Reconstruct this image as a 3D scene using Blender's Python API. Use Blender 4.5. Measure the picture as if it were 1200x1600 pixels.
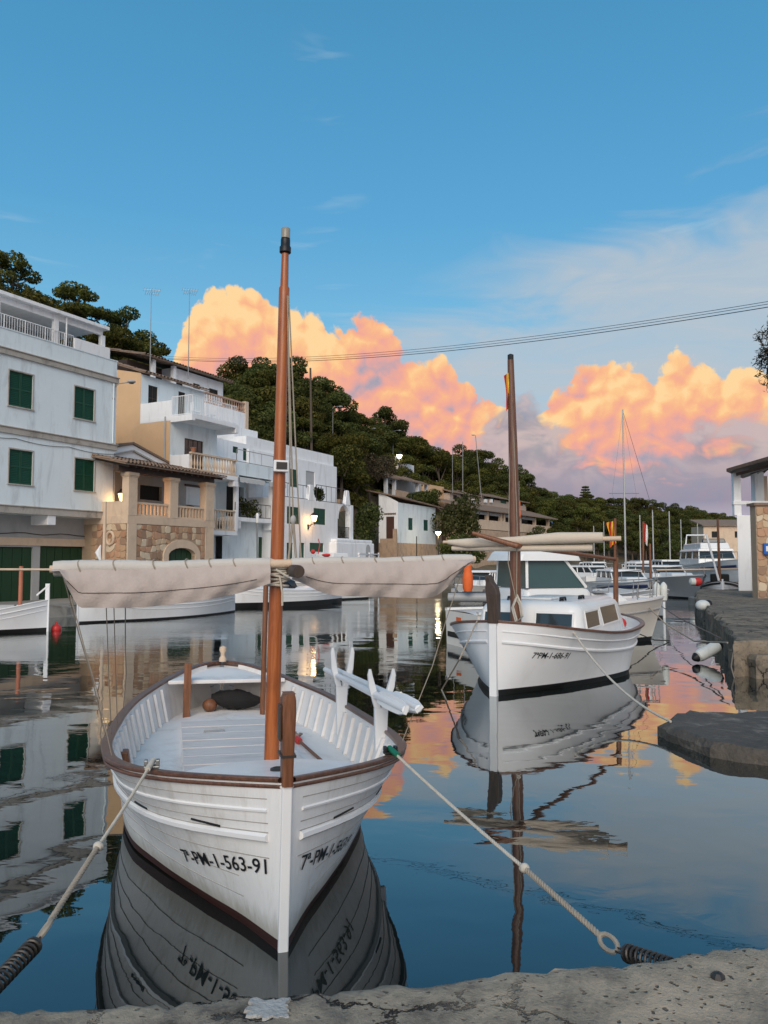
import bpy, math, random
import numpy as np
from mathutils import Vector, Matrix
R = math.radians
PI = math.pi
for o in list(bpy.data.objects): bpy.data.objects.remove(o)
scene = bpy.context.scene
C = scene.collection
# ------------------------------------------------------------------ camera
EYE = 2.3          # eye height above the water
FPX = 1200.0       # focal length in photo pixels (photo 1200 x 1600)
TH = math.atan(76 / FPX)
cam = bpy.data.cameras.new('camera'); camo = bpy.data.objects.new('camera', cam); C.objects.link(camo)
camo.location = (0, 0, EYE); camo.rotation_euler = (PI/2 + TH, 0, 0)
cam.sensor_fit = 'VERTICAL'; cam.sensor_height = 36; cam.lens = 36 * FPX / 1600
cam.clip_start = 0.05; cam.clip_end = 5000
scene.camera = camo
scene.render.resolution_x = 768; scene.render.resolution_y = 1024
# ------------------------------------------------------------------ light and exposure
SUN_EL, SUN_AZ = 32.0, 187.0      # sun behind the camera and a little to the left; azimuth clockwise from +Y
vs = scene.view_settings
vs.view_transform = 'Standard'; vs.look = 'None'; vs.gamma = 1; vs.use_curve_mapping = False
vs.exposure = 0.55
sun = bpy.data.lights.new('sun', 'SUN'); suno = bpy.data.objects.new('sun', sun); C.objects.link(suno)
sun.energy = 1.5; sun.angle = R(45); sun.color = (1.0, 0.87, 0.73)
_d = Vector((math.sin(R(SUN_AZ))*math.cos(R(SUN_EL)), math.cos(R(SUN_AZ))*math.cos(R(SUN_EL)), math.sin(R(SUN_EL))))
suno.rotation_euler = (-_d).to_track_quat('-Z', 'Y').to_euler()
suno.location = (0, -20, 30)

class NT:
    """tiny node-tree writer"""
    def __init__(s, nt): s.nt = nt; nt.nodes.clear()
    def n(s, typ, **kw):
        x = s.nt.nodes.new(typ)
        for k, v in kw.items(): setattr(x, k, v)
        return x
    def put(s, sock, v):
        if isinstance(v, bpy.types.NodeSocket): s.nt.links.new(v, sock)
        elif v is not None:
            if sock.type == 'RGBA' and len(v) == 3: v = (*v, 1)
            sock.default_value = v
    def m(s, op, a, b=None, c=None, clamp=False):
        x = s.n('ShaderNodeMath', operation=op, use_clamp=clamp)
        for i, v in enumerate((a, b, c)):
            if v is not None: s.put(x.inputs[i], v)
        return x.outputs[0]
    def vm(s, op, a, b=None, sc=None):
        x = s.n('ShaderNodeVectorMath', operation=op)
        s.put(x.inputs[0], a)
        if b is not None: s.put(x.inputs[1], b)
        if sc is not None: s.put(x.inputs['Scale'], sc)
        return x.outputs[0]
    def mix(s, f, a, b, blend='MIX'):
        x = s.n('ShaderNodeMix', data_type='RGBA', blend_type=blend, clamp_factor=True)
        s.put(x.inputs[0], f); s.put(x.inputs[6], a); s.put(x.inputs[7], b)
        return x.outputs[2]
    def fmix(s, f, a, b):
        x = s.n('ShaderNodeMix', data_type='FLOAT', clamp_factor=True)
        s.put(x.inputs[0], f); s.put(x.inputs[2], a); s.put(x.inputs[3], b)
        return x.outputs[0]
    def noise(s, vec, scale, detail=4, rough=.55, dist=0, dim='2D'):
        x = s.n('ShaderNodeTexNoise', noise_dimensions=dim)
        if vec is not None: s.put(x.inputs['Vector'], vec)
        x.inputs['Scale'].default_value = scale; x.inputs['Detail'].default_value = detail
        x.inputs['Roughness'].default_value = rough; x.inputs['Distortion'].default_value = dist
        return x
    def voro(s, vec, scale, feature='F1', rnd=1.0, smooth=None):
        x = s.n('ShaderNodeTexVoronoi', feature=feature, voronoi_dimensions='2D')
        s.put(x.inputs['Vector'], vec); x.inputs['Scale'].default_value = scale
        x.inputs['Randomness'].default_value = rnd
        if smooth is not None: x.inputs['Smoothness'].default_value = smooth
        return x
    def ramp(s, f, stops, interp='LINEAR'):
        x = s.n('ShaderNodeValToRGB'); r = x.color_ramp; r.interpolation = interp
        while len(r.elements) < len(stops): r.elements.new(0.5)
        for e, (p, c) in zip(r.elements, stops):
            e.position = p; e.color = (*c, 1) if len(c) == 3 else c
        s.put(x.inputs[0], f); return x.outputs[0]
    def smooth(s, v, a, b):
        x = s.n('ShaderNodeMapRange', interpolation_type='SMOOTHSTEP')
        s.put(x.inputs[0], v); x.inputs[1].default_value = a; x.inputs[2].default_value = b
        return x.outputs[0]
    def xyz(s, x, y, z):
        k = s.n('ShaderNodeCombineXYZ')
        for i, v in enumerate((x, y, z)): s.put(k.inputs[i], v)
        return k.outputs[0]
    def curve(s, v, pts):
        x = s.n('ShaderNodeFloatCurve'); c = x.mapping.curves[0]
        x.mapping.use_clip = False
        while len(c.points) < len(pts): c.points.new(.5, .5)
        for p, (a, b) in zip(c.points, pts): p.location = (a, b); p.handle_type = 'AUTO'
        x.mapping.update(); s.put(x.inputs['Value'], v); return x.outputs[0]

def srgb(r, g, b):
    f = lambda c: (c/255/12.92) if c/255 <= .04045 else ((c/255+.055)/1.055)**2.4
    return (f(r), f(g), f(b))

# ------------------------------------------------------------------ sky: dusk gradient with sunlit cumulus, laid out by compass direction
def build_world():
    w = bpy.data.worlds.new('World'); scene.world = w; w.use_nodes = True
    t = NT(w.node_tree)
    tc = t.n('ShaderNodeTexCoord').outputs['Generated']
    d = t.vm('NORMALIZE', tc)
    sp = t.n('ShaderNodeSeparateXYZ'); t.put(sp.inputs[0], d)
    x, y, z = sp.outputs
    hor = t.m('SQRT', t.m('ADD', t.m('MULTIPLY', x, x), t.m('MULTIPLY', y, y)))
    az = t.m('ARCTAN2', x, y)                      # 0 straight ahead, + to the right
    el = t.m('ARCTAN2', z, hor)                    # elevation in radians
    def AZ(px): return math.atan((px-600)/FPX)
    def EL(px, py): return math.atan((876-py)/FPX*math.cos(AZ(px)))
    # clear sky
    sky = t.n('ShaderNodeTexSky', sky_type='NISHITA', sun_disc=False)
    sky.sun_elevation = R(SUN_EL); sky.sun_rotation = R(SUN_AZ); sky.dust_density = 1.5; sky.ozone_density = 2.0
    nish = t.vm('SCALE', sky.outputs[0], sc=0.05)
    eln = t.m('DIVIDE', el, 1.5708)
    grad = t.ramp(eln, [(0.0, srgb(176,190,208)), (.10, srgb(160,190,212)), (.19, srgb(120,181,216)), (.27, srgb(82,164,212)), (.36, srgb(72,155,203)), (.5, srgb(62,140,185)), (1.0, srgb(44,106,152))])
    base = t.vm('ADD', t.vm('MULTIPLY', grad, (.46,.71,.71)), nish)
    P3 = t.xyz(az, el, 0.0)
    # high veil of thin cloud
    wv = t.noise(t.vm('MULTIPLY', P3, (1.6, 7.0, 1)), 2.2, 4, .6, .6).outputs[0]
    wv2 = t.noise(t.vm('MULTIPLY', P3, (3.0, 16.0, 1)), 2.0, 3, .6, .4).outputs[0]
    edge = t.m('ADD', t.m('MULTIPLY', az, .33), .302)          # upper edge climbs to the right
    edge = t.m('MINIMUM', edge, .62)
    vv = t.m('SUBTRACT', edge, el)
    veil = t.smooth(t.m('ADD', vv, t.m('MULTIPLY', t.m('SUBTRACT', wv, .5), .22)), -.015, .09)
    veil = t.m('MULTIPLY', veil, t.m('ADD', .50, t.m('MULTIPLY', wv2, .75)))
    veil = t.m('MULTIPLY', veil, .92, clamp=True)
    base = t.mix(veil, base, srgb(186,196,205))
    wisp = t.smooth(wv2, .60, .82)
    wisp = t.m('MULTIPLY', wisp, t.smooth(t.noise(P3, 2.3, 2).outputs[0], .5, .7))
    base = t.mix(t.m('MULTIPLY', wisp, .38), base, srgb(190,210,220))
    # ---- billow field
    warp = t.noise(P3, 9.0, 2, .5)
    wvv = t.vm('SCALE', t.vm('SUBTRACT', warp.outputs['Color'], (.5,.5,.5)), sc=.035)
    Q = t.vm('ADD', P3, wvv)
    def billow(vec, sc_am):
        b = None
        for sc, am in sc_am:
            v = t.voro(vec, sc).outputs['Distance']
            h = t.m('MULTIPLY', t.m('SUBTRACT', 1.0, t.m('MULTIPLY', v, v)), am)
            b = h if b is None else t.m('ADD', b, h)
        return b
    SC = ((8.0, .44), (19.0, .29), (47.0, .19))
    h3 = billow(Q, SC); h1 = billow(t.vm('ADD', Q, (-.007, .012, 0)), SC)
    h0 = t.m('ADD', h3, billow(Q, ((105.0, .08),)))
    shade = t.m('MULTIPLY', t.m('SUBTRACT', h3, h1), 3.4)      # >0 turned to the light
    azn = t.m('ADD', t.m('DIVIDE', az, 2*PI), .5)
    def topcurve(pts, rest, xq=None):
        L = [(0.0, rest), (AZ(-900)/(2*PI)+.5, rest*1.1), (AZ(-300)/(2*PI)+.5, rest)]
        for a, b in pts: L.append((AZ(a)/(2*PI)+.5, EL(a, b)))
        L += [(AZ(1700)/(2*PI)+.5, rest*.9), (AZ(2600)/(2*PI)+.5, rest*1.2), (1.0, rest)]
        return t.curve(azn if xq is None else xq, L)
    # sunlit cumulus
    lit = [(-120,800),(60,790),(200,720),(240,630),(258,585),(268,545),(292,500),(316,458),(345,446),(378,432),(405,430),(432,440),(462,456),(486,472),(508,500),(528,525),(545,505),(566,488),(590,492),(612,512),(632,548),(648,572),(676,560),(700,566),(726,592),(752,600),(782,604),(806,640),(838,665),(858,640),(868,600),(884,578),(908,556),(936,541),(968,550),(1000,562),(1030,574),(1046,558),(1076,552),(1104,560),(1122,580),(1152,578),(1182,584),(1215,600),(1300,640)]
    azw = t.m('ADD', azn, t.m('MULTIPLY', t.m('SUBTRACT', warp.outputs[0], .5), .0025))
    top = topcurve(lit, .16, azw)
    depth = t.m('SUBTRACT', top, el)
    dm = t.m('ADD', depth, t.m('MULTIPLY', t.m('SUBTRACT', h0, .80), .085))
    fine = t.noise(P3, 75.0, 3, .6, .4).outputs[0]
    dm = t.m('ADD', dm, t.m('MULTIPLY', t.m('SUBTRACT', fine, .5), .018))
    mask = t.smooth(dm, -.002, .006)
    tone = t.m('ADD', t.m('DIVIDE', depth, .235), t.m('MULTIPLY', shade, -.58))
    big = t.noise(t.vm('MULTIPLY', P3, (1, 1.2, 1)), 7.0, 2, .5, .3).outputs[0]
    tone = t.m('ADD', tone, t.m('MULTIPLY', t.m('SUBTRACT', big, .5), .55))
    tone = t.m('ADD', tone, t.m('MULTIPLY', t.m('SUBTRACT', fine, .5), .34))
    rightw = t.smooth(az, .02, .24)
    tone = t.m('SUBTRACT', tone, t.m('MULTIPLY', rightw, -.03))
    midpink = t.m('MULTIPLY', t.smooth(az, -.09, .02), t.m('SUBTRACT', 1.0, t.smooth(az, .13, .21)))
    tone = t.m('ADD', tone, t.m('MULTIPLY', midpink, .30))
    col = t.ramp(tone, [(0.0, srgb(255,216,160)), (.14, srgb(254,202,146)), (.30, srgb(250,184,142)), (.50, srgb(243,172,152)), (.68, srgb(224,168,164)), (.86, srgb(186,166,176)), (1.0, srgb(164,162,178))])
    base = t.mix(mask, base, col)
    # shaded grey cloud in front, lower
    gry = [(-120,860),(420,800),(600,770),(690,735),(740,690),(770,650),(795,612),(826,600),(850,622),(866,665),(890,690),(930,700),(960,712),(985,706),(1010,692),(1036,700),(1052,712),(1066,690),(1080,658),(1100,644),(1128,655),(1152,664),(1180,660),(1215,668),(1300,650)]
    gt = topcurve(gry, .12, azw)
    gd = t.m('SUBTRACT', gt, el)
    soft = t.noise(t.vm('MULTIPLY', P3, (1, 1.8, 1)), 16.0, 3, .6, .3).outputs[0]
    gm = t.smooth(t.m('ADD', t.m('ADD', gd, t.m('MULTIPLY', t.m('SUBTRACT', h0, .80), .06)), t.m('MULTIPLY', t.m('SUBTRACT', soft, .5), .16)), -.004, .03)
    gcol = t.mix(t.smooth(soft, .38, .66), srgb(154,154,168), srgb(198,182,184))
    low = t.ramp(t.m('DIVIDE', el, .2), [(0.0, srgb(186,184,204)), (.22, srgb(180,182,200)), (.36, srgb(148,146,166)), (.55, srgb(156,154,170)), (.8, srgb(170,160,172))])
    gcol = t.mix(t.m('SUBTRACT', 1.0, t.smooth(el, .07, .15)), gcol, low)
    base = t.mix(t.m('MULTIPLY', gm, .92), base, gcol)
    # below the horizon (hidden by ground and water)
    base = t.mix(t.smooth(el, -.06, -.01), srgb(60,70,75), base)
    bg = t.n('ShaderNodeBackground'); t.put(bg.inputs[0], base); bg.inputs[1].default_value = 0.68
    out = t.n('ShaderNodeOutputWorld'); t.nt.links.new(bg.outputs[0], out.inputs[0])
    w.cycles.sampling_method = 'MANUAL'; w.cycles.sample_map_resolution = 512
build_world()
# ------------------------------------------------------------------ materials
MATS = {}
def mat(name, col, rough=.6, var=.12, vscale=3.0, bump=0.0, bscale=40.0, metal=0.0, spec=.4, stain=None, stain_amt=0.0, sscale=.8, coat=0.0, emit=None, estr=0.0, stretch=(1,1,1), band=None, streak=(1,1,.55)):
    if name in MATS: return MATS[name]
    m = bpy.data.materials.new(name); m.use_nodes = True
    t = NT(m.node_tree)
    b = t.n('ShaderNodeBsdfPrincipled'); out = t.n('ShaderNodeOutputMaterial')
    t.nt.links.new(b.outputs[0], out.inputs[0])
    oc = t.n('ShaderNodeTexCoord').outputs['Object']
    oc = t.vm('MULTIPLY', oc, stretch)
    n1 = t.noise(oc, vscale, 6, .6, .2, '3D').outputs[0]
    c = t.mix(n1, tuple(max(0, k*(1-var)) for k in col), tuple(min(1, k*(1+var)) for k in col))
    if stain is not None:
        n2 = t.noise(t.vm('MULTIPLY', oc, streak), sscale, 7, .68, .5, '3D').outputs[0]
        c = t.mix(t.m('MULTIPLY', t.smooth(n2, .48, .74), stain_amt), c, stain)
    if band is not None:      # grimy tide band above the waterline
        sz = t.n('ShaderNodeSeparateXYZ'); t.put(sz.inputs[0], t.n('ShaderNodeTexCoord').outputs['Object'])
        nb = t.noise(t.vm('MULTIPLY', oc, (1.2, 1.2, 2)), 3.0, 5, .65, .2, '3D').outputs[0]
        zz = t.m('ADD', sz.outputs[2], t.m('MULTIPLY', t.m('SUBTRACT', nb, .5), .22))
        c = t.mix(t.m('MULTIPLY', t.m('SUBTRACT', 1.0, t.smooth(zz, .05, band)), .62), c, (.30,.27,.19))
    t.put(b.inputs['Base Color'], c)
    b.inputs['Metallic'].default_value = metal
    b.inputs['Specular IOR Level'].default_value = spec
    t.put(b.inputs['Roughness'], t.fmix(n1, max(.02, rough-.08), min(1, rough+.08)))
    b.inputs['Coat Weight'].default_value = coat
    if bump:
        bp = t.n('ShaderNodeBump'); bp.inputs['Strength'].default_value = 1.0; bp.inputs['Distance'].default_value = bump
        t.put(bp.inputs['Height'], t.noise(oc, bscale, 5, .6, 0, '3D').outputs[0])
        t.put(b.inputs['Normal'], bp.outputs[0])
    if emit is not None:
        b.inputs['Emission Color'].default_value = (*emit, 1); b.inputs['Emission Strength'].default_value = estr
    MATS[name] = m; return m

def wood(name, dark, light, rough=.45, scale=3.0, coat=.2, axis=2):
    if name in MATS: return MATS[name]
    m = bpy.data.materials.new(name); m.use_nodes = True
    t = NT(m.node_tree); b = t.n('ShaderNodeBsdfPrincipled'); out = t.n('ShaderNodeOutputMaterial')
    t.nt.links.new(b.outputs[0], out.inputs[0])
    oc = t.n('ShaderNodeTexCoord').outputs['Object']
    st = [14, 14, 14]; st[axis] = 1.1
    n1 = t.noise(t.vm('MULTIPLY', oc, tuple(st)), scale, 6, .65, .8, '3D').outputs[0]
    n2 = t.noise(oc, 2.0, 4, .6, 0, '3D').outputs[0]
    c = t.mix(t.smooth(n1, .3, .7), dark, light)
    c = t.mix(t.m('MULTIPLY', t.smooth(n2, .5, .75), .45), c, tuple(k*.45 for k in dark))
    t.put(b.inputs['Base Color'], c); t.put(b.inputs['Roughness'], t.fmix(n1, rough-.1, rough+.15))
    b.inputs['Coat Weight'].default_value = coat; b.inputs['Coat Roughness'].default_value = .3
    bp = t.n('ShaderNodeBump'); bp.inputs['Distance'].default_value = .002
    t.put(bp.inputs['Height'], n1); t.put(b.inputs['Normal'], bp.outputs[0])
    MATS[name] = m; return m

def foliage(name, dark, mid, light, trans=.42):
    m = bpy.data.materials.new(name); m.use_nodes = True
    t = NT(m.node_tree); out = t.n('ShaderNodeOutputMaterial')
    g = t.n('ShaderNodeNewGeometry'); oi = t.n('ShaderNodeObjectInfo')
    c = t.ramp(g.outputs['Random Per Island'], [(0, dark), (.5, mid), (1, light)])
    h = t.n('ShaderNodeHueSaturation'); t.put(h.inputs['Color'], c)
    t.put(h.inputs['Value'], t.fmix(oi.outputs['Random'], .75, 1.3)); t.put(h.inputs['Hue'], t.fmix(oi.outputs['Random'], .485, .515))
    d = t.n('ShaderNodeBsdfDiffuse'); tr = t.n('ShaderNodeBsdfTranslucent')
    t.put(d.inputs[0], h.outputs[0]); t.put(tr.inputs[0], h.outputs[0])
    mx = t.n('ShaderNodeMixShader'); mx.inputs[0].default_value = trans
    t.nt.links.new(d.outputs[0], mx.inputs[1]); t.nt.links.new(tr.outputs[0], mx.inputs[2]); t.nt.links.new(mx.outputs[0], out.inputs[0])
    MATS[name] = m; return m

M_WHITE = mat('white_plaster', (.86,.86,.86), .85, .05, 1.5, .006, 30, stain=(.48,.465,.44), stain_amt=.45, sscale=1.0, streak=(2.2,2.2,.4))
M_HOUSE = mat('bluish_white_plaster', (.76,.83,.85), .85, .05, 1.2, .005, 30, stain=(.45,.48,.49), stain_amt=.6, sscale=.8, streak=(2.4,2.4,.45))
M_OCHRE = mat('ochre_render', (.68,.45,.26), .88, .10, 1.2, .008, 25, stain=(.40,.28,.19), stain_amt=.45, sscale=.6)
M_CORN = mat('sand_cornice', (.46,.42,.37), .85, .15, 4, .01, 30, stain=(.16,.15,.13), stain_amt=.75, sscale=1.6)
M_SANDST = mat('sandstone', (.66,.50,.36), .85, .14, 3, .008, 30, stain=(.33,.26,.2), stain_amt=.4, sscale=1.4)
M_GREEN = mat('green_shutter_paint', (.013,.072,.040), .5, .18, 5, .002, 60)
M_GREEN2 = mat('green_door_paint', (.012,.050,.020), .55, .2, 4, .002, 50)
M_GREYW = mat('grey_render', (.42,.42,.41), .88, .10, 2, .006, 30, stain=(.24,.23,.22), stain_amt=.45)
M_DARK = mat('dark_interior', (.018,.017,.016), .8, .2, 2)
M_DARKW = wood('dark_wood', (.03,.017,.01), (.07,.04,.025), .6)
M_GLASS = mat('window_glass', (.03,.04,.045), .06, .05, 1, spec=.7)
M_TILE = mat('roof_tile', (.25,.17,.12), .85, .35, 2.5, .01, 30, stain=(.12,.10,.085), stain_amt=.7, sscale=2)
M_MORTAR = mat('wall_mortar', (.42,.31,.21), .92, .15, 3, .01, 40)
M_STONES = [mat('wall_stone_%d' % i, c, .85, .18, 4, .012, 18) for i, c in enumerate([(.48,.31,.19), (.58,.43,.28), (.40,.22,.13), (.50,.29,.18), (.64,.52,.37), (.33,.21,.14)])]
M_STONEWALL = mat('rubble_stone', (.50,.35,.24), .9, .35, 2.2, .05, 3.5, stain=(.20,.15,.11), stain_amt=.6, sscale=2.5)
M_QUAY = mat('quay_concrete', (.30,.28,.25), .9, .2, 2.5, .012, 25, stain=(.13,.12,.11), stain_amt=.75, sscale=1.3)
M_METAL = mat('galvanised_steel', (.35,.35,.34), .45, .15, 8, metal=.8)
M_DKMETAL = mat('dark_steel', (.075,.068,.062), .45, .3, 12, metal=.6)
M_BLACK = mat('black_plastic', (.012,.012,.013), .45, .2, 6)
M_WPAINT = mat('white_gloss_paint', (.80,.80,.80), .32, .03, 2, .0012, 12, spec=.45, stain=(.56,.53,.49), stain_amt=.30, sscale=1.6)
M_WDECK = mat('worn_white_deck', (.80,.77,.745), .6, .06, 3, .004, 14, stain=(.50,.44,.40), stain_amt=.55, sscale=2.4)
M_HATCH = mat('worn_hatch_paint', (.70,.63,.59), .65, .10, 4, .006, 18, stain=(.45,.38,.34), stain_amt=.6, sscale=3.0, stretch=(.6,3,1))
M_HULLP = mat('brushed_hull_paint', (.79,.785,.775), .38, .05, 6, .003, 10, spec=.45, stain=(.50,.46,.40), stain_amt=.55, sscale=2.2, stretch=(5,5,.8), band=.22)
M_SEAM = mat('plank_seam_shadow', (.34,.32,.29), .8, .2, 8)
M_GEL = mat('white_gelcoat', (.80,.79,.77), .25, .03, 1.5, spec=.5, stain=(.6,.57,.52), stain_amt=.18)
M_CREAM = mat('cream_gelcoat', (.80,.745,.67), .3, .04, 1.5, spec=.5, stain=(.5,.42,.35), stain_amt=.25)
M_MAST = wood('varnished_mast', (.27,.062,.010), (.45,.125,.022), .38, 2.2, .3)
M_RAIL = wood('varnished_rail', (.075,.030,.016), (.17,.075,.042), .4, 2.5, .35, axis=1)
M_BROWN = wood('brown_timber', (.13,.045,.018), (.26,.10,.042), .5, 2.5, .1)
M_BOOT = mat('dark_red_boot', (.045,.014,.010), .55, .3, 4)
M_BBOOT = mat('black_boot', (.012,.012,.012), .5, .3, 4)
M_CANVAS = mat('grey_beige_canvas', (.50,.425,.385), .92, .08, 5, .004, 60, stain=(.30,.24,.21), stain_amt=.35, sscale=2.2)
M_CANVAS2 = mat('pale_canvas', (.58,.54,.49), .9, .08, 5, .004, 50, stain=(.38,.35,.32), stain_amt=.3, sscale=3)
M_SAIL = mat('beige_sailcloth', (.64,.54,.43), .9, .1, 5, .006, 30)
M_ROPE = mat('pale_rope', (.55,.50,.42), .9, .25, 14, .002, 120)
M_ROPED = mat('weathered_rope', (.34,.29,.23), .9, .3, 14, .002, 120)
M_GREENTAPE = mat('green_rope_sleeve', (.01,.16,.09), .6, .2, 8)
M_RED = mat('red_float', (.55,.035,.03), .4, .15, 4)
M_ORANGE = mat('orange_fabric', (.75,.14,.03), .7, .15, 5)
M_YELL = mat('yellow_fabric', (.80,.50,.05), .7, .15, 5)
M_FENDER = mat('white_fender', (.66,.67,.63), .5, .08, 4, stain=(.25,.27,.22), stain_amt=.5, sscale=3)
M_GREYHULL = mat('grey_hull', (.32,.33,.34), .4, .06, 2)
M_NAVY = mat('navy_paint', (.02,.03,.09), .35, .1, 2)
M_BARK = mat('pine_bark', (.11,.085,.065), .95, .3, 5, .03, 12)
M_SOIL = mat('hill_soil', (.15,.115,.075), .95, .35, .5, .08, 2, stain=(.06,.065,.03), stain_amt=.9, sscale=.35)
M_LETTER = mat('black_lettering', (.012,.012,.014), .5, .1, 5)
M_BLUESIGN = mat('blue_sign', (.02,.12,.45), .4, .05, 3)
M_LAMP = mat('lit_lantern_glass', (.9,.7,.4), .4, .02, 3, emit=(1.0,.66,.28), estr=4.0)
M_LAMPW = mat('lit_white_globe', (.9,.9,.8), .4, .02, 3, emit=(1.0,.93,.75), estr=5.0)
M_LEAF = [foliage('pine_needles_%d' % i, *c) for i, c in enumerate([
    ((.040,.048,.012), (.105,.112,.030), (.20,.185,.055)), ((.044,.048,.013), (.12,.115,.030), (.22,.19,.06)), ((.032,.046,.015), (.088,.105,.034), (.17,.17,.055))])]
M_BUSH = foliage('garden_leaves', (.012,.022,.008), (.035,.055,.016), (.085,.10,.03))
M_OLIVE = foliage('olive_leaves', (.015,.018,.010), (.04,.045,.025), (.09,.09,.06))

# ------------------------------------------------------------------ mesh helpers
def pix(px, py):
    a, b = (px-600)/FPX, (800-py)/FPX
    return Vector((a, math.cos(TH)-b*math.sin(TH), math.sin(TH)+b*math.cos(TH)))
def atY(px, py, Y): r = pix(px, py); return Vector((0,0,EYE)) + r*(Y/r.y)
def atZ(px, py, Z): r = pix(px, py); return Vector((0,0,EYE)) + r*((Z-EYE)/r.z)

ORG = {}
def world_org(o):
    return ORG.get(o.name, Vector((0,0,0))) if o is not None else Vector((0,0,0))
class MB:
    def __init__(s): s.v = []; s.f = []; s.mi = []; s.cur = 0
    def add(s, vs, fs):
        k = len(s.v); s.v += [tuple(p) for p in vs]; s.f += [tuple(i+k for i in f) for f in fs]; s.mi += [s.cur]*len(fs); return s
    def quad(s, a, b, c, d): return s.add((a, b, c, d), ((0,1,2,3),))
    def hexa(s, P):   # 8 points: bottom ring 0-3, top ring 4-7
        return s.add(P, ((3,2,1,0), (4,5,6,7), (0,1,5,4), (1,2,6,5), (2,3,7,6), (3,0,4,7)))
    def box(s, x0, x1, y0, y1, z0, z1):
        return s.hexa([(x0,y0,z0),(x1,y0,z0),(x1,y1,z0),(x0,y1,z0),(x0,y0,z1),(x1,y0,z1),(x1,y1,z1),(x0,y1,z1)])
    def tube(s, pts, rad, n=8, cap=True):
        pts = [Vector(p) for p in pts]; k = len(pts)
        rr = rad if hasattr(rad, '__len__') else [rad]*k
        base = len(s.v); T0 = None; nrm = None
        for i, p in enumerate(pts):
            tg = (pts[min(i+1,k-1)] - pts[max(i-1,0)])
            if tg.length < 1e-9: tg = Vector((0,0,1))
            tg.normalize()
            if nrm is None:
                nrm = tg.orthogonal().normalized()
            else:
                nrm = (nrm - tg*nrm.dot(tg))
                nrm = nrm.normalized() if nrm.length > 1e-6 else tg.orthogonal().normalized()
            bn = tg.cross(nrm)
            for j in range(n):
                a = 2*PI*j/n
                s.v.append(tuple(p + (nrm*math.cos(a) + bn*math.sin(a))*rr[i]))
        F = []
        for i in range(k-1):
            for j in range(n):
                a, b = base+i*n+j, base+i*n+(j+1) % n
                F.append((a, b, b+n, a+n))
        if cap: F.append(tuple(base+j for j in reversed(range(n)))); F.append(tuple(base+(k-1)*n+j for j in range(n)))
        s.f += F; s.mi += [s.cur]*len(F); return s
    def bar(s, a, b, w, h=None, up=(0,0,1)):
        a, b = Vector(a), Vector(b); h = w if h is None else h
        t = (b-a).normalized(); u = Vector(up); sd = t.cross(u)
        if sd.length < 1e-4: sd = t.orthogonal()
        sd.normalize(); u = sd.cross(t).normalized()
        c = [(-w/2,-h/2), (w/2,-h/2), (w/2,h/2), (-w/2,h/2)]
        return s.hexa([a+sd*x+u*y for x, y in c] + [b+sd*x+u*y for x, y in c])
    def lathe(s, prof, c=(0,0,0), n=16, axis=None):
        c = Vector(c); q = Matrix.Identity(3) if axis is None else Vector((0,0,1)).rotation_difference(Vector(axis)).to_matrix()
        base = len(s.v)
        for r, z in prof:
            for j in range(n):
                a = 2*PI*j/n; s.v.append(tuple(c + q @ Vector((r*math.cos(a), r*math.sin(a), z))))
        F = []
        for i in range(len(prof)-1):
            for j in range(n):
                a, b = base+i*n+j, base+i*n+(j+1) % n; F.append((a, b, b+n, a+n))
        F.append(tuple(base+j for j in reversed(range(n)))); F.append(tuple(base+(len(prof)-1)*n+j for j in range(n)))
        s.f += F; s.mi += [s.cur]*len(F); return s
    def ball(s, c, r, n=12, m=8, sq=(1,1,1)):
        c = Vector(c); base = len(s.v)
        for i in range(m+1):
            th = PI*i/m
            for j in range(n):
                a = 2*PI*j/n
                s.v.append((c.x+r*sq[0]*math.sin(th)*math.cos(a), c.y+r*sq[1]*math.sin(th)*math.sin(a), c.z+r*sq[2]*math.cos(th)))
        F = []
        for i in range(m):
            for j in range(n):
                a, b = base+i*n+j, base+i*n+(j+1) % n; F.append((a, a+n, b+n, b))
        s.f += F; s.mi += [s.cur]*len(F); return s
    def prism(s, poly, off):   # poly: list of Vectors (planar), off: extrusion vector
        n = len(poly); off = Vector(off); P = [Vector(p) for p in poly]
        return s.add(P + [p+off for p in P], [tuple(range(n))[::-1], tuple(range(n, 2*n))] + [(i, (i+1) % n, n+(i+1) % n, n+i) for i in range(n)])
    def grid(s, rows, closed=False):
        base = len(s.v); nr, nc = len(rows), len(rows[0])
        for r in rows: s.v += [tuple(p) for p in r]
        F = []
        for i in range(nr-1):
            for j in range(nc if closed else nc-1):
                a, b = base+i*nc+j, base+i*nc+(j+1) % nc; F.append((a, b, b+nc, a+nc))
        s.f += F; s.mi += [s.cur]*len(F); return s
    def build(s, name, m, parent=None, smooth=False, bevel=0.0, local=False, keep=None):
        me = bpy.data.meshes.new(name)
        off = Vector((0,0,0)) if local else world_org(parent)
        v = [(p[0]-off.x, p[1]-off.y, p[2]-off.z) for p in s.v]
        me.from_pydata(v, [], s.f); ms = m if isinstance(m, (list, tuple)) else [m]
        for k in ms: me.materials.append(k)
        if len(ms) > 1: me.polygons.foreach_set('material_index', s.mi)
        me.validate(clean_customdata=False)
        import bmesh
        bm = bmesh.new(); bm.from_mesh(me); bmesh.ops.recalc_face_normals(bm, faces=bm.faces); bm.to_mesh(me); bm.free()
        if smooth:
            me.polygons.foreach_set('use_smooth', [True]*len(me.polygons)); me.set_sharp_from_angle(angle=R(38))
        o = bpy.data.objects.new(name, me); C.objects.link(o)
        if parent is not None: o.parent = parent; ORG[o.name] = off
        if bevel:
            b = o.modifiers.new('bevel', 'BEVEL'); b.width = bevel; b.segments = 2; b.limit_method = 'ANGLE'
        return o
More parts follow.
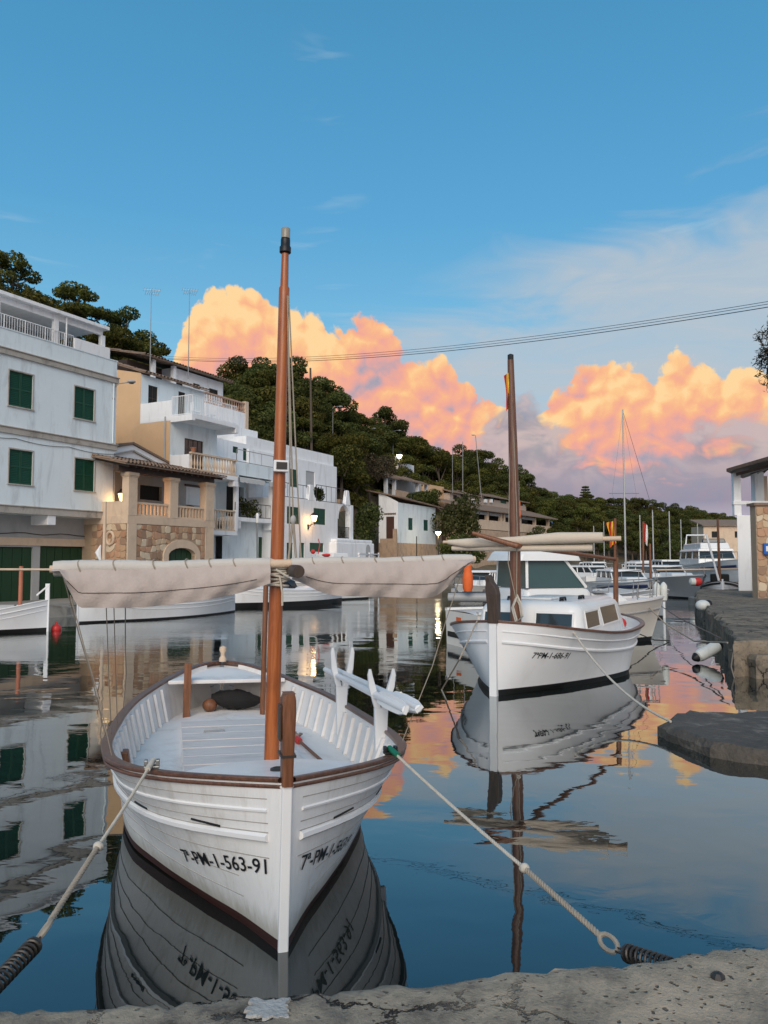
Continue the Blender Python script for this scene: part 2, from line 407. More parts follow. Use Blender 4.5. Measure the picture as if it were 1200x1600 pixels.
def tag(o, label=None, cat=None, group=None, kind=None):
    if label: o['label'] = label
    if cat: o['category'] = cat
    if group: o['group'] = group
    if kind: o['kind'] = kind
    return o
def thing(name, label, cat, loc=(0,0,0), rz=0, group=None):
    o = bpy.data.objects.new(name, None); C.objects.link(o); o.empty_display_size = .2
    o.location = loc; o.rotation_euler = (0, 0, rz); ORG[o.name] = Vector(loc)
    return tag(o, label, cat, group)
def copy_tree(o, parent=None):
    c = o.copy(); C.objects.link(c); c.parent = parent
    for ch in list(o.children): copy_tree(ch, c)
    return c
class Fr:
    """a building frame: u along the facade, n out towards the water, z up"""
    def __init__(s, org, ang):
        s.o = Vector((org[0], org[1], 0)); s.u = Vector((math.sin(ang), math.cos(ang), 0)); s.n = Vector((math.cos(ang), -math.sin(ang), 0))
    def P(s, u, n, z): return s.o + s.u*u + s.n*n + Vector((0,0,z))
    def pick(s, px, py, n=0.0):
        r = pix(px, py); E = Vector((0,0,EYE)); t = ((s.o + s.n*n - E).dot(s.n))/r.dot(s.n); p = E + r*t
        return (p - s.o).dot(s.u), p.z
    def picku(s, px, py, u):   # on the cross wall at u: returns n, z
        r = pix(px, py); E = Vector((0,0,EYE)); t = ((s.o + s.u*u - E).dot(s.u))/r.dot(s.u); p = E + r*t
        return (p - s.o).dot(s.n), p.z
    def box(s, mb, u0, u1, n0, n1, z0, z1):
        return mb.hexa([s.P(u0,n0,z0), s.P(u1,n0,z0), s.P(u1,n1,z0), s.P(u0,n1,z0), s.P(u0,n0,z1), s.P(u1,n0,z1), s.P(u1,n1,z1), s.P(u0,n1,z1)])
    def wall(s, mb, n, u0, u1, z0, z1, holes=(), depth=.18):
        us = sorted({u0, u1, *[h[0] for h in holes], *[h[1] for h in holes]}); zs = sorted({z0, z1, *[h[2] for h in holes], *[h[3] for h in holes]})
        us = [k for k in us if u0 <= k <= u1]; zs = [k for k in zs if z0 <= k <= z1]
        for a, b in zip(us, us[1:]):
            for c, d in zip(zs, zs[1:]):
                mu, mz = (a+b)/2, (c+d)/2
                if any(h[0] < mu < h[1] and h[2] < mz < h[3] for h in holes): continue
                mb.quad(s.P(a,n,c), s.P(b,n,c), s.P(b,n,d), s.P(a,n,d))
        for h in holes:
            a, b, c, d = h[:4]; m = n-depth
            mb.quad(s.P(a,n,c), s.P(a,m,c), s.P(a,m,d), s.P(a,n,d)); mb.quad(s.P(b,n,c), s.P(b,m,c), s.P(b,m,d), s.P(b,n,d))
            mb.quad(s.P(a,n,c), s.P(b,n,c), s.P(b,m,c), s.P(a,m,c)); mb.quad(s.P(a,n,d), s.P(b,n,d), s.P(b,m,d), s.P(a,m,d))
    def body(s, mb, u0, u1, n0, n1, z0, z1, holes=(), depth=.18):   # front wall at n1 with openings, plus sides, back, top
        s.wall(mb, n1, u0, u1, z0, z1, holes, depth)
        mb.quad(s.P(u0,n0,z0), s.P(u0,n1,z0), s.P(u0,n1,z1), s.P(u0,n0,z1)); mb.quad(s.P(u1,n0,z0), s.P(u1,n1,z0), s.P(u1,n1,z1), s.P(u1,n0,z1))
        mb.quad(s.P(u0,n0,z0), s.P(u1,n0,z0), s.P(u1,n0,z1), s.P(u0,n0,z1)); mb.quad(s.P(u0,n0,z1), s.P(u1,n0,z1), s.P(u1,n1,z1), s.P(u0,n1,z1))
def shutter(fr, parent, h, n, m=None, slats=9, name='shutter'):
    """closed louvred pair with its frame filling opening h=(u0,u1,z0,z1) at depth n"""
    m = m or M_GREEN
    u0, u1, z0, z1 = h; mb = MB(); w = .045; mid = (u0+u1)/2
    fr.box(mb, u0, u1, n-.10, n-.07, z0, z1)
    for a, b in ((u0, mid-.008), (mid+.008, u1)):
        for c, d in ((a, a+w), (b-w, b)): fr.box(mb, c, d, n-.068, n-.03, z0, z1)
        for zz in (z0, (z0+z1)/2-w/2, z1-w): fr.box(mb, a+w, b-w, n-.068, n-.032, zz, zz+w)
        for half in (0, 1):
            c0 = z0+w if half == 0 else (z0+z1)/2+w/2; c1 = (z0+z1)/2-w/2 if half == 0 else z1-w
            for k in range(slats):
                zz = c0+(c1-c0)*(k+.1)/slats; hh = (c1-c0)/slats*.75
                P = fr.P
                mb.quad(P(a+w, n-.04, zz), P(b-w, n-.04, zz), P(b-w, n-.066, zz+hh), P(a+w, n-.066, zz+hh))
    return mb.build(name, m, parent)
def surround(fr, parent, h, n, m, w=.09, out=.03, sill=.06, name='window_frame'):
    u0, u1, z0, z1 = h; mb = MB()
    fr.box(mb, u0-w, u0, n-.02, n+out, z0-.003, z1+w); fr.box(mb, u1, u1+w, n-.02, n+out, z0-.003, z1+w)
    fr.box(mb, u0, u1, n-.02, n+out, z1, z1+w); fr.box(mb, u0-w-.03, u1+w+.03, n-.02, n+out+sill, z0-w, z0-.004)
    return mb.build(name, m, parent, bevel=.006)
def pane_window(fr, parent, h, n, frame_m, cols=2, rows=2, glass=None):
    u0, u1, z0, z1 = h; w = .05; mb = MB()
    for c, d in ((u0, u0+w), (u1-w, u1)): fr.box(mb, c, d, n-.12, n-.06, z0, z1)
    for c, d in ((z0, z0+w), (z1-w, z1)): fr.box(mb, u0+w, u1-w, n-.12, n-.06, c, d)
    for k in range(1, cols): u = u0+(u1-u0)*k/cols; fr.box(mb, u-.022, u+.022, n-.115, n-.065, z0+w, z1-w)
    for k in range(1, rows): z = z0+(z1-z0)*k/rows; fr.box(mb, u0+w, u1-w, n-.11, n-.07, z-.018, z+.018)
    o = mb.build('window', frame_m, parent)
    g = MB(); fr.box(g, u0+w*.5, u1-w*.5, n-.098, n-.088, z0+w*.5, z1-w*.5); g.build('pane', glass or M_GLASS, o)
    return o
def balusters(fr, parent, a, b, z0, z1, m, spacing=.2, turned=True, rail=.09, along='u', fixed=0.0, wid=.16):
    """balustrade between a and b along u (at n=fixed) or along n (at u=fixed)"""
    mb = MB(); rl = MB(); P = (lambda t, k, z: fr.P(t, fixed+k, z)) if along == 'u' else (lambda t, k, z: fr.P(fixed+k, t, z))
    def bx(q, t0, t1, k0, k1, c, d): q.hexa([P(t0,k0,c), P(t1,k0,c), P(t1,k1,c), P(t0,k1,c), P(t0,k0,d), P(t1,k0,d), P(t1,k1,d), P(t0,k1,d)])
    bx(rl, a, b, -wid/2, wid/2, z1-rail, z1); bx(rl, a, b, -wid/2, wid/2, z0, z0+rail)
    n = max(2, int(abs(b-a)/spacing))
    for i in range(n):
        t = a+(b-a)*(i+.5)/n; h = z1-z0-2*rail; c = P(t, 0, z0+rail)
        if turned: mb.lathe([(.05,0), (.05,.06*h), (.03,.1*h), (.065,.3*h), (.06,.42*h), (.03,.72*h), (.03,.85*h), (.05,.92*h), (.05,h)], c, 8)
        else: bx(mb, t-.045, t+.045, -.05, .05, z0+rail, z1-rail)
    r = rl.build('handrail', m, parent)
    o = mb.build('balusters', m, parent); o['kind'] = 'stuff'
    return o
def railing(fr, parent, path, z0, h, m, spacing=.14, name='railing'):
    """thin metal railing along a list of (u,n)"""
    mb = MB()
    for (ua, na), (ub, nb) in zip(path, path[1:]):
        A, B = fr.P(ua, na, 0), fr.P(ub, nb, 0); L = (B-A).length
        for zz in (z0+.06, z0+h): mb.bar(A+Vector((0,0,zz)), B+Vector((0,0,zz)), .04)
        n = max(2, int(L/spacing))
        for i in range(n+1):
            p = A.lerp(B, i/n); mb.bar(p+Vector((0,0,z0 if i % 8 == 0 else z0+.06)), p+Vector((0,0,z0+h)), .02 if i % 8 else .04)
    return mb.build(name, m, parent)
def tile_roof(fr, parent, u0, u1, nA, zA, nB, zB, m=None, spacing=.24, name='roof', thick=.06, across='u'):
    """barrel-tiled slope: ridge edge at nA,zA falling to eave nB,zB; tile rows run down the slope"""
    m = m or M_TILE; mb = MB(); P = fr.P if across == 'u' else (lambda a, b, z: fr.P(b, a, z))
    mb.hexa([P(u0,nA,zA-thick), P(u1,nA,zA-thick), P(u1,nB,zB-thick), P(u0,nB,zB-thick), P(u0,nA,zA), P(u1,nA,zA), P(u1,nB,zB), P(u0,nB,zB)])
    o = mb.build(name, m, parent)
    t = MB(); n = max(2, int(abs(u1-u0)/spacing)); rr = abs(u1-u0)/n*.36
    rng = random.Random(int(abs(u0*37+zA*91))); rows = 4
    for i in range(n):
        uc = u0+(u1-u0)*(i+.5)/n
        for k in range(rows):
            f0, f1 = k/rows-.01, (k+1)/rows+.02; dz = .02*(1-k/rows)+rng.uniform(-.012,.012)
            pts = []
            for f, lift in ((f0, .0), (f1, .035)):
                nn, zz = nA+(nB-nA)*f, zA+(zB-zA)*f+lift+dz
                pts.append([P(uc+rr*math.cos(a), nn, zz+rr*math.sin(a)*.9) for a in [PI*j/5 for j in range(6)]])
            t.grid(pts)
    tl = t.build('roof_tiles', m, o, smooth=True); tl['kind'] = 'stuff'
    return o
# ================================================================== water
def water_material():
    m = bpy.data.materials.new('harbour_water'); m.use_nodes = True
    t = NT(m.node_tree); out = t.n('ShaderNodeOutputMaterial')
    pos = t.n('ShaderNodeNewGeometry').outputs['Position']
    sp = t.n('ShaderNodeSeparateXYZ'); t.put(sp.inputs[0], pos); py = sp.outputs[1]
    g = t.n('ShaderNodeBsdfGlossy'); g.inputs['Roughness'].default_value = .012; g.inputs['Color'].default_value = (.93,.96,.97,1)
    d = t.n('ShaderNodeBsdfDiffuse'); d.inputs[0].default_value = (.007,.011,.010,1)
    lw = t.n('ShaderNodeLayerWeight'); lw.inputs[0].default_value = .5
    refl = t.m('ADD', .02, t.m('MULTIPLY', t.m('POWER', lw.outputs['Facing'], 2.85), .98), clamp=True)
    # slow swell everywhere, ruffled patches in the open middle of the cove
    s1 = t.noise(t.vm('MULTIPLY', pos, (.55, .9, 1)), .8, 2, .45, .4, '2D').outputs[0]
    s2 = t.noise(t.vm('MULTIPLY', pos, (1.0, 1.6, 1)), 2.3, 3, .5, .3, '2D').outputs[0]
    s3 = t.noise(t.vm('MULTIPLY', pos, (1.0, 2.2, 1)), 5.5, 3, .55, .2, '2D').outputs[0]
    patch = t.smooth(t.noise(t.vm('MULTIPLY', pos, (.5, 1.0, 1)), .16, 3, .55, 0, '2D').outputs[0], .40, .62)
    far = t.smooth(py, 13.0, 30.0)
    amp3 = t.m('MULTIPLY', t.m('MULTIPLY', patch, far), .0045)
    h = t.m('ADD', t.m('MULTIPLY', s1, .009), t.m('ADD', t.m('MULTIPLY', s2, t.m('ADD', .0007, t.m('MULTIPLY', t.m('MULTIPLY', patch, far), .0045))), t.m('MULTIPLY', s3, amp3)))
    bp = t.n('ShaderNodeBump'); bp.inputs['Strength'].default_value = 1; bp.inputs['Distance'].default_value = 1.0
    t.put(bp.inputs['Height'], h)
    for k in (g, d, lw): t.nt.links.new(bp.outputs[0], k.inputs['Normal'])
    mx = t.n('ShaderNodeMixShader'); t.nt.links.new(refl, mx.inputs[0]); t.nt.links.new(d.outputs[0], mx.inputs[1]); t.nt.links.new(g.outputs[0], mx.inputs[2])
    t.nt.links.new(mx.outputs[0], out.inputs[0])
    return m
mb = MB(); mb.quad((-600,-40,0), (600,-40,0), (600,900,0), (-600,900,0))
tag(mb.build('water', water_material()), kind='structure')

# ================================================================== hill
HA = R(27.7)                                   # heading of the house row along the left shore
SH = Fr((-16.25, 32.5), HA)                    # u runs along the house fronts, n towards the water
def interp(x, tab, k): return float(np.interp(x, [r[0] for r in tab], [r[k] for r in tab]))
SKY = [(-300,400,60,9),(-100,398,62,9),(0,412,65,9),(80,452,68,8),(180,484,72,8),(225,528,75,7),(245,600,80,6),(318,612,85,6),(342,590,88,7),(362,566,88,8),(420,554,88,8),(480,566,88,8),(540,626,95,8),(565,664,102,7),(600,642,115,8),(640,660,118,8),(660,692,122,7),(700,690,130,8),(760,716,140,8),(800,722,148,8),(830,752,152,8),(850,776,160,7),(900,776,185,7),(960,778,200,7),(1020,790,215,7),(1080,800,230,7),(1150,810,250,7),(1400,812,250,7)]
SHORE = [(-420,24.2),(-200,27.9),(0,32.5),(200,38.8),(300,43),(400,48.2),(500,54.7),(550,60),(600,74),(650,84),(700,92),(760,101),(860,120),(930,138),(1000,146),(1500,150)]
def shore(px): return interp(px, SHORE, 1)
def crest(px):
    yt, D, th = (interp(px, SKY, k) for k in (1, 2, 3)); return D, EYE+(876-yt)/FPX*D-th*.85
def ground(px, D):
    Ds = shore(px)+7; Dc, zc = crest(px)
    if D >= Dc: return zc-(D-Dc)*.10
    f = max(0, (D-Ds)/max(4, Dc-Ds)); e = .85+.75*math.exp(-((px-700)/130)**2); return .45+(zc-.45)*(f**e)
mb = MB(); rows = []; rng = random.Random(3)
for i in range(121):
    px = -420+i*15.5; col = []
    Ds = shore(px)+5; De = crest(px)[0]+70
    for k in range(36):
        D = Ds+(De-Ds)*(k/35)**1.4
        jit = rng.uniform(-.25, .35) if k > 2 else 0
        col.append(((px-600)/FPX*D, D, ground(px, D)+jit-.1))
    rows.append(col)
mb.grid(rows); tag(mb.build('hill', M_SOIL, smooth=True), kind='structure')

# ================================================================== quays
def rough_block(poly, z0, z1, step=.35, amp=.05, seed=1, top_amp=.02, edge_round=.06):
    """concrete slab with a crumbled outline: poly is a list of xy, counter-clockwise"""
    rg = random.Random(seed); out = []
    for (a, b) in zip(poly, poly[1:]+poly[:1]):
        A, B = Vector((*a, 0)), Vector((*b, 0)); L = (B-A).length; n = max(1, int(L/step)); nr = Vector((B.y-A.y, A.x-B.x, 0)).normalized()
        for i in range(n):
            p = A.lerp(B, i/n)+nr*rg.uniform(-amp, amp); out.append(p)
    c = sum(out, Vector())/len(out); mb = MB(); n = len(out)
    zs = [z0, z0+(z1-z0)*.3, z0+(z1-z0)*.62, z1-edge_round, z1]
    rings = []
    for k, z in enumerate(zs):
        ring = []
        for p in out:
            q = p+Vector((rg.uniform(-amp, amp), rg.uniform(-amp, amp), 0))*(.5 if k < 4 else .25)
            if k == 4: q = q+(c-q).normalized()*edge_round
            ring.append((q.x, q.y, z+rg.uniform(-1, 1)*(top_amp if k >= 3 else amp*.5)))
        rings.append(ring)
    mb.grid([r+[r[0]] for r in rings]); b = len(mb.v)
    mb.add(rings[-1], [tuple(range(n))])
    return mb
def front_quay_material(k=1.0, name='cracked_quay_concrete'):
    m = bpy.data.materials.new(name); m.use_nodes = True
    t = NT(m.node_tree); b = t.n('ShaderNodeBsdfPrincipled'); out = t.n('ShaderNodeOutputMaterial'); t.nt.links.new(b.outputs[0], out.inputs[0])
    p = t.n('ShaderNodeTexCoord').outputs['Object']
    n1 = t.noise(p, 2.2, 8, .68, .6, '3D').outputs[0]; n2 = t.noise(p, 14, 8, .75, .2, '3D').outputs[0]; n3 = t.noise(p, 90, 4, .7, 0, '3D').outputs[0]
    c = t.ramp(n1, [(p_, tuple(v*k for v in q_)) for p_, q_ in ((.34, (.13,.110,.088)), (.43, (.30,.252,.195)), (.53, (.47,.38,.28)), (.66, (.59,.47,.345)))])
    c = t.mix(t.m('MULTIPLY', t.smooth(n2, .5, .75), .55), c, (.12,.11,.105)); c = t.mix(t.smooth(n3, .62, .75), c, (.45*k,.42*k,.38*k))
    dw = t.vm('ADD', p, t.vm('SCALE', t.vm('SUBTRACT', t.noise(p, 5, 5, .7, 0, '3D').outputs['Color'], (.5,.5,.5)), sc=.35))
    vo = t.voro(dw, 1.15, 'DISTANCE_TO_EDGE'); vo.voronoi_dimensions = '3D'
    gate = t.smooth(t.noise(p, 1.3, 3, .5, 0, '3D').outputs[0], .42, .56)
    crack = t.m('MULTIPLY', t.m('SUBTRACT', 1.0, t.smooth(vo.outputs['Distance'], .003, .016)), gate)
    pit = t.voro(t.vm('ADD', p, t.vm('SCALE', t.noise(p, 20, 2, .5, 0, '3D').outputs['Color'], sc=.05)), 26.0); pit.voronoi_dimensions = '3D'
    pits = t.m('MULTIPLY', t.m('SUBTRACT', 1.0, t.smooth(pit.outputs['Distance'], .10, .26)), t.smooth(n1, .40, .55))
    c = t.mix(t.m('MULTIPLY', pits, .75), c, (.06,.05,.04))
    c = t.mix(crack, c, (.035,.03,.027))
    t.put(b.inputs['Base Color'], c); t.put(b.inputs['Roughness'], t.fmix(n2, .75, .98)); b.inputs['Specular IOR Level'].default_value = .25
    bp = t.n('ShaderNodeBump'); bp.inputs['Distance'].default_value = .05
    h = t.m('ADD', t.m('ADD', t.m('MULTIPLY', n2, .45), t.m('MULTIPLY', n3, .14)), t.m('ADD', t.m('MULTIPLY', crack, -.9), t.m('MULTIPLY', pits, -.35))); t.put(bp.inputs['Height'], h)
    t.put(b.inputs['Normal'], bp.outputs[0]); return m
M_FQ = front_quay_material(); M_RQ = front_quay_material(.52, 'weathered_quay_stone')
def front_quay():
    rg = np.random.default_rng(5)
    xs = np.linspace(-4.5, 6.5, 221); prof = []
    ed = np.interp(xs, [-4.5,-1.45,-.95,-.48,.14,.45,.75,1.05,1.18,1.32,1.6,6.5], [2.66,2.74,2.81,2.88,2.93,2.99,3.02,3.06,3.13,3.16,3.17,3.2])
    nz = np.convolve(rg.normal(0, .03, 260), np.ones(5)/5, 'same')[:221]+rg.normal(0, .009, 221)
    ed = ed+nz
    yy = [-.0, .004, .018, .05, .12, .3, .7, 1.3, 2.2, 3.5, 6, 12]
    mb = MB(); rows = []
    side = [(-.55, -.6), (-.35, -.3), (-.12, -.12), (.02, -.04)]
    for i, x in enumerate(xs):
        r = []
        for z, o in [(-.3, .02), (.1, .03), (.35, .01), (.55, .02), (.65, .005)]: r.append((x+rg.normal(0, .012), ed[i]+o+rg.normal(0, .018), z))
        for k, y in enumerate(yy):
            z = .765-.03*math.exp(-(y/.02)**1.0)+rg.normal(0, .005)*(k < 8)+.012*math.sin(x*1.7+y*2)
            r.append((x+rg.normal(0, .006)*(k < 8), ed[i]-y-.005, z))
        rows.append(r)
    mb.grid(rows); return mb.build('quay', M_FQ, smooth=True)
q = front_quay(); tag(q, kind='structure')
def splat(name, c, r, n=44, seed=4, zz=.766, m=None):
    rg = random.Random(seed); rad = [r*(1+rg.uniform(-.28, .2)) for i in range(n)]
    mb = MB(); top = []; bot = []
    for i in range(n):
        a = 2*PI*i/n; k = max(abs(math.cos(a)), abs(math.sin(a)))**.75; rr = rad[i]/k
        top.append((c[0]+rr*.95*math.cos(a), c[1]+rr*.72*math.sin(a), zz)); bot.append((c[0]+rr*math.cos(a), c[1]+rr*.78*math.sin(a), zz-.012))
    mb.grid([bot+[bot[0]], top+[top[0]]]); mb.add(top, [tuple(range(n))])
    return mb.build(name, m or mat('chalky_white_paint', (.44,.43,.41), .95, .35, 16, .01, 60, stain=(.27,.24,.21), stain_amt=.9, sscale=14), None)
p = atZ(420, 1574, .765)
tag(splat('paint_patch', (p.x, p.y), .075), 'square patch of chalky white paint on the quay edge in front of bow', 'paint mark')
# left shore quay under the houses
poly = [SH.P(-22, 3.0, 0), SH.P(-22, -9, 0), Vector((28,152,0)), Vector((36,140,0)), Vector((22,112,0)), Vector((9,86,0)), Vector((.5,74,0)), SH.P(31, 2.4, 0), SH.P(22, 2.6, 0), SH.P(5, 3.0, 0)]
tag(rough_block([(p.x, p.y) for p in poly], -.6, .48, .8, .16, 2, .05, .1).build('quayside', M_QUAY), kind='structure')
# right shore quay, then the low dark slab in front of it
RQ = [(6.95,15.4), (30,17.5), (60,60), (27,62), (16.3,40.5), (12.4,30.5), (8.9,20.3)]
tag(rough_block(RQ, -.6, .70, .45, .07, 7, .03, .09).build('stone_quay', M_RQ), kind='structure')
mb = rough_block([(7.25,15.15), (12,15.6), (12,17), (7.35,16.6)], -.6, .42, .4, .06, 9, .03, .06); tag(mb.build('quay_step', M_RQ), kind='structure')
M_SLAB = mat('wet_dark_stone', (.085,.07,.056), .7, .45, 3, .05, 7, stain=(.34,.28,.22), stain_amt=.75, sscale=2.5)
tag(rough_block([(3.80,9.15), (4.45,8.68), (6.8,8.35), (8.5,9.8), (6.6,11.0), (4.25,11.1), (3.58,10.25)], -.5, .17, .16, .04, 11, .022, .07).build('mooring_slab', M_SLAB, smooth=True), kind='structure')
# ================================================================== houses along the left shore
def W(px0, px1, yt, yb, n=0.0, fr=SH):
    """an opening measured on the facade plane n: left/right edge, top and bottom at its left edge"""
    u0, z1 = fr.pick(px0, yt, n); _, z0 = fr.pick(px0, yb, n); u1, _ = fr.pick(px1, yt, n); return (u0, u1, z0, z1)
def Zat(px, py, n=0.0, fr=SH): return fr.pick(px, py, n)[1]
def Uat(px, n=0.0, fr=SH): return fr.pick(px, 800, n)[0]
BASEZ = .45
# ---------------------------------------------------------------- left white house with green shutters
def white_house():
    f = SH; t = thing('white_house', 'tall white house with four green shuttered windows above green boathouse doors', 'house', f.P(0, 0, BASEZ))
    uL, uR = Uat(-330), Uat(178)
    zt = Zat(178, 564); zf = Zat(178, 811)
    wins = [W(15,52,578,633), W(117,148,603,652.5), W(15,51.6,701,755), W(117.5,148,715.5,765.5)]
    wins += [W(-115,-68,548,610), W(-115,-68,684,744)]
    mb = MB(); f.body(mb, uL, uR, -9, 0, zf, zt, wins, .14); mb.quad(f.P(uL,-9,zf), f.P(uR,-9,zf), f.P(uR,0,zf), f.P(uL,0,zf))
    mb.build('wall', M_HOUSE, t)
    for h in wins:
        shutter(f, t, h, -.01); surround(f, t, h, 0, M_CORN, .06, .02, .05)
    for (ya, yb, out) in ((589.5,598.5,.10), (694.5,704,.08), (800.5,811.5,.07)):
        z1, z0 = Zat(178, ya), Zat(178, yb); b = MB(); f.box(b, uL, uR+.06, -.05, out, z0, z1-.05); f.box(b, uL, uR+.09, -.05, out+.05, z1-.048, z1)
        b.build('cornice', M_CORN, t, bevel=.01)
    b = MB(); f.box(b, uL, uR+.03, -.22, .03, zt, zt+.05); b.build('parapet_coping', M_HOUSE, t)
    # set-back boathouse storey
    n = -1.15; d1 = W(-60,52,853,948,n); d2 = W(63,147,853,948,n)
    d1 = (d1[0], d1[1], BASEZ, d1[3]); d2 = (d2[0], d2[1], BASEZ, d2[3]); uE = Uat(155, n)
    mb = MB(); f.wall(mb, n, uL, uE, BASEZ-.3, zf, [d1, d2], .2); mb.quad(f.P(uE,n,BASEZ-.3), f.P(uE,-9,BASEZ-.3), f.P(uE,-9,zf), f.P(uE,n,zf)); mb.build('boathouse_wall', M_GREYW, t)
    b = MB(); f.box(b, uL, uE, n-.02, n+.06, d2[3]+.003, d2[3]+.36); b.build('lintel', M_SANDST, t, bevel=.01)
    c = MB(); pts = [f.P(uL+(uE-uL)*k/30, n+.05, d2[3]+.55+.04*math.sin(k*1.3)) for k in range(31)]; c.tube(pts, .018, 6); c.build('pipe', M_DKMETAL, t)
    for d in (d1, d2):
        dm = MB(); f.box(dm, d[0], d[1], n-.2, n-.14, d[2], d[3]); door = dm.build('boathouse_door', M_GREEN2, t)
        k = 7; 
        for i in range(k):
            a, e = d[0]+(d[1]-d[0])*i/k, d[0]+(d[1]-d[0])*(i+1)/k
            pm = MB(); f.box(pm, a+.012, e-.012, n-.138, n-.10-(.012 if i % 2 else 0), d[2]+.02, d[3]-.03); pm.build('plank', M_GREEN2, door, bevel=.006)
    for pa, pb in ((75,87), (165,177), (-40,-27)):
        u0, u1 = Uat(pa, 0), Uat(pb, 0); z0 = Zat(pa, 820); b = MB(); f.box(b, u0, u1, -1.15, .02, z0, zf-.003); b.build('bracket', M_WHITE, t, bevel=.01)
    for px in (172, 100):
        p = MB(); u = Uat(px); p.tube([f.P(u, .07, Zat(178, 600)), f.P(u, .07, Zat(178, 693))], .035, 8); 
        if px == 172: p.build('drainpipe', M_HOUSE, t)
    c = MB(); za = Zat(178, 708); c.tube([f.P(uL+(uR-uL)*k/40, .03, za-.05-.10*abs(math.sin(k*PI/8))) for k in range(41)], .012, 5); c.build('cable', M_BLACK, t)
    c = MB(); u = Uat(176); c.tube([f.P(u, .03, Zat(178, 708)), f.P(u-.02, .03, Zat(178, 760)), f.P(u+.01, .03, Zat(178, 799))], .012, 5); c.build('cable', M_BLACK, t)
    return t
white_house()
def curved_lamp():
    f = SH; u = Uat(173); p0 = f.P(u, .03, Zat(173, 622)); t = thing('street_lamp', 'grey curved arm lamp on the corner of the white shuttered house', 'street lamp', p0)
    A = atY(173, 612, p0.y); B = atY(178, 606, p0.y+.1); Cc = atY(203, 597, p0.y+.3)
    m = MB(); pts = [p0, A, B, B.lerp(Cc, .3)+Vector((0,0,.12)), Cc]; m.tube(pts, .025, 8); m.build('arm', M_METAL, t, smooth=True)
    h = MB(); h.ball(Cc+Vector((.08,0,.02)), .17, 12, 8, (1.25,1.0,.5)); h.build('lamp_head', M_GREYW, t, smooth=True)
    g = MB(); g.ball(Cc+Vector((.08,0,-.05)), .12, 12, 6, (1.2,1,.4)); g.build('glass', M_GLASS, t, smooth=True)
    j = MB(); j.ball(p0, .07, 10, 6); j.build('junction_box', M_METAL, t)
curved_lamp()

# ---------------------------------------------------------------- veranda house above and behind
def veranda_house():
    f = SH; nn = -9.5; t = thing('veranda_house', 'white terrace house with deep flat roof and railed veranda above the shuttered house', 'house', f.P(2, nn, 8))
    uL, uR = Uat(14, nn), Uat(165, nn); z1 = Zat(14, 457, nn); z0 = z1-.22
    m = MB(); f.box(m, uL-6, uR, nn-5.5, nn, z0, z1); m.build('roof', M_WHITE, t, bevel=.02)
    e = MB(); f.box(e, uL-6, uR-.25, nn-.55, nn-.35, z0-.35, z0-.003); e.build('beam', M_WHITE, t)
    zr = Zat(78, 533, nn); zf = zr-.1
    w = MB(); f.body(w, uL-6, uR-.1, nn-9, nn-4.6, zf-4, z0); w.build('wall', M_GREYW, t)
    fl = MB(); f.box(fl, uL-6, uR+.2, nn-4.6, nn-.1, zf-4, zf); fl.build('floor_slab', M_WHITE, t)
    for px, wd in ((75,.30), (150,.30), (-20,.30)):
        u = Uat(px, nn-.45); c = MB(); f.box(c, u, u+wd, nn-.6, nn-.3, zf+.003, z0-.352); c.build('column', M_WHITE, t, bevel=.01)
    u = Uat(96, nn-.2); c = MB(); c.tube([f.P(u, nn-.18, zf), f.P(u, nn-.18, z0)], .05, 8); c.build('pole', M_WHITE, t)
    railing(f, t, [(uL-6, nn-.25), (Uat(112, nn), nn-.25)], zf+.003, .95, M_WHITE, .17)
    lw = MB(); f.box(lw, Uat(113, nn), uR+.2, nn-.35, nn-.15, zf+.003, zf+.85); lw.build('parapet', M_WHITE, t)
veranda_house()

# ---------------------------------------------------------------- stone porch house
def stones_on(fr, parent, n, u0, u1, z0, z1, skip, cell=.40, seed=1, along='u', fixed=0.0):
    rg = random.Random(seed); nu = max(2, int((u1-u0)/cell)); nz = max(2, int((z1-z0)/cell))
    G = [[(u0+(u1-u0)*i/nu+(rg.uniform(-.38,.38)*cell*.8 if 0 < i < nu else 0), z0+(z1-z0)*j/nz+(rg.uniform(-.38,.38)*cell*.8 if 0 < j < nz else 0)) for j in range(nz+1)] for i in range(nu+1)]
    P = (lambda a, k, z: fr.P(a, n+k, z)) if along == 'u' else (lambda a, k, z: fr.P(fixed-k, a, z))
    for i in range(nu):
        for j in range(nz):
            q = [G[i][j], G[i+1][j], G[i+1][j+1], G[i][j+1]]
            cu, cz = sum(a for a, b in q)/4, sum(b for a, b in q)/4
            if skip(cu, cz): continue
            # cut the corners so that each stone is an uneven octagon
            oc = []
            for k in range(4):
                A, B, Cn = q[k-1], q[k], q[(k+1) % 4]; c = rg.uniform(.06, .30)
                oc.append((B[0]+(A[0]-B[0])*c, B[1]+(A[1]-B[1])*c)); c = rg.uniform(.12, .34); oc.append((B[0]+(Cn[0]-B[0])*c, B[1]+(Cn[1]-B[1])*c))
            s1, s2, hh = .97, .84, rg.uniform(.02, .05)
            r0 = [P(cu+(a-cu)*s1, .0, cz+(b-cz)*s1) for a, b in oc]; r1 = [P(cu+(a-cu)*s1*.98, hh*.6, cz+(b-cz)*s1*.98) for a, b in oc]; r2 = [P(cu+(a-cu)*s2, hh, cz+(b-cz)*s2) for a, b in oc]
            m = MB(); m.grid([r0+[r0[0]], r1+[r1[0]], r2+[r2[0]]]); m.add(r2, [tuple(range(8))]); m.build('stone', rg.choice(M_STONES), parent)
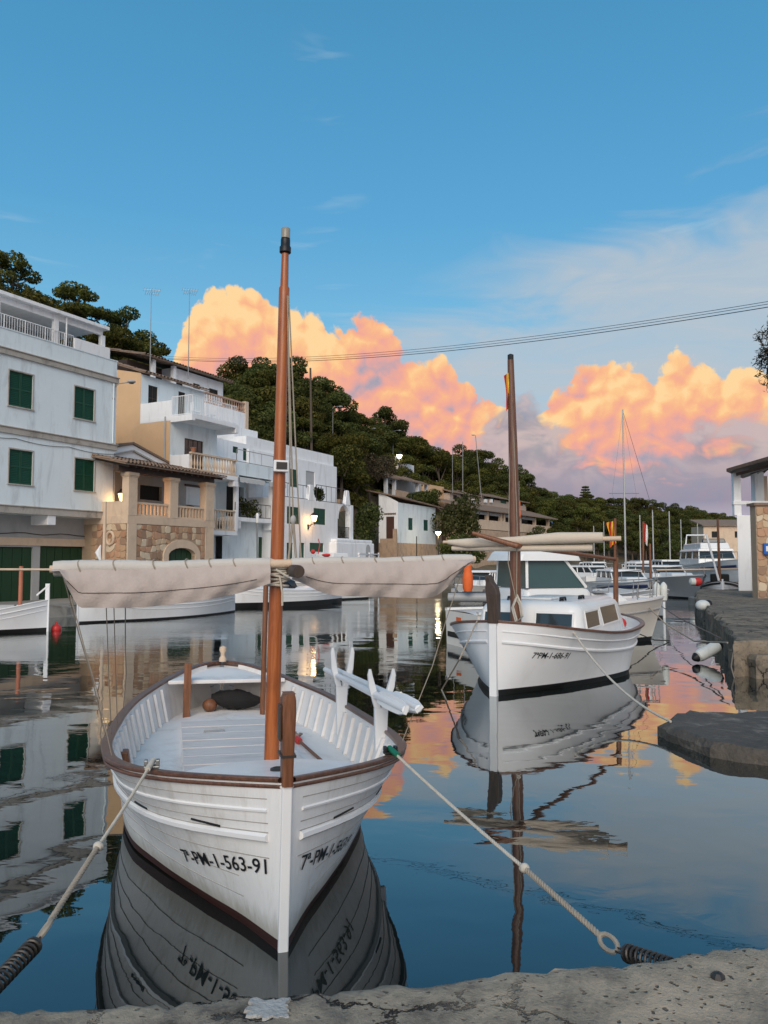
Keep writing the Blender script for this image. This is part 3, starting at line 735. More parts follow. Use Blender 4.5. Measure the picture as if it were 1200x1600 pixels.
def stone_house():
    f = SH; n = 1.74; t = thing('stone_house', 'stone porch house with columned balcony and tiled roof beside the white house', 'house', f.P(6, n, BASEZ))
    u1 = Uat(199, n); u4 = Uat(334.5, n); zb = Zat(206, 818, n); zrail = Zat(213, 783.5, n); zfl = Zat(213, 806, n); zcap = Zat(206, 738, n)
    # lower wall core with arched doorway
    ua, ub = Uat(263, n), Uat(305, n); zs, za = Zat(263, 868, n), Zat(284, 856, n); uc = (ua+ub)/2
    door = (ua, ub, BASEZ, zs)
    w = MB(); f.wall(w, n, u1, u4, BASEZ-.2, zb, [(ua, ub, BASEZ, za)], .3); w.quad(f.P(u1,n,BASEZ-.2), f.P(u1,-7,BASEZ-.2), f.P(u1,-7,zb), f.P(u1,n,zb)); w.quad(f.P(u4,n,BASEZ-.2), f.P(u4,-7,BASEZ-.2), f.P(u4,-7,zb), f.P(u4,n,zb))
    wall = w.build('wall', M_MORTAR, t)
    arch = [(uc+(ub-uc)*math.cos(a), zs+(za-zs)*math.sin(a)) for a in [PI*k/12 for k in range(13)]]
    # infill between square head and arch
    fi = MB()
    for (a, b), (c, d) in zip(arch, arch[1:]): fi.hexa([f.P(a,n-.3,b), f.P(c,n-.3,d), f.P(c,n-.005,d), f.P(a,n-.005,b), f.P(a,n-.3,za+.001), f.P(c,n-.3,za+.001), f.P(c,n-.005,za+.001), f.P(a,n-.005,za+.001)])
    fi.build('arch_infill', M_SANDST, t)
    wo = .36; ao = [(uc+(ub+wo-uc)*math.cos(a), zs+(za+.42-zs)*math.sin(a)) for a in [PI*k/12 for k in range(13)]]
    am = MB()
    ring_i = [(ub, BASEZ)]+arch+[(ua, BASEZ)]; ring_o = [(ub+wo, BASEZ)]+ao+[(ua-wo, BASEZ)]
    for k in range(len(ring_i)-1):
        (a, b), (c, d), (e, g), (h, i) = ring_i[k], ring_i[k+1], ring_o[k+1], ring_o[k]
        am.hexa([f.P(a,n-.02,b), f.P(c,n-.02,d), f.P(e,n-.02,g), f.P(h,n-.02,i), f.P(a,n+.09,b), f.P(c,n+.09,d), f.P(e,n+.09,g), f.P(h,n+.09,i)])
    am.build('arch_surround', M_SANDST, t)
    dm = MB(); f.box(dm, ua, ub, n-.3, n-.24, BASEZ, za); do = dm.build('door', M_GREEN2, t)
    for k in range(5):
        pm = MB(); f.box(pm, ua+(ub-ua)*k/5+.015, ua+(ub-ua)*(k+1)/5-.015, n-.239, n-.20, BASEZ+.02, za-.02); pm.build('plank', M_GREEN2, do)
    cw = [(Uat(199,n), Uat(213,n)), (Uat(264.5,n), Uat(277,n)), (Uat(320.5,n), Uat(333.5,n))]
    def skip(u, z): return (ua-wo-.1 < u < ub+wo+.1 and z < zs+.1) or (((u-uc)/(ub+wo-uc+.05))**2+((z-zs)/(za+.5-zs))**2 < 1 and z >= zs) or u < cw[0][1]+.1 or u > cw[2][0]-.05
    stones_on(f, wall, n, cw[0][1]+.02, cw[2][0]-.02, BASEZ, zb-.02, skip, .31, 5)
    stones_on(f, wall, n, -.6, n-.05, BASEZ, zb-.02, lambda u, z: False, .31, 8, 'n', u1)
    # ring window on the side wall
    # beam, columns, balustrade
    b = MB(); f.box(b, u1-.02, u4+.02, n-.32, n+.05, zb, zfl); f.box(b, u1-.02, u1+.3, -7, n-.321, zb, zfl); b.build('beam', M_SANDST, t, bevel=.01)
    fl = MB(); f.box(fl, u1+.05, u4-.05, -6.5, n-.33, zb+.05, zfl-.02); fl.build('porch_floor', M_SANDST, t)
    for i, (a, c) in enumerate(cw):
        k = MB(); f.box(k, a, c, n-.38, n+.06, zfl+.003, zcap-.16); f.box(k, a-.06, c+.06, n-.44, n+.12, zcap-.157, zcap); f.box(k, a-.03, c+.03, n-.41, n+.09, zcap-.22, zcap-.16)
        if i != 1: f.box(k, a, c, n-.38, n+.062, BASEZ, zb-.003)
        k.build('column', M_SANDST, t, bevel=.012)
    balusters(f, t, cw[0][1], cw[1][0], zfl, zrail, M_SANDST, .235, False, .10, 'u', n-.15)
    balusters(f, t, cw[1][1], cw[2][0], zfl, zrail, M_SANDST, .235, False, .10, 'u', n-.15)
    sd = MB(); f.box(sd, u1+.02, u1+.2, -2.0, n-.4, zfl, zrail); sd.build('side_parapet', M_SANDST, t)
    # wall behind the porch
    nb = -1.6; tv = W(219,253,757,780,nb); op = W(291,317,760,788,nb); ze = Zat(213, 727, n); tv = (tv[0], tv[1], max(tv[2], zfl+.1), tv[3]); op = (op[0], op[1], max(op[2], zfl+.1), op[3])
    w = MB(); f.wall(w, nb, u1-.5, max(u4, op[1]+.4), zfl, ze+.6, [tv, op], .25); w.build('porch_wall', M_GREYW, t)
    g = MB(); f.box(g, tv[0], tv[1], nb-.25, nb-.2, tv[2], tv[3]); g.build('window', M_DARK, t)
    g = MB(); f.box(g, op[0], op[1], nb-.25, nb-.2, op[2], op[3]); g.build('window', mat('warm_interior', (.30,.16,.07), .8, .2, 3), t)  # flat panel filling the opening, painted in the warm tone of its interior
    g = MB(); f.box(g, op[0]-.15, op[1]+.15, nb+.003, nb+.08, op[3]+.02, op[3]+.14); g.build('lintel', M_DARKW, t)
    # porch roof (shed) on a dark timber plate
    zE = Zat(213, 726, n+.45); dk = MB(); f.box(dk, u1-.5, u4+.1, n-.45, n-.1, zcap+.003, zcap+.30); dk.build('wall_plate', M_DARKW, t)
    tile_roof(f, t, u1-.7, u4+.35, nb-.1, zE+.85, n+.55, zE)
    rf = MB()
    for k in range(15):
        u = u1-.4+(u4-u1+.5)*k/14; rf.bar(f.P(u, nb, zE+.72), f.P(u, n+.45, zE-.10), .09, .12)
    rf.build('rafters', M_DARKW, t)
    # gable wall behind
    ng = nb-.1; ua2, zA = f.pick(207, 695, ng); uE, zG = f.pick(266, 726, ng); hw = uE-ua2
    gb = MB(); gb.prism([f.P(ua2-hw,ng,zG-.8), f.P(uE,ng,zG-.8), f.P(uE,ng,zG), f.P(ua2,ng,zA), f.P(ua2-hw,ng,zG)], f.n*-6); gb.build('gable', M_WHITE, t)
    for s in (-1, 1):
        e = MB(); A = f.P(ua2, ng+.1, zA+.03); B = f.P(ua2+s*(hw+.15), ng+.1, zG-.05)
        e.hexa([A, B, B+f.n*-6.2, A+f.n*-6.2, A+Vector((0,0,.12)), B+Vector((0,0,.12)), B+f.n*-6.2+Vector((0,0,.12)), A+f.n*-6.2+Vector((0,0,.12))]); e.build('gable_roof', M_TILE, t)
        e = MB(); e.bar(f.P(ua2, ng+.06, zA-.32), f.P(ua2+s*(hw), ng+.06, zG-.38), .1, .08); e.build('gable_moulding', M_CORN, t)
    return u4
UB_END = stone_house()
def ring_window():
    f = SH; u1 = Uat(199, 1.74); n, z = f.picku(174, 841, u1); c = f.P(u1-.03, n, z); t = thing('life_ring', 'worn round grey ring hanging on the stone side wall below the lit lantern', 'ring', c)
    m = MB(); m.tube([c+f.n*(.24*math.cos(a))+Vector((0,0,.30*math.sin(a)))-f.u*.05 for a in [2*PI*k/20 for k in range(21)]], .07, 8); m.build('ring', M_SANDST, t, smooth=True)
    k = MB(); k.tube([c+Vector((0,0,.28))-f.u*.05, c+Vector((0,0,.42))+f.u*.0], .015, 6); k.build('hook', M_DKMETAL, t)
ring_window()
def lantern(name, label, base, arm, size=1.0, lit=None):
    """wall lantern: back plate, bracket, tapered glass body with roof and finial"""
    t = thing(name, label, 'lantern', base); base = Vector(base); c = base+Vector(arm); s = size
    m = MB(); m.box(base.x-.05*s, base.x+.05*s, base.y-.05*s, base.y+.05*s, base.z-.18*s, base.z+.14*s); m.build('wall_plate', M_BLACK, t)
    m = MB(); mid = base.lerp(c, .6)+Vector((0,0,-.02)); m.tube([base, mid, Vector((c.x, c.y, base.z+.06*s)), Vector((c.x,c.y,c.z))], .028*s, 8)
    m.tube([base+Vector((0,0,-.12*s)), base.lerp(c,.45)+Vector((0,0,-.08*s)), mid], .018*s, 6); m.build('bracket', M_BLACK, t)
    g = MB(); g.lathe([(.10*s,0), (.20*s,.36*s), (.20*s,.37*s)], c, 6); g.build('lantern_glass', M_LAMP, t)
    k = MB()
    for j in range(6):
        a = 2*PI*j/6; k.bar(c+Vector((.105*s*math.cos(a), .105*s*math.sin(a), -.01)), c+Vector((.21*s*math.cos(a), .21*s*math.sin(a), .37*s)), .018*s)
    k.lathe([(.12*s,-.04*s), (.12*s,0)], c, 6); k.build('lantern_cage', M_BLACK, t)
    k = MB(); k.lathe([(.25*s,.37*s), (.23*s,.42*s), (.12*s,.54*s), (.05*s,.58*s), (.05*s,.62*s), (.02*s,.68*s)], c, 6); k.build('lantern_roof', M_BLACK, t)
    L = bpy.data.lights.new('lantern_light', 'POINT'); L.energy = 28*s; L.color = (1.0,.52,.18); L.shadow_soft_size = .12
    lo = bpy.data.objects.new('lantern_light', L); C.objects.link(lo); lo.parent = t; lo.location = (c-base)+Vector((0,0,-.16*s))
    return t
f = SH; bp_ = f.P(Uat(176.5), .05, Zat(176.5, 796)); lc = atY(192, 786, bp_.y-.05)
lantern('wall_lantern', 'lit six sided lantern on black bracket at the corner of white house', bp_, lc-bp_, 1.25)

# ---------------------------------------------------------------- tall house with ochre side and balconies
def balcony_house():
    f = SH; uC = 11.7; t = thing('balcony_house', 'tall white house with ochre side wall and stacked baluster balconies', 'house', f.P(uC, -2, BASEZ))
    uE = Uat(370, 0.0); nW = f.picku(265, 740, uC)[0]; nU = f.picku(220, 620, uC)[0]; nB = -7.5
    zc = lambda px, py: f.picku(px, py, uC)[1]
    zT = zc(220, 583); zTb = zc(187, 576)
    z2 = zc(265, 648)        # upper balcony floor
    z1 = zc(265, 735)        # middle balcony floor
    # ochre side wall with plaster body
    w = MB(); win = W(232,247,601,640,nU); dr = W(279,290,611,660,nU)
    f.body(w, uC, uE+1.5, nB, nU, z2-.2, zT-.05, [win, dr], .2); w.build('upper_wall', M_HOUSE, t)
    mid = W(288.5,318,684,735,nW); low = W(343,360,760,830,nW)
    w = MB(); f.body(w, uC, uE, nB, nW, BASEZ, z2-.203, [mid], .2); w.build('wall', M_HOUSE, t)
    s = MB(); s.quad(f.P(uC-.01,nB,BASEZ), f.P(uC-.01,nW,BASEZ), f.P(uC-.01,nW,z2-.1), f.P(uC-.01,nB,z2-.1)); s.add([f.P(uC-.01,nB,z2-.1), f.P(uC-.01,nU,z2-.1), f.P(uC-.01,nU,zT), f.P(uC-.01,nB,zTb+.3)], [(0,1,2,3)]); s.build('ochre_side', M_OCHRE, t)
    p = MB(); p.tube([f.P(uC-.06, nW-.35, z1-.5), f.P(uC-.06, nW-.35, z2-.1)], .05, 8); p.build('drainpipe', M_GREYW, t)
    pane_window(f, t, win, nU, M_DARKW, 2, 2, M_DARK); pane_window(f, t, dr, nU, M_DARKW, 1, 3, M_DARK); pane_window(f, t, mid, nW, M_DARKW, 4, 3)
    tile_roof(f, t, uC-.1, uE+1.6, nB, zT+1.3, nU+.35, zT, spacing=.28)
    # upper terrace side parapet, slab, railing
    zp = zc(262, 626); b = MB(); f.box(b, uC-.02, uC+.18, nU+.003, nW+.02, z2-.35, zp); b.build('parapet', M_WHITE, t, bevel=.01)
    nF = .0; b = MB(); f.box(b, uC-.03, uE+.1, nU+.01, nF, z2-.32, z2-.10); f.box(b, uC-.035, uC+.25, nW+.03, nF+.02, z2-.45, z2-.321); f.box(b, uE-.2, uE+.1, nW+.02, nF+.02, z2-.6, z2-.321); b.build('upper_balcony', M_WHITE, t, bevel=.01)
    zr = Zat(297, 615, nF); railing(f, t, [(uC+.05, nW+.05), (uC+.05, nF-.06), (uE, nF-.06)], z2-.1, zr-z2+.1, M_WHITE, .14)
    # middle balcony
    b = MB(); f.box(b, uC-.03, uE+.1, nW-.02, nF, z1-.30, z1-.05); f.box(b, uC-.02, uC+.16, nW+.003, nF-.18, z1-.049, z1+.85); f.box(b, uE-.1, uE+.08, nW+.003, nF-.18, z1-.049, z1+1.0); b.build('middle_balcony', M_WHITE, t, bevel=.01)
    zm = Zat(297, 705, nF); balusters(f, t, uC+.0, uE+.05, z1-.05, zm, M_SANDST, .24, True, .1, 'u', nF-.1, .18)
    b = MB(); f.box(b, uE-.25, uE+.12, nF-.5, nF-.02, z1-.65, z1-.301); b.build('bracket', M_WHITE, t)
    # lower balcony
    z0 = Zat(336, 828, nF); zl = Zat(336, 795, nF); u0 = UB_END+.1
    b = MB(); f.box(b, u0-.4, uE+.1, nW-.02, nF, z0-.28, z0-.02); f.box(b, uE-.1, uE+.1, nF-.2, nF+.02, z0-.019, zl+.05); b.build('lower_balcony', M_WHITE, t, bevel=.01)
    balusters(f, t, u0, uE-.1, z0-.02, zl, M_SANDST, .24, True, .09, 'u', nF-.1, .18)
    b = MB(); d = W(351,375,834,880,nW); f.box(b, d[0], d[1], nW+.01, nW+.06, BASEZ, d[3]); b.build('garage_door', M_GREEN2, t)
    # rooftop terrace pavilion behind
    nr = -8.5; a = Uat(247, nr); c = Uat(343, nr); zr0 = Zat(247, 612, nr); zr1 = Zat(247, 562, nr)
    return t
balcony_house()
def pot(name, label, p, s=.22, group=None):
    t = thing(name, label, 'plant pot', p, 0, group); m = MB(); m.lathe([(s*.55,0), (s*.8,s*1.1), (s*.9,s*1.1), (s*.9,s*1.3), (s*.75,s*1.3), (s*.7,s*1.15)], p, 12); m.build('pot', mat('terracotta', (.36,.15,.08), .85, .2, 6), t)
    return t
pot('terracotta_pot', 'terracotta pot standing on the corner of the middle baluster balcony', SH.P(11.95, -.1, Zat(297, 705, 0)), .2)
def plastic_chair(label, p, rz, s=1.0):
    t = thing('garden_chair', label, 'chair', p, rz); m = MB(); m.box(-.24,.24,-.24,.24,.40,.44); m.build('seat', M_WHITE, t, local=True)
    m = MB()
    for k in range(6): x = -.22+.44*k/5; m.box(x-.025, x+.025, .22, .25, .44, .92)
    m.box(-.25,.25,.215,.255,.88,.95); m.build('backrest', M_WHITE, t, local=True)
    for x in (-.21,.21):
        for y in (-.21,.21):
            m = MB(); m.box(x-.02,x+.02,y-.02,y+.02,0,.40); m.build('leg', M_WHITE, t, local=True)
    t.scale = (s,)*3
zz = SH.picku(265, 648, 11.7)[1]-.1
plastic_chair('white slatted garden chair behind the upper balcony railing nearest the parapet', SH.P(13.0, -.9, zz), 2.2)
plastic_chair('white slatted garden chair in the middle of the upper railed balcony', SH.P(14.2, -.8, zz), 3.9)

# roof terrace pavilion with dark pitched roof behind the ochre house
def pavilion():
    f = SH; n = -10.5; t = thing('rooftop_pavilion', 'white upper house with dark open veranda and brick balustrade above ochre house', 'house', f.P(14, n, 8))
    a, b, c = Uat(238, n), Uat(268, n), Uat(346, n); z1 = Zat(268, 573, n); z0 = Zat(268, 606, n)-1.5
    op = [W(274,286,592,604,n), W(302,313,598,606,n), W(327,341,606,614,n)]
    w = MB(); f.body(w, b, c, n-4, n, z0-3, z1, op, .15); w.build('wall', M_WHITE, t)
    for h in op: pane_window(f, t, h, n, M_DARKW, 2, 1, M_DARK)
    for px in (233, 266):
        k = MB(); u = Uat(px, n+.3); f.box(k, u, u+.28, n+.1, n+.4, z0-3, z1); k.build('column', M_WHITE, t)
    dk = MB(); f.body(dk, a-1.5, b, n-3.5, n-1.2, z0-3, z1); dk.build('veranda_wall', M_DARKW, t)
    tile_roof(f, t, a-1.8, c+.5, n-4, z1+1.1, n+.7, z1+.05, spacing=.3)
    ur, zr = f.pick(300, 613, n+4); u2 = Uat(383, n+4); zr = Zat(322, 611, n+4)
    bw = MB(); f.box(bw, Uat(320, n+4), u2, n-2, n+3.9, zr-4, zr-.8); bw.build('terrace_base', M_WHITE, t)
    balusters(f, t, Uat(320, n+4), u2, zr-.8, zr, mat('pink_brick', (.48,.30,.22), .9, .2, 5), .26, True, .1, 'u', n+3.8, .2)
    cap = MB(); f.box(cap, u2-.02, u2+.35, n+3.6, n+3.95, zr-2, zr+.12); cap.build('pier', M_SANDST, t)
pavilion()
def antenna(label, px, yb, yt, Y, s=1.0):
    b = atY(px, yb, Y); tp = atY(px, yt, Y); tp.x = b.x; t = thing('tv_antenna', label, 'antenna', b, 0, 'rooftop television antennas')
    m = MB(); m.tube([b, tp], [.035,.02], 8); m.build('mast', M_METAL, t)
    m = MB()
    for dz, L in ((0, .5), (-.25, .38)):
        m.bar(tp+Vector((-L*s, 0, dz)), tp+Vector((L*s, .25, dz)), .03)
        for k in range(7): x = -L*s+2*L*s*k/6; q = tp+Vector((x, .125+.125*x/(L*s), dz)); m.bar(q+Vector((0,-.12,-.16)), q+Vector((0,.12,.16)), .014)
    m.build('aerial', M_METAL, t)
antenna('thin television antenna mast on the roof nearest the white shuttered house', 234, 590, 452, 49)
antenna('thin television antenna mast rising in front of the orange cloud left edge', 294, 592, 452, 52)

# ---------------------------------------------------------------- terrace house with striped awning
def awning_house():
    f = SH; n = -.4; u0 = 15.9; uE = Uat(446, -.4); t = thing('awning_house', 'white terrace house with pale scalloped awning and shaded first floor terrace', 'house', f.P(u0, n, BASEZ))
    zt = Zat(375, 692, n-2.2); zt2 = Zat(430, 700, n-2.2); z2 = Zat(375, 736, n); z1 = Zat(375, 808, n); zg = Zat(375, 830, n)
    nb = n-2.2
    dw = [W(380,389,700,719,nb), W(364,372,697,707,nb)]
    w = MB(); f.body(w, u0, uE, nb-6, nb, z2, zt, dw, .12); w.build('upper_wall', M_WHITE, t)
    for h in dw: shutter(f, t, h, nb, slats=5)
    dk = [W(354,381,758,806,nb), W(395,407,763,806,nb)]; gd = [W(404,421,839,880,n), ]
    w = MB(); f.body(w, u0, uE, nb-6, nb, z1-.3, z2-.003, dk, .4); w.build('terrace_wall', M_HOUSE, t)
    for h in dk:
        g = MB(); f.box(g, h[0], h[1], nb-.4, nb-.34, h[2], h[3]); g.build('doorway', M_DARK, t)
    for a, b in ((390,395), (411,418)):
        h = W(a, b, 763, 806, nb); g = MB(); f.box(g, h[0], h[1], nb+.01, nb+.05, h[2], h[3]); g.build('open_shutter', M_DARKW, t)
    b = MB(); f.box(b, u0, uE, nb, n, z2-.25, z2+.55); b.build('roof_parapet', M_HOUSE, t)
    railing(f, t, [(u0+.4, n-.1), (uE, n-.1)], z2+.551, .8, M_METAL, 1.2, 'handrail')
    b = MB(); f.box(b, u0+.02, uE, nb, n+.02, z1-.25, z1); b.build('terrace_slab', M_WHITE, t, bevel=.01)
    for px in (371, 426):
        u = Uat(px, n); b = MB(); f.box(b, u-.12, u+.12, n-.25, n-.01, z1+.003, z2-.251); b.build('pillar', M_WHITE, t)
        b = MB(); f.box(b, u-.15, u+.35, n-.6, n, z1-.7, z1-.251); b.build('bracket', M_WHITE, t)
    w = MB(); gr = [W(404,413,839,884,n-.8)]; f.wall(w, n-.8, u0, uE, BASEZ, z1-.25, gr, .12); w.build('ground_wall', M_HOUSE, t)
    for h in gr: g = MB(); f.box(g, h[0], h[1], n-.92, n-.86, BASEZ, h[3]); g.build('door', M_GREEN2, t)
    # awnings with a scalloped valance
    for pa, pb in ((373,413), (419,446)):
        ua, ub = Uat(pa, n+.3), Uat(pb, n+.3); m = MB(); k = max(4, int((ub-ua)/.22)); za = z2-.28
        A = [f.P(ua+(ub-ua)*i/k, n-.9, za+.15) for i in range(k+1)]; B = [f.P(ua+(ub-ua)*i/k, n+.35, za-.18) for i in range(k+1)]; D = [f.P(ua+(ub-ua)*i/k, n+.36, za-.42-(.07 if i % 2 else 0)) for i in range(k+1)]
        m.grid([A, B, D]); m.build('awning', mat('grey_white_awning', (.55,.55,.53), .9, .12, 5, stretch=(4,4,.5)), t)
    railing(f, t, [(u0+.3, n-.08), (uE, n-.08)], z1+.003, .9, M_BLACK, .5)
awning_house()
def covered_barbecue(label, p, s):
    t = thing('covered_barbecue', label, 'barbecue', p); m = MB(); rg = random.Random(4)
    rows = []
    for z, r in ((0,.34), (.3,.36), (.6,.35), (.9,.40), (1.1,.36), (1.28,.2), (1.34,.03)):
        rows.append([(p[0]+s*r*math.cos(a)*(1.2+rg.uniform(-.08,.08)), p[1]+s*r*math.sin(a)*(1+rg.uniform(-.08,.08)), p[2]+z*s) for a in [2*PI*k/12 for k in range(13)]])
    m.grid(rows); m.build('cover', M_BLACK, t, smooth=True)
    for x in (-.2,.2):
        k = MB(); k.box(p[0]+x-.03, p[0]+x+.03, p[1]-.03, p[1]+.03, p[2]-.002, p[2]+.4); k.build('leg', M_DKMETAL, t)
zl = Zat(336, 828, 0)-.02
covered_barbecue('black covered barbecue on the lowest baluster balcony beside the stone porch', SH.P(UB_END+.75, -.7, zl), 1.05)
def leaf_cloud(lobes, per, size, seed, flat=.5):
    """numpy: small leaf quads scattered over and inside ellipsoid lobes (c, r)"""
    rg = np.random.default_rng(seed); V = []
    for c, r in lobes:
        k = int(per*(r[0]*r[1])); d = rg.normal(size=(k,3)); d /= np.linalg.norm(d, axis=1)[:,None]
        rad = rg.uniform(.55, 1.06, (k,1))**.6; p = np.array(c)+d*rad*np.array(r)
        nrm = d*np.array([1,1,1.0])+rg.normal(0, .55, (k,3)); nrm /= np.linalg.norm(nrm, axis=1)[:,None]
        t = np.cross(nrm, rg.normal(size=(k,3))); t /= np.linalg.norm(t, axis=1)[:,None]; b = np.cross(nrm, t)
        s = size*rg.uniform(.55, 1.3, (k,1)); w = s*rg.uniform(.35, .8, (k,1))
        V.append(np.stack([p-t*s, p+b*w, p+t*s, p-b*w], 1))
    return np.concatenate(V).reshape(-1, 3)
def leaf_mesh(name, V, m):
    me = bpy.data.meshes.new(name); n = len(V)//4
    me.vertices.add(len(V)); me.vertices.foreach_set('co', V.astype(np.float32).ravel())
    me.loops.add(n*4); me.polygons.add(n)
    me.loops.foreach_set('vertex_index', np.arange(n*4, dtype=np.int32)); me.polygons.foreach_set('loop_start', np.arange(0, n*4, 4, dtype=np.int32)); me.polygons.foreach_set('loop_total', np.full(n, 4, dtype=np.int32))
    me.update(calc_edges=True); me.materials.append(m); return me
def bush(name, label, cat, base, r, m=None, seed=1, size=.10, per=420, lobes=7, group=None, stem=True):
    base = Vector(base); rg = random.Random(seed); t = thing(name, label, cat, base, 0, group)
    L = [((0,0,r[2]*.9), (r[0]*.75, r[1]*.75, r[2]*.8))]
    for k in range(lobes):
        a = rg.uniform(0, 2*PI); q = rg.uniform(.35,.75); s = rg.uniform(.35,.6)
        L.append(((r[0]*q*math.cos(a), r[1]*q*math.sin(a), r[2]*rg.uniform(.4,1.55)), (r[0]*s, r[1]*s, r[2]*s*.9)))
    o = bpy.data.objects.new('foliage', leaf_mesh('foliage', leaf_cloud(L, per, size, seed), m or M_BUSH)); C.objects.link(o); o.parent = t
    if stem:
        k = MB()
        for j in range(3): a = j*2.1; k.tube([(0,0,-.1), (.2*r[0]*math.cos(a), .2*r[1]*math.sin(a), r[2]*.5), (.45*r[0]*math.cos(a), .45*r[1]*math.sin(a), r[2]*1.1)], [.05,.035,.015], 6)
        k.build('stem', M_BARK, t, local=True)
    return t
# ---------------------------------------------------------------- white cube house with the lit lantern
def cube_house():
    f = SH; n = .0; uA, uB = Uat(446.5, n), Uat(527.5, n); t = thing('cube_house', 'white cube shaped house with terrace, green shutters and small lit lantern', 'house', f.P(uA, n, BASEZ))
    zf = Zat(447, 777, n); nb = -2.4; zt = Zat(460, 716, nb); zt2 = Zat(460, 704, nb)
    lo = [W(448.5,468,791,818,n), W(490,508.5,793.5,819,n)]; gr = [W(448,458,848,882,n), W(468,476,848,882,n), W(484,506,848,862,n)]
    w = MB(); f.body(w, uA-.9, uB, -8, n, BASEZ, zf, lo+gr, .14); w.build('lower_wall', M_WHITE, t)
    for h in lo: shutter(f, t, h, n, slats=6)
    for h in gr: g = MB(); f.box(g, h[0], h[1], n-.12, n-.07, max(BASEZ, h[2]), h[3]); g.build('shutter', M_GREEN, t)
    up = [W(452,465,732,760,nb), W(478,492,735,762,nb)]
    uU = Uat(526, nb); w = MB(); f.body(w, uA-.9, uU, -9, nb, zf, zt, up, .14); w.build('upper_wall', M_WHITE, t)
    b = MB(); f.box(b, uA-.9, uU-.1, -9, nb-.25, zt, zt2+.35); b.build('roof_block', M_WHITE, t)
    b = MB(); f.box(b, uA+.5, uA+3.2, -9, nb-2.4, zt2+.35, zt2+1.4); f.box(b, uA+3.2, uA+5.2, -9, nb-2.4, zt2+.35, zt2+.8); b.build('stair_block', M_WHITE, t)
    shutter(f, t, up[0], nb, slats=6); g = MB(); f.box(g, up[1][0], up[1][1], nb-.12, nb-.07, zf, up[1][3]); g.build('door', M_GREYW, t)
    # terrace with tapered piers and railing
    for px, wd in ((483.5,.55), (541,.5)):
        u = Uat(px, n); zp = Zat(484, 757, n); m = MB()
        m.hexa([f.P(u-.12,-.3,zf), f.P(u+wd+.12,-.3,zf), f.P(u+wd+.12,.02,zf), f.P(u-.12,.02,zf), f.P(u+.08,-.25,zp), f.P(u+wd-.08,-.25,zp), f.P(u+wd-.08,0,zp), f.P(u+.08,0,zp)]); m.build('pier', M_WHITE, t, bevel=.03)
    railing(f, t, [(uA-.9, -.1), (Uat(483, n), -.1)], zf+.003, Zat(447, 754, n)-zf, M_DKMETAL, .6, 'railing'); railing(f, t, [(Uat(496, n), -.1), (Uat(541, n), -.1)], zf+.003, Zat(500, 758, n)-zf, M_DKMETAL, .6, 'railing')
    # open corner with arch at the right end
    uD = Uat(552, n); zs = Zat(530, 786, n); zl = Zat(530, 841, n)
    m = MB(); f.box(m, uB+.003, uD, -2.2, .0, zs-.05, zf); f.box(m, uB+.003, uD, -2.2, .02, BASEZ, zl); f.box(m, uD-.45, uD, -.45, .0, zl+.003, zs-.052); f.box(m, uB+.003, uD, -2.4, -2.203, zl, zf); m.build('corner_porch', M_WHITE, t, bevel=.02)
    a0, a1 = uB+.15, uD-.46; ac = (a0+a1)/2; zsp = zl+(zs-zl)*.55; m = MB(); K = 10
    for k in range(K):
        p, q = PI*k/K, PI*(k+1)/K; A, B = (ac+(a1-ac)*math.cos(p), zsp+(zs-zsp-.1)*math.sin(p)), (ac+(a1-ac)*math.cos(q), zsp+(zs-zsp-.1)*math.sin(q))
        m.hexa([f.P(A[0],-.3,A[1]), f.P(B[0],-.3,B[1]), f.P(B[0],-.02,B[1]), f.P(A[0],-.02,A[1]), f.P(A[0],-.3,zs-.051), f.P(B[0],-.3,zs-.051), f.P(B[0],-.02,zs-.051), f.P(A[0],-.02,zs-.051)])
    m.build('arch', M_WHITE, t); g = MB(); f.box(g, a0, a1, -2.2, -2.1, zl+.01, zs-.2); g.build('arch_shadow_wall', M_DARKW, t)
    railing(f, t, [(uB+.1, -.1), (uD-.45, -.1)], zl+.003, .85, M_BLACK, .16)
    # low vaulted wall and its small arched niche
    uF, uG = Uat(554, .6), Uat(585, .6); zv = Zat(556, 843, .6); m = MB(); f.box(m, uF-2.6, uG, -1.6, .6, BASEZ, zv-.25)
    K = 6; ring = [f.P(uF-2.6+(uG-uF+2.6)*(k/K), 0, 0) for k in range(K+1)]
    f.box(m, uF-2.4, uG-.12, -1.5, .5, zv-.25, zv); m.build('vaulted_outhouse', M_WHITE, t, bevel=.08)
    an = MB(); uc = Uat(575, .6); pts = [(uc-.35, zv-1.3)]+[(uc+.35*math.cos(PI-PI*k/8), zv-.75+.4*math.sin(PI*k/8)) for k in range(9)]+[(uc+.35, zv-1.3)]
    an.prism([f.P(a, .61, z) for a, z in pts], f.n*.012); an.build('niche', M_GREYW, t)
cube_house()
bp_ = SH.P(Uat(481, 0), .04, Zat(481, 823, 0)); lc = atY(491, 815, bp_.y-.3)
lantern('small_wall_lantern', 'small lit lantern on bracket beside green shutter of the cube house', bp_, lc-bp_, 1.1)
# potted shrub on the terrace
bush('terrace_shrub', 'leafy green pot plant on the cube house terrace beside the tapered pier', 'plant', SH.P(Uat(500, -.4), -.45, Zat(447, 777, 0)), (.55,.5,.65), None, 3, .10, 900)
bush('terrace_creeper', 'dark leafy plant mass on the shaded terrace behind railing', 'plant', SH.P(Uat(392, -1), -1.2, Zat(375, 808, -.4)), (.8,.5,.7), M_LEAF[2], 5, .10, 700)
bush('climbing_plant', 'tall dark climbing shrub hanging beside the corner arch of the cube house', 'shrub', SH.P(Uat(565, -.8), -1.4, .5), (1.5,1.2,2.6), M_LEAF[2], 7, .13, 420, 11)
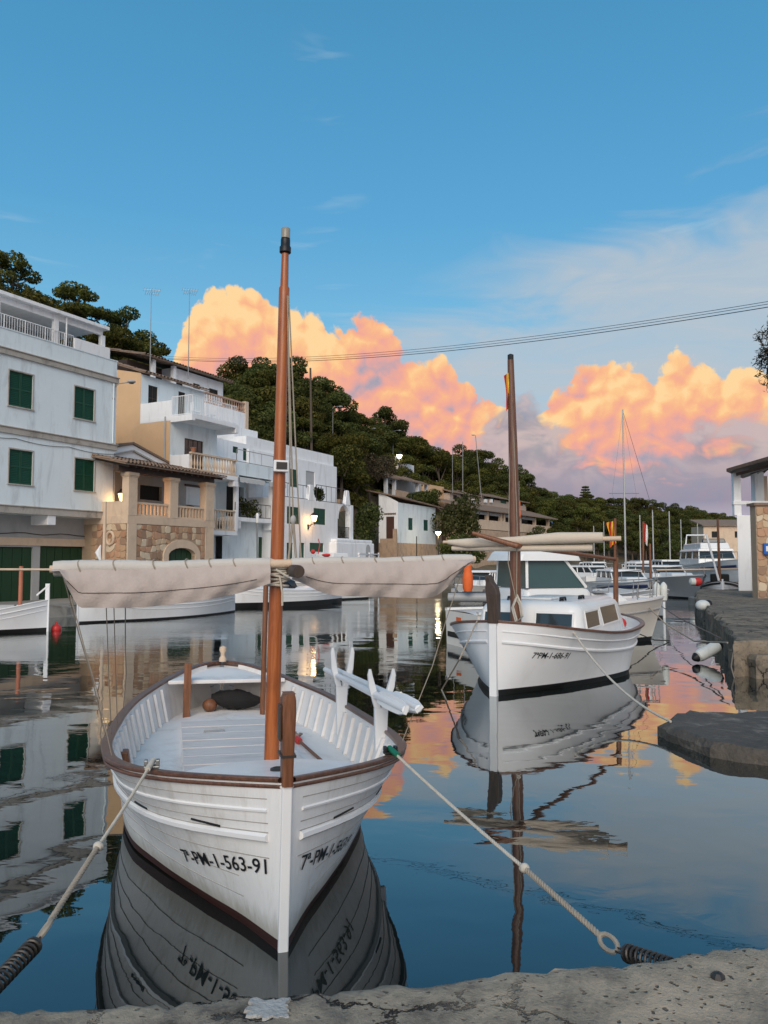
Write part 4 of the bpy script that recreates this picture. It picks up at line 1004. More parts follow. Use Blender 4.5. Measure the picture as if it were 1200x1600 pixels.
# ---------------------------------------------------------------- small white house with brown door
def door_house():
    f = Fr((0,0), HA); A = atY(622, 850, 80.0); f = Fr((A.x, A.y), HA); zb = Zat(622, 848, 0, f)
    t = thing('cottage', 'small white cottage with two green windows and brown side door', 'house', f.P(0,0,BASEZ))
    uE = Uat(680.5, 0, f); zt0, zt1 = Zat(622, 781, 0, f), Zat(680, 797, 0, f); nL = f.picku(592, 800, 0)[0]; zs = f.picku(598, 768, 0)[1]; zt = (zt0+zt1)/2
    wn = [W(638,645,809,828,0,f), W(662,669,812,829,0,f)]
    w = MB(); f.body(w, 0, uE, nL, 0, zb, zt, wn, .12); w.build('wall', M_HOUSE, t)
    for h in wn: shutter(f, t, h, -.02, mat('blue_green_shutter', (.012,.075,.055), .5, .2, 5), slats=5)
    b = MB(); f.box(b, -.05, uE+.05, nL, .06, BASEZ-.2, zb-.003); b.build('plinth', M_STONEWALL, t)
    # left end wall with door facing the camera
    s = MB(); s.add([f.P(-.02,nL,zb), f.P(-.02,0,zb), f.P(-.02,0,zt+.05), f.P(-.02,nL,zs)], [(0,1,2,3)]); s.build('end_wall', M_WHITE, t)
    n0, z0 = f.picku(604, 842, 0); n1, z1 = f.picku(616, 807, 0)
    d = MB(); d.hexa([f.P(-.06,n0,z0), f.P(-.021,n0,z0), f.P(-.021,n1,z0), f.P(-.06,n1,z0), f.P(-.06,n0,z1), f.P(-.021,n0,z1), f.P(-.021,n1,z1), f.P(-.06,n1,z1)]); d.build('door', wood('brown_door', (.05,.018,.012), (.10,.04,.025), .6), t)
    for j in range(7):
        k = MB(); nn = n0-.25+(n1-n0+.5)*(j+.5)/7; k.lathe([(.09,-.3), (.09,.02)], f.P(-.1, nn, z1+.28), 8, f.u*-1+Vector((0,0,-.4))); k.build('canopy_tile', M_TILE, t)
    st = MB(); f.box(st, -.9, -.05, n0-.3, n1+.3, BASEZ, z0-.003); f.box(st, -.95, -.7, n1+.31, n1+.7, BASEZ, z0+1.0); st.build('steps', M_STONEWALL, t)
    # roof sloping down to the right with porch beyond
    zR = Zat(622, 778, 0, f); m = MB(); m.hexa([f.P(-.25,nL-1.5,zs+.15), f.P(uE+1.4,nL-1.5,zt+.35), f.P(uE+1.4,.35,zt-.02), f.P(-.25,.35,zR), f.P(-.25,nL-1.5,zs+.3), f.P(uE+1.4,nL-1.5,zt+.5), f.P(uE+1.4,.35,zt+.13), f.P(-.25,.35,zR+.15)]); m.build('roof', M_TILE, t)
    pw = MB(); f.box(pw, uE+.06, uE+2.4, nL, -.3, BASEZ, zt-.7); pw.build('porch_wall', M_STONEWALL, t)
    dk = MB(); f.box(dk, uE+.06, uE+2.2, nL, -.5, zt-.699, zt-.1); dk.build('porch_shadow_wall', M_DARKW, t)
    pr = MB(); pr.hexa([f.P(uE+.05,nL,zt+.05), f.P(uE+3,nL,zt-.9), f.P(uE+3,.3,zt-1.0), f.P(uE+.05,.3,zt-.05), f.P(uE+.05,nL,zt+.17), f.P(uE+3,nL,zt-.78), f.P(uE+3,.3,zt-.88), f.P(uE+.05,.3,zt+.07)]); pr.build('porch_roof', M_TILE, t)
    return f
FD = door_house()
def globe_post(name, label, px, yb, yt, Y, globe=.2, energy=18, m=M_LAMPW):
    b = atY(px, yb, Y); tp = atY(px, yt, Y); t = thing(name, label, 'street lamp', b); m1 = MB(); m1.tube([b, Vector((b.x,b.y,tp.z))], [.06,.04], 8); m1.build('post', M_DKMETAL, t)
    c = Vector((b.x, b.y, tp.z+globe)); g = MB(); g.lathe([(.5*globe,-globe), (globe,-.2*globe), (1.05*globe,.25*globe)], c, 10); g.build('globe', m, t, smooth=True)
    k = MB(); k.lathe([(1.25*globe,.27*globe), (.9*globe,.75*globe), (.2*globe,1.2*globe)], c, 10); k.build('cap', M_BLACK, t)
    L = bpy.data.lights.new('lamp_light', 'POINT'); L.energy = energy; L.color = (1,.75,.42); L.shadow_soft_size = .2; lo = bpy.data.objects.new('lamp_light', L); C.objects.link(lo); lo.parent = t; lo.location = (c-b)+Vector((-.1,-.1,-globe*1.6))
globe_post('lamp_post', 'lit lamp post standing beside the right end of the small cottage', 685, 870, 836, 82, .28, 60)
# ---------------------------------------------------------------- hillside house with pergola above the cottage
def pergola_house():
    A = atY(625, 800, 98.0); f = Fr((A.x, A.y), HA); P = lambda px, n=0: Uat(px, n, f); Z = lambda px, py, n=0: Zat(px, py, n, f)
    t = thing('pergola_house', 'small white hillside house with tiled pergola above the cottage', 'house', f.P(0,0,Z(625,760)-2))
    zb = Z(625, 776); n1 = f.picku(598, 740, 0)[0]
    w = MB(); f.box(w, P(619,-3), P(647,-3), -7, -3, zb-3, Z(625,722,-3)); f.box(w, P(619,-3)+.01, P(632,-3), -6, -3.4, Z(625,722,-3), Z(625,719,-3)+.5); w.build('wall', M_WHITE, t)
    h = W(623,626,729,743,-3,f); g = MB(); f.box(g, h[0], h[1], -2.99, -2.95, h[2], h[3]); g.build('window', M_DARK, t)
    for px, py in ((604,747), (617,748), (653,753), (667,756)):
        m = MB(); u = P(px, -.3); f.box(m, u-.2, u+.2, -.6, -.2, zb-2, Z(px, py, -.3)); m.build('column', M_WHITE, t)
    m = MB(); f.box(m, P(600,-.3), P(621,-.3), -.6, -.25, Z(610,749,-.3), Z(610,746,-.3)+.1); f.box(m, P(600,-2.9), P(669,-2.9), -2.9, -2.8, zb-2, Z(625,748,-3)); m.build('pergola_wall', M_GREYW, t)
    for a, b, y0, y1 in ((597,622,737,745), (622,669,742,749)):
        m = MB(); z1, z0 = Z(a, y0, -1), Z(a, y1, 0)
        m.hexa([f.P(P(a),-3,z1+.4), f.P(P(b),-3,z1+.4), f.P(P(b),.2,z0), f.P(P(a),.2,z0), f.P(P(a),-3,z1+.55), f.P(P(b),-3,z1+.55), f.P(P(b),.2,z0+.15), f.P(P(a),.2,z0+.15)]); m.build('roof', M_TILE, t)
    m = MB(); f.box(m, P(620), P(640), -.8, -.1, zb-3, Z(630,767)); m.build('terrace_wall', M_STONEWALL, t)
    return f
FP = pergola_house()
# ---------------------------------------------------------------- long stone restaurant
def restaurant():
    A = atY(703, 850, 104.0); f = Fr((A.x, A.y), R(33)); P = lambda px, n=0: Uat(px, n, f); Z = lambda px, py, n=0: Zat(px, py, n, f)
    t = thing('stone_restaurant', 'long stone house with shaded arcade terrace and tiled roofs', 'house', f.P(0,0,BASEZ))
    u0, u1 = P(740), P(862); nb = -4.5
    ztop = Z(740, 768); zr = Z(740, 806); ze = Z(740, 796)
    w = MB(); f.box(w, u0, u1-.5, nb, 0, -1, Z(745,827)); w.build('retaining_wall', M_STONEWALL, t)
    b = MB(); f.box(b, u0, u1, -.35, .02, Z(745,826), Z(745,811)); b.build('terrace_parapet', M_SANDST, t)
    zc = Z(745, 798); zp = Z(745, 811)
    for px in (741,763,784,789,814,837,858):
        m = MB(); u = P(px); f.box(m, u-.28, u+.28, -.5, -.05, zp+.003, zc); m.build('column', M_SANDST, t)
    for a, c in ((744,762), (766,783), (791,813), (817,836)):
        m = MB(); f.box(m, P(a), P(c), -.2, -.12, zc-.45, zc-.02); m.build('roller_blind', M_GREYW, t)
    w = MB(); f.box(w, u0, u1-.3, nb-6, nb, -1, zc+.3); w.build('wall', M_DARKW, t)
    m = MB(); z0 = zc+.02; m.hexa([f.P(P(703),nb-.5,z0+1.7), f.P(u1+1.2,nb-.5,z0+1.7), f.P(u1+1.2,.7,z0), f.P(P(735),.7,z0), f.P(P(703),nb-.5,z0+1.85), f.P(u1+1.2,nb-.5,z0+1.85), f.P(u1+1.2,.7,z0+.16), f.P(P(735),.7,z0+.16)]); m.build('arcade_roof', M_TILE, t)
    # upper storey
    ua, ub = P(703,nb), P(822,nb); zt = Z(703, 770, nb); zt2 = Z(752, 773, nb)
    wn = [W(708,714,773,780,nb,f), W(724,730,775,781,nb,f), W(742,748,777,783,nb,f), W(755,761,776.5,783,nb,f), W(768,772,778,784,nb,f), W(782,791,779,786,nb,f), W(813,817,783,790,nb,f)]
    w = MB(); f.body(w, ua, ub, nb-7, nb, z0, zt, wn, .15); w.build('upper_wall', mat('pale_stone_render', (.44,.36,.30), .9, .18, 2, .01, 20), t)
    for i, h in enumerate(wn):
        if i >= 3: shutter(f, t, h, nb, slats=3)
        else: pane_window(f, t, h, nb, M_DARKW, 2, 1, M_DARK)
    for px in (738, 766, 757):
        m = MB(); u, z = P(px, nb), Z(px, 783, nb); f.box(m, u-.35, u+.35, nb+.01, nb+.35, z-.25, z+.3); m.build('air_conditioner', M_WHITE, t)
    m = MB(); f.box(m, P(668,nb-1), ua, nb-7, nb-1, -1, Z(670,757,nb-1)); m.build('ochre_wing', M_OCHRE, t)
    for a, b, dz in ((702,752,0), (748,824,.25)):
        m = MB(); A0, B0 = P(a,nb)-.3, P(b,nb); m.hexa([f.P(A0,nb-5,zt+1.8+dz), f.P(B0,nb-5,zt+1.8+dz), f.P(B0,nb+.5,zt+dz), f.P(A0,nb+.5,zt+dz), f.P(A0,nb-5,zt+1.95+dz), f.P(B0,nb-5,zt+1.95+dz), f.P(B0,nb+.5,zt+.15+dz), f.P(A0,nb+.5,zt+.15+dz)]); m.build('roof', M_TILE, t)
    for px in (705, 713):
        m = MB(); p = f.P(P(px,nb-5), nb-5, zt+1.8); m.lathe([(.5,0), (.55,.1), (.3,.6), (.1,.75)], p, 10, (-.6,-.6,.5)); m.build('satellite_dish', M_GREYW, t)
    m = MB(); u = P(866); f.box(m, u, u+1.5, -1.2, -.9, zp-.6, zp+1.1); m.build('blue_screen', mat('faded_blue_cloth', (.12,.22,.42), .8, .15, 3), t)
restaurant()
def pole(name, label, cat, px, yb, yt, Y, r=.06, arm=0, lean=0.0, group=None, m=None):
    b = atY(px, yb, Y); tp = atY(px+lean, yt, Y); t = thing(name, label, cat, b, 0, group); k = MB(); k.tube([b-Vector((0,0,1.0)), tp], [r, r*.7], 8); k.build('post', m or M_METAL, t)
    if arm:
        k = MB(); e = tp+Vector((arm,0,.12)); k.tube([tp, tp.lerp(e,.5)+Vector((0,0,.08)), e], r*.6, 6); k.build('arm', m or M_METAL, t)
        h = MB(); h.ball(e, .16, 8, 6, (1.7,1,.5)); h.build('lamp_head', M_GREYW, t, smooth=True)
pole('utility_pole', 'tall bare wooden utility pole in front of the wooded hill behind mast', 'utility pole', 487, 705, 575, 72, .13, 0, -2, None, M_BARK)
G_ = 'street lamps on the hillside road'
pole('hill_street_lamp', 'thin street lamp on the hill, nearest the tall wooden utility pole', 'street lamp', 520, 700, 637, 80, .05, .8, 0, G_)
pole('hill_street_lamp', 'thin street lamp on the hill above the yellowish shrub', 'street lamp', 573, 716, 671, 96, .05, .9, 0, G_)
pole('hill_street_lamp', 'thin street lamp on the hill just left of the white round light', 'street lamp', 614, 728, 674, 104, .05, .9, 0, G_)
pole('tall_aerial', 'thin aerial pole rising from hillside just left of the stone restaurant antenna pair', 'aerial', 707, 760, 703, 112, .06)
pole('tall_aerial', 'thin aerial pole above the satellite dishes of the stone restaurant', 'aerial', 723, 758, 690, 112, .07)
pole('tall_aerial', 'leaning thin aerial with bent tip on the restaurant roof', 'aerial', 752, 768, 681, 115, .07, -.35, -9)
globe_post('white_globe_lamp', 'bright white round light on a short post above the pergola house', 624, 736, 716, 103, .36, 25)
pole('orange_flag_pole', 'short pole on the restaurant terrace behind second boat mast', 'flag pole', 811, 800, 752, 112, .06)
p = atY(808, 778, 112); m = MB(); rg = random.Random(2)
m.grid([[(p.x+.9*i/4-.45, p.y+.1*math.sin(i*1.4+j), p.z-2.2*j/6-.15*i) for i in range(5)] for j in range(7)]); tag(m.build('orange_flag', M_ORANGE, smooth=True), 'limp orange flag hanging beside the second boat mast over restaurant', 'flag')
# ================================================================== trees
def pine_proto(seed, H=7.0, spread=2.4, lobes=16, per=520, size=.125, low=.45):
    rg = random.Random(seed); L = []
    k = MB(); lean = (rg.uniform(-.4,.4), rg.uniform(-.4,.4))
    top = Vector((lean[0], lean[1], H*.8)); mid = Vector((lean[0]*.2+rg.uniform(-.2,.2), lean[1]*.2, H*.4))
    k.tube([(0,0,-1.2), (0,0,.2), mid, top], [.24,.20,.14,.05], 8)
    for i in range(lobes):
        a = rg.uniform(0, 2*PI); q = math.sqrt(rg.uniform(.02, 1)); zz = H*rg.uniform(low, .92)
        sh = 1-.45*abs((zz/H-.62)/.38)
        x, y = spread*q*sh*math.cos(a)+lean[0], spread*q*sh*math.sin(a)+lean[1]
        r = spread*rg.uniform(.26, .46); L.append(((x, y, zz), (r, r, r*rg.uniform(.5,.72))))
        b0 = mid.lerp(top, rg.uniform(0,.8)); k.tube([b0, b0.lerp(Vector((x,y,zz)), .55)+Vector((0,0,-.15)), (x,y,zz-.1)], [.07,.05,.02], 5, False)
    L.append(((lean[0], lean[1], H*.9), (spread*.4, spread*.4, spread*.28)))
    leaves = leaf_mesh('crown', leaf_cloud(L, per, size, seed), M_LEAF[seed % 3])
    t = bpy.data.objects.new('pine_tree', None); C.objects.link(t)
    tr = k.build('trunk', M_BARK, t, local=True, smooth=True); cr = bpy.data.objects.new('crown', leaves); C.objects.link(cr); cr.parent = t
    return t
PROTO = [pine_proto(11), pine_proto(12, 7.4, 2.7, 20), pine_proto(13, 6.6, 2.3, 15, low=.3), pine_proto(14, 7.0, 2.6, 22, low=.22), pine_proto(15, 8.0, 2.2, 13, low=.55)]
UMB = pine_proto(21, 7.5, 2.9, 12, 560, .12, .72)
used = set(); TREES = []
def plant(px, D, h, proto, dz=0.0, sx=1.0, rz=None, rg=random):
    H0 = {0:7.0,1:7.4,2:6.6,3:7.0,4:8.0,5:7.5}[proto]; src = (PROTO+[UMB])[proto]
    o = src if proto not in used else copy_tree(src); used.add(proto)
    s = h/H0; o.location = ((px-600)/FPX*D, D, ground(px, D)+dz); o.scale = (s*sx, s*sx, s); o.rotation_euler = (0, 0, rg.uniform(0, 6.28) if rz is None else rz)
    TREES.append((o, px, D)); return o
rg = random.Random(77)
# skyline row follows the ridge, then the slope is filled in front of it
x = -60
while x < 1180:
    D, zc = crest(x); th = interp(x, SKY, 3)
    plant(x, D-rg.uniform(0, 4), th*rg.uniform(.88, 1.1), rg.randrange(5), rg=rg)
    x += (1.9+rg.uniform(0, 1.1))/D*FPX*(1.0 if x < 860 else 1.25)
def slope_fill(px0, px1, n, f0, f1, h0, h1, seed):
    r2 = random.Random(seed); got = []
    tries = 0
    while len(got) < n and tries < n*30:
        tries += 1; px = r2.uniform(px0, px1); Ds, Dc = shore(px)+7, crest(px)[0]; D = Ds+(Dc-Ds)*r2.uniform(f0, f1); X = (px-600)/FPX*D
        if any((X-a)**2+(D-b)**2 < 2.9 for a, b in got): continue
        got.append((X, D)); plant(px, D, r2.uniform(h0, h1), r2.randrange(5), -.3, 1.05, rg=r2)
slope_fill(-40, 215, 14, .45, .95, 6, 8, 1)
slope_fill(235, 340, 6, .55, .9, 4, 5, 2)
slope_fill(345, 575, 44, .40, .97, 5.5, 8, 3)
slope_fill(565, 690, 24, .62, .97, 5.5, 8, 4)
slope_fill(690, 850, 26, .62, .97, 6, 8, 5)
slope_fill(840, 1165, 120, .02, .97, 6, 8.5, 6)
# a few standing out against the sky
plant(688, 118, 10.5, 5, .5, .8); plant(716, 122, 9, 1, .5); plant(175, 62, 8.5, 5, 0, .9); plant(205, 62, 7.2, 2, .4); plant(20, 56, 7.0, 1, 0, 1.0)
# label every tree by where it grows
def zone(px, D):
    ridge = D > crest(px)[0]-4.5
    if px < 60: return ('pine on the skyline above the veranda roof at the left edge' if ridge else 'dark pine just behind the veranda house roof'), 'pines above the veranda house'
    if px < 232: return ('pine on the skyline behind the white shuttered house' if ridge else 'dark green pine low on the slope between veranda house and ochre wall'), 'pines behind the white houses'
    if px < 345: return 'low pine on the slope behind the ochre house pavilion', 'pines behind the pavilion'
    if px < 575:
        k = 'left of the mast' if px < 430 else ('between mast and utility pole' if px < 490 else 'right of the utility pole')
        return ('pine on the top edge of the rounded hill, ' if ridge else 'dense pine on the face of the rounded hill, ')+k, 'pines on the rounded hill'
    if px < 690: return ('pine on the skyline above the pergola house' if ridge else 'dark pine on the slope behind the pergola house'), 'pines above the pergola house'
    if px < 852:
        k = 'left of the second mast' if px < 800 else 'right of the second mast'
        return ('pine on the skyline above the stone restaurant, ' if ridge else 'pine on the slope above the stone restaurant, ')+k, 'pines above the restaurant'
    k = 'left of the tallest bare mast' if px < 968 else ('between the tallest mast and flybridge cruiser' if px < 1065 else 'nearest the white column house')
    return ('pine on the low far ridge, ' if ridge else 'distant pine in the far wood, ')+k, 'pines of the far wood'
for o, px, D in TREES: lb, gp = zone(px, D); tag(o, lb, 'pine tree', gp)
tag(TREES[-5][0], 'open crowned pine with bare trunk against the pink cloud above the restaurant', 'pine tree', 'pines above the restaurant')
tag(TREES[-3][0], 'open crowned pine with visible branches against the sky behind the white shuttered house', 'pine tree', 'pines behind the white houses')
# lone araucaria-like tree on the far ridge
def tier_tree():
    b = atY(915, 782, 195); t = thing('tiered_tree', 'small tiered conifer standing alone above the far wood', 'conifer', b)
    k = MB(); k.tube([b-Vector((0,0,4)), b+Vector((0,0,3.8))], [.2,.06], 6); k.build('trunk', M_BARK, t)
    L = []
    for j in range(6):
        for a in range(6): r = 1.5*(1-j/7.5); L.append(((r*math.cos(a*1.05+j), r*math.sin(a*1.05+j), j*.68), (.42,.42,.20)))
    o = bpy.data.objects.new('crown', leaf_mesh('crown', leaf_cloud(L, 700, .16, 3), M_LEAF[2])); C.objects.link(o); o.parent = t
tier_tree()
# garden shrubs
bush('yellow_shrub', 'yellowish green rounded shrub on the bank below the hill street lamps', 'shrub', atY(543, 712, 74), (1.9,1.6,1.3), foliage('yellow_leaves', (.05,.055,.012), (.11,.11,.025), (.2,.18,.05)), 11, .13, 420)
bush('hedge_shrub', 'dark shrub on the bank beside the cube house roof', 'shrub', atY(538, 742, 68), (1.8,1.5,1.6), M_LEAF[0], 12, .13, 420)
bush('hedge_shrub', 'dark shrub cascading beside the left end of the cottage', 'shrub', atY(572, 862, 73), (1.6,1.6,2.6), M_LEAF[2], 13, .14, 380)
bush('agave_shrub', 'dark round shrub in front of the pergola house terrace', 'shrub', atY(663, 792, 90), (2.2,1.6,1.1), M_LEAF[2], 14, .14, 400)
bush('reed_shrub', 'tall pale green bushy shrub between the cottage and restaurant', 'shrub', atY(715, 858, 88), (2.7,2.0,3.4), foliage('reed_leaves', (.03,.035,.01), (.075,.075,.03), (.14,.13,.06)), 15, .17, 260, 10)
bush('reed_shrub', 'dark ivy covered bank below the pale bushy shrub', 'shrub', atY(720, 885, 84), (2.8,1.8,1.8), M_LEAF[2], 16, .15, 320)
bush('bank_shrub', 'bare brownish shrub on the dry stone terrace left of pergola house', 'shrub', atY(590, 752, 84), (2.2,1.8,1.6), foliage('dry_leaves', (.05,.04,.025), (.10,.08,.05), (.17,.13,.09)), 17, .12, 240)
def terrace_walls():
    for i, (a, b, D0, D1, h) in enumerate(((528, 622, 78, 97, 1.3), (556, 606, 74, 84, 1.6))):
        m = MB(); pts = []
        for k in range(7): px = a+(b-a)*k/6; D = D0+(D1-D0)*k/6; pts.append(Vector(((px-600)/FPX*D, D, ground(px, D)+.2)))
        for p, q in zip(pts, pts[1:]): m.bar(p, q, .5, h)
        tag(m.build('terrace_wall', M_STONEWALL, None), ('upper dry stone terrace wall on the bank below the hill street lamps', 'lower dry stone terrace wall beside the dark climbing shrub')[i], 'wall')
terrace_walls()
# near olive branch reaching in at the right edge
def olive():
    b = Vector((12.2, 20.5, .68)); t = thing('olive_tree', 'grey green tree whose twigs reach into the right edge of sky', 'tree', b); rg = random.Random(8); k = MB()
    top = atY(1215, 545, 20); c = top-b
    k.tube([(0,0,-.3), (-.1,0,2), (-.5,-.1,4.2), c*.9], [.24,.2,.14,.08], 8); L = []; tw = MB(); LV = []
    npr = np.random.default_rng(4)
    for i in range(150):
        d = Vector((rg.gauss(0,1), rg.gauss(0,1), rg.gauss(0,.9))).normalized(); p0 = c+d*rg.uniform(.1,.5); p1 = c+Vector((d.x*1.0, d.y*1.0, d.z*1.35))*rg.uniform(.65,1.05)+Vector((.35,0,0))
        pm = p0.lerp(p1,.55)+Vector((rg.uniform(-.1,.1),0,.05)); tw.tube([p0, pm, p1], [.014,.009,.004], 4, False)
        for j in range(26):
            f = rg.uniform(.2,1.02); q = (p0.lerp(pm, f*2) if f < .5 else pm.lerp(p1, f*2-1))+Vector((rg.gauss(0,.04), rg.gauss(0,.04), rg.gauss(0,.04)))
            ax = Vector((rg.gauss(0,1), rg.gauss(0,1), rg.gauss(0,1)+.3)).normalized(); sd = ax.orthogonal().normalized(); s = rg.uniform(.04,.075); w = s*.32
            LV += [q-ax*s*.1, q+ax*s+sd*w, q+ax*2*s, q+ax*s-sd*w]
    k.build('trunk', M_BARK, t, local=True, smooth=True); tw.build('twigs', M_BARK, t, local=True)['kind'] = 'stuff'
    o = bpy.data.objects.new('crown', leaf_mesh('crown', np.array([tuple(v) for v in LV]), M_OLIVE)); C.objects.link(o); o.parent = t
olive()
# ================================================================== boats
from bisect import bisect_right
_PC = {}
def pchip(x, tab):
    k = id(tab); e = _PC.get(k)
    if e is None or e[0] is not tab:
        xs = [float(p[0]) for p in tab]; ys = [float(p[1]) for p in tab]; h = [q-p for p, q in zip(xs, xs[1:])]; d = [(q-p)/w for p, q, w in zip(ys, ys[1:], h)]
        m = [d[0]]+[0.0 if d[i-1]*d[i] <= 0 else 3*(h[i]+h[i-1])/((2*h[i]+h[i-1])/d[i-1]+(h[i]+2*h[i-1])/d[i]) for i in range(1, len(d))]+[d[-1]]
        e = _PC[k] = (tab, xs, ys, h, m)
    _, xs, ys, h, m = e; x = min(max(x, xs[0]), xs[-1]); i = min(bisect_right(xs, x)-1, len(xs)-2); t = (x-xs[i])/h[i]; t2 = t*t; t3 = t2*t
    return (2*t3-3*t2+1)*ys[i]+(t3-2*t2+t)*h[i]*m[i]+(-2*t3+3*t2)*ys[i+1]+(t3-t2)*h[i]*m[i+1]
class Hull:
    """boat hull in local axes: bow at y=0, stern at y=L, z=0 the waterline"""
    def __init__(s, L, bR, zR, bW, flare=1.15, rake=0.0, draft=.3, n=32):
        s.n = n; s.L, s.tR, s.tZ, s.tW, s.fl, s.rake, s.draft = L, bR, zR, bW, flare, rake, draft
    def b(s, y): return max(0.0, pchip(y, s.tR))
    def z(s, y): return pchip(y, s.tZ)
    def w(s, y): return max(0.0, pchip(y, s.tW))
    def half(s, y, z):
        if z <= 0: return s.w(y)*max(0.0, 1+z/s.draft*.85)
        v = min(1.0, z/s.z(y)); return s.w(y)+(s.b(y)-s.w(y))*v**s.fl
    def pt(s, side, y, z, off=0.0):
        x = s.half(y, z)+off; v = max(0, min(1, z/s.z(y)))
        return Vector((side*x, y-s.rake*v*max(0, 1-y/(.25*s.L)), z))
    def ys(s, n=None):
        n = n or s.n; return [s.L*(.5-.5*math.cos(PI*i/n)) for i in range(n+1)]
    def shell(s, mats, parent, boot=.06, name='hull', nz=15):
        mb = MB()
        for side in (-1, 1):
            rows = []
            for y in s.ys():
                zt = s.z(y); zz = [-s.draft, -s.draft*.5, 0, boot]+[boot+(zt-boot)*k/nz for k in range(1, nz+1)]
                rows.append([s.pt(side, y, z) for z in zz])
            for c0, c1, mi in ((0, 3, 1), (3, 3+nz, 0)):
                mb.cur = mi; mb.grid([r[c0:c1+1] for r in rows])
        if s.b(s.L) > .1:
            y = s.L; zt = s.z(y); mb.cur = 0
            zz = [-s.draft, 0, zt*.5, zt]; mb.grid([[s.pt(-1, y, z) for z in zz], [s.pt(1, y, z) for z in zz]])
        return mb.build(name, mats, parent, smooth=True, local=True)
    def strake(s, parent, dz, r=.018, y0=.06, y1=None, m=None, name='rubbing_strake', frac=None):
        y1 = s.L-.06 if y1 is None else y1
        for side in (-1, 1):
            mb = MB(); pts = []
            for i in range(41):
                y = y0+(y1-y0)*i/40; z = s.z(y)-dz if frac is None else s.z(y)*frac; pts.append(s.pt(side, y, z, r*.25))
            mb.tube(pts, r, 6); mb.build(name, m or M_WPAINT, parent, smooth=True, local=True)
    def rail(s, parent, m, w=.10, h=.05, over=.025, name='rail', dz=0.0):
        for side in (-1, 1):
            mb = MB(); rows = []
            for y in s.ys(max(36, s.n)):
                b, z = s.b(y), s.z(y)+dz; i = max(0.0, b-w+over)
                yy = s.pt(1, y, s.z(y)).y; rows.append([(side*i, yy, z), (side*(b+over), yy, z), (side*(b+over), yy, z+h), (side*i, yy, z+h)])
            mb.grid(rows, True); mb.build(name, m, parent, local=True, bevel=.008)
    def lining(s, parent, m, zd, wall=.06, inset=.13, name='bulwark', y0=.15, y1=None):
        y1 = s.L-.15 if y1 is None else y1
        for side in (-1, 1):
            mb = MB(); rows = []
            for i in range(41):
                y = y0+(y1-y0)*i/40; rows.append([(side*max(.0, s.b(y)-wall), y, s.z(y)+.005), (side*max(0, min(s.b(y)-inset, s.half(y, zd)-.045)), y, zd)])
            mb.grid(rows); mb.build(name, m, parent, local=True, smooth=True)
    def deck(s, parent, m, zd, inset=.11, y0=.15, y1=None, camber=.03, name='deck', zfun=None):
        y1 = s.L-.15 if y1 is None else y1; mb = MB(); rows = []
        for i in range(31):
            y = y0+(y1-y0)*i/30; z = zd if zfun is None else zfun(y); b = max(.01, min(s.b(y)-inset+.02, s.half(y, z)-.04))
            rows.append([(b*x, y, z+camber*(1-x*x)) for x in [-1,-.75,-.5,-.25,0,.25,.5,.75,1]])
        mb.grid(rows); return mb.build(name, m, parent, local=True, smooth=True)
def lettering(txt, hull, side, parent, y0, z0, size, slope=0.0, m=None, name='registration', flip=False, wide=None, off=.010):
    cu = bpy.data.curves.new('txt', 'FONT'); cu.body = txt; cu.size = 1.0; cu.resolution_u = 3; cu.offset = .010
    o = bpy.data.objects.new('txt', cu); C.objects.link(o); dg = bpy.context.evaluated_depsgraph_get(); me = bpy.data.meshes.new_from_object(o.evaluated_get(dg))
    bpy.data.objects.remove(o); xs = [v.co.x for v in me.vertices]; wid = max(xs)-min(xs); x0 = min(xs)
    bm_v = []
    for v in me.vertices:
        u, h = (v.co.x-x0)*(size*.80 if wide is None else wide/wid), v.co.y*size
        y = y0-u if side < 0 else y0+u         # text reads left to right as seen from outside
        z = z0+h+slope*u; bm_v.append(hull.pt(side, max(.01, y), z, off))
    mb = MB(); mb.add(bm_v, [tuple(p.vertices) for p in me.polygons]); bpy.data.meshes.remove(me)
    return mb.build(name, m or M_LETTER, parent, local=True)
def stem_post(hull, parent, m, w=.07, d=.09, top=None, name='stem', z0=-.25, fwd=.03):
    mb = MB(); zt = hull.z(0) if top is None else top; P = []
    for i in range(9):
        z = z0+(zt-z0)*i/8; y = hull.pt(1, .001, max(z, 0)).y; P.append([(-w/2, y-fwd, z), (w/2, y-fwd, z), (w/2*.9, y+d, z), (-w/2*.9, y+d, z)])
    mb.grid(P, True); mb.add(P[-1], [(0,1,2,3)]); return mb.build(name, m, parent, local=True, bevel=.008)
def rope(pts, r, strands=3, turns=14, n=160, sag=0.0):
    """laid rope: strands twisted round a smooth path"""
    pts = [Vector(p) for p in pts]; d = [0]
    for a, b in zip(pts, pts[1:]): d.append(d[-1]+(b-a).length)
    def at(t):
        s = t*d[-1]; i = 0
        while i < len(pts)-2 and d[i+1] < s: i += 1
        f = (s-d[i])/max(1e-6, d[i+1]-d[i]); return pts[i].lerp(pts[i+1], f)-Vector((0,0,sag*4*t*(1-t)))
    mb = MB()
    for k in range(strands):
        q = []
        for i in range(n+1):
            t = i/n; p = at(t); tg = (at(min(1,t+.004))-at(max(0,t-.004))).normalized(); a = tg.orthogonal().normalized(); b = tg.cross(a); ph = 2*PI*(turns*t+k/strands)
            q.append(p+(a*math.cos(ph)+b*math.sin(ph))*r*.55)
        mb.tube(q, r*.62, 6)
    return mb
def line(name, label, pts, r=.006, m=None, cat='rope', sag=0.0, group=None):
    pts = [Vector(p) for p in pts]; q = []
    if sag and len(pts) == 2: pts = [pts[0].lerp(pts[1], k/14)-Vector((0,0,sag*4*(k/14)*(1-k/14))) for k in range(15)]
    mb = MB(); mb.tube(pts, r, 6); o = mb.build(name, m or M_ROPE, None, smooth=True); return tag(o, label, cat, group)

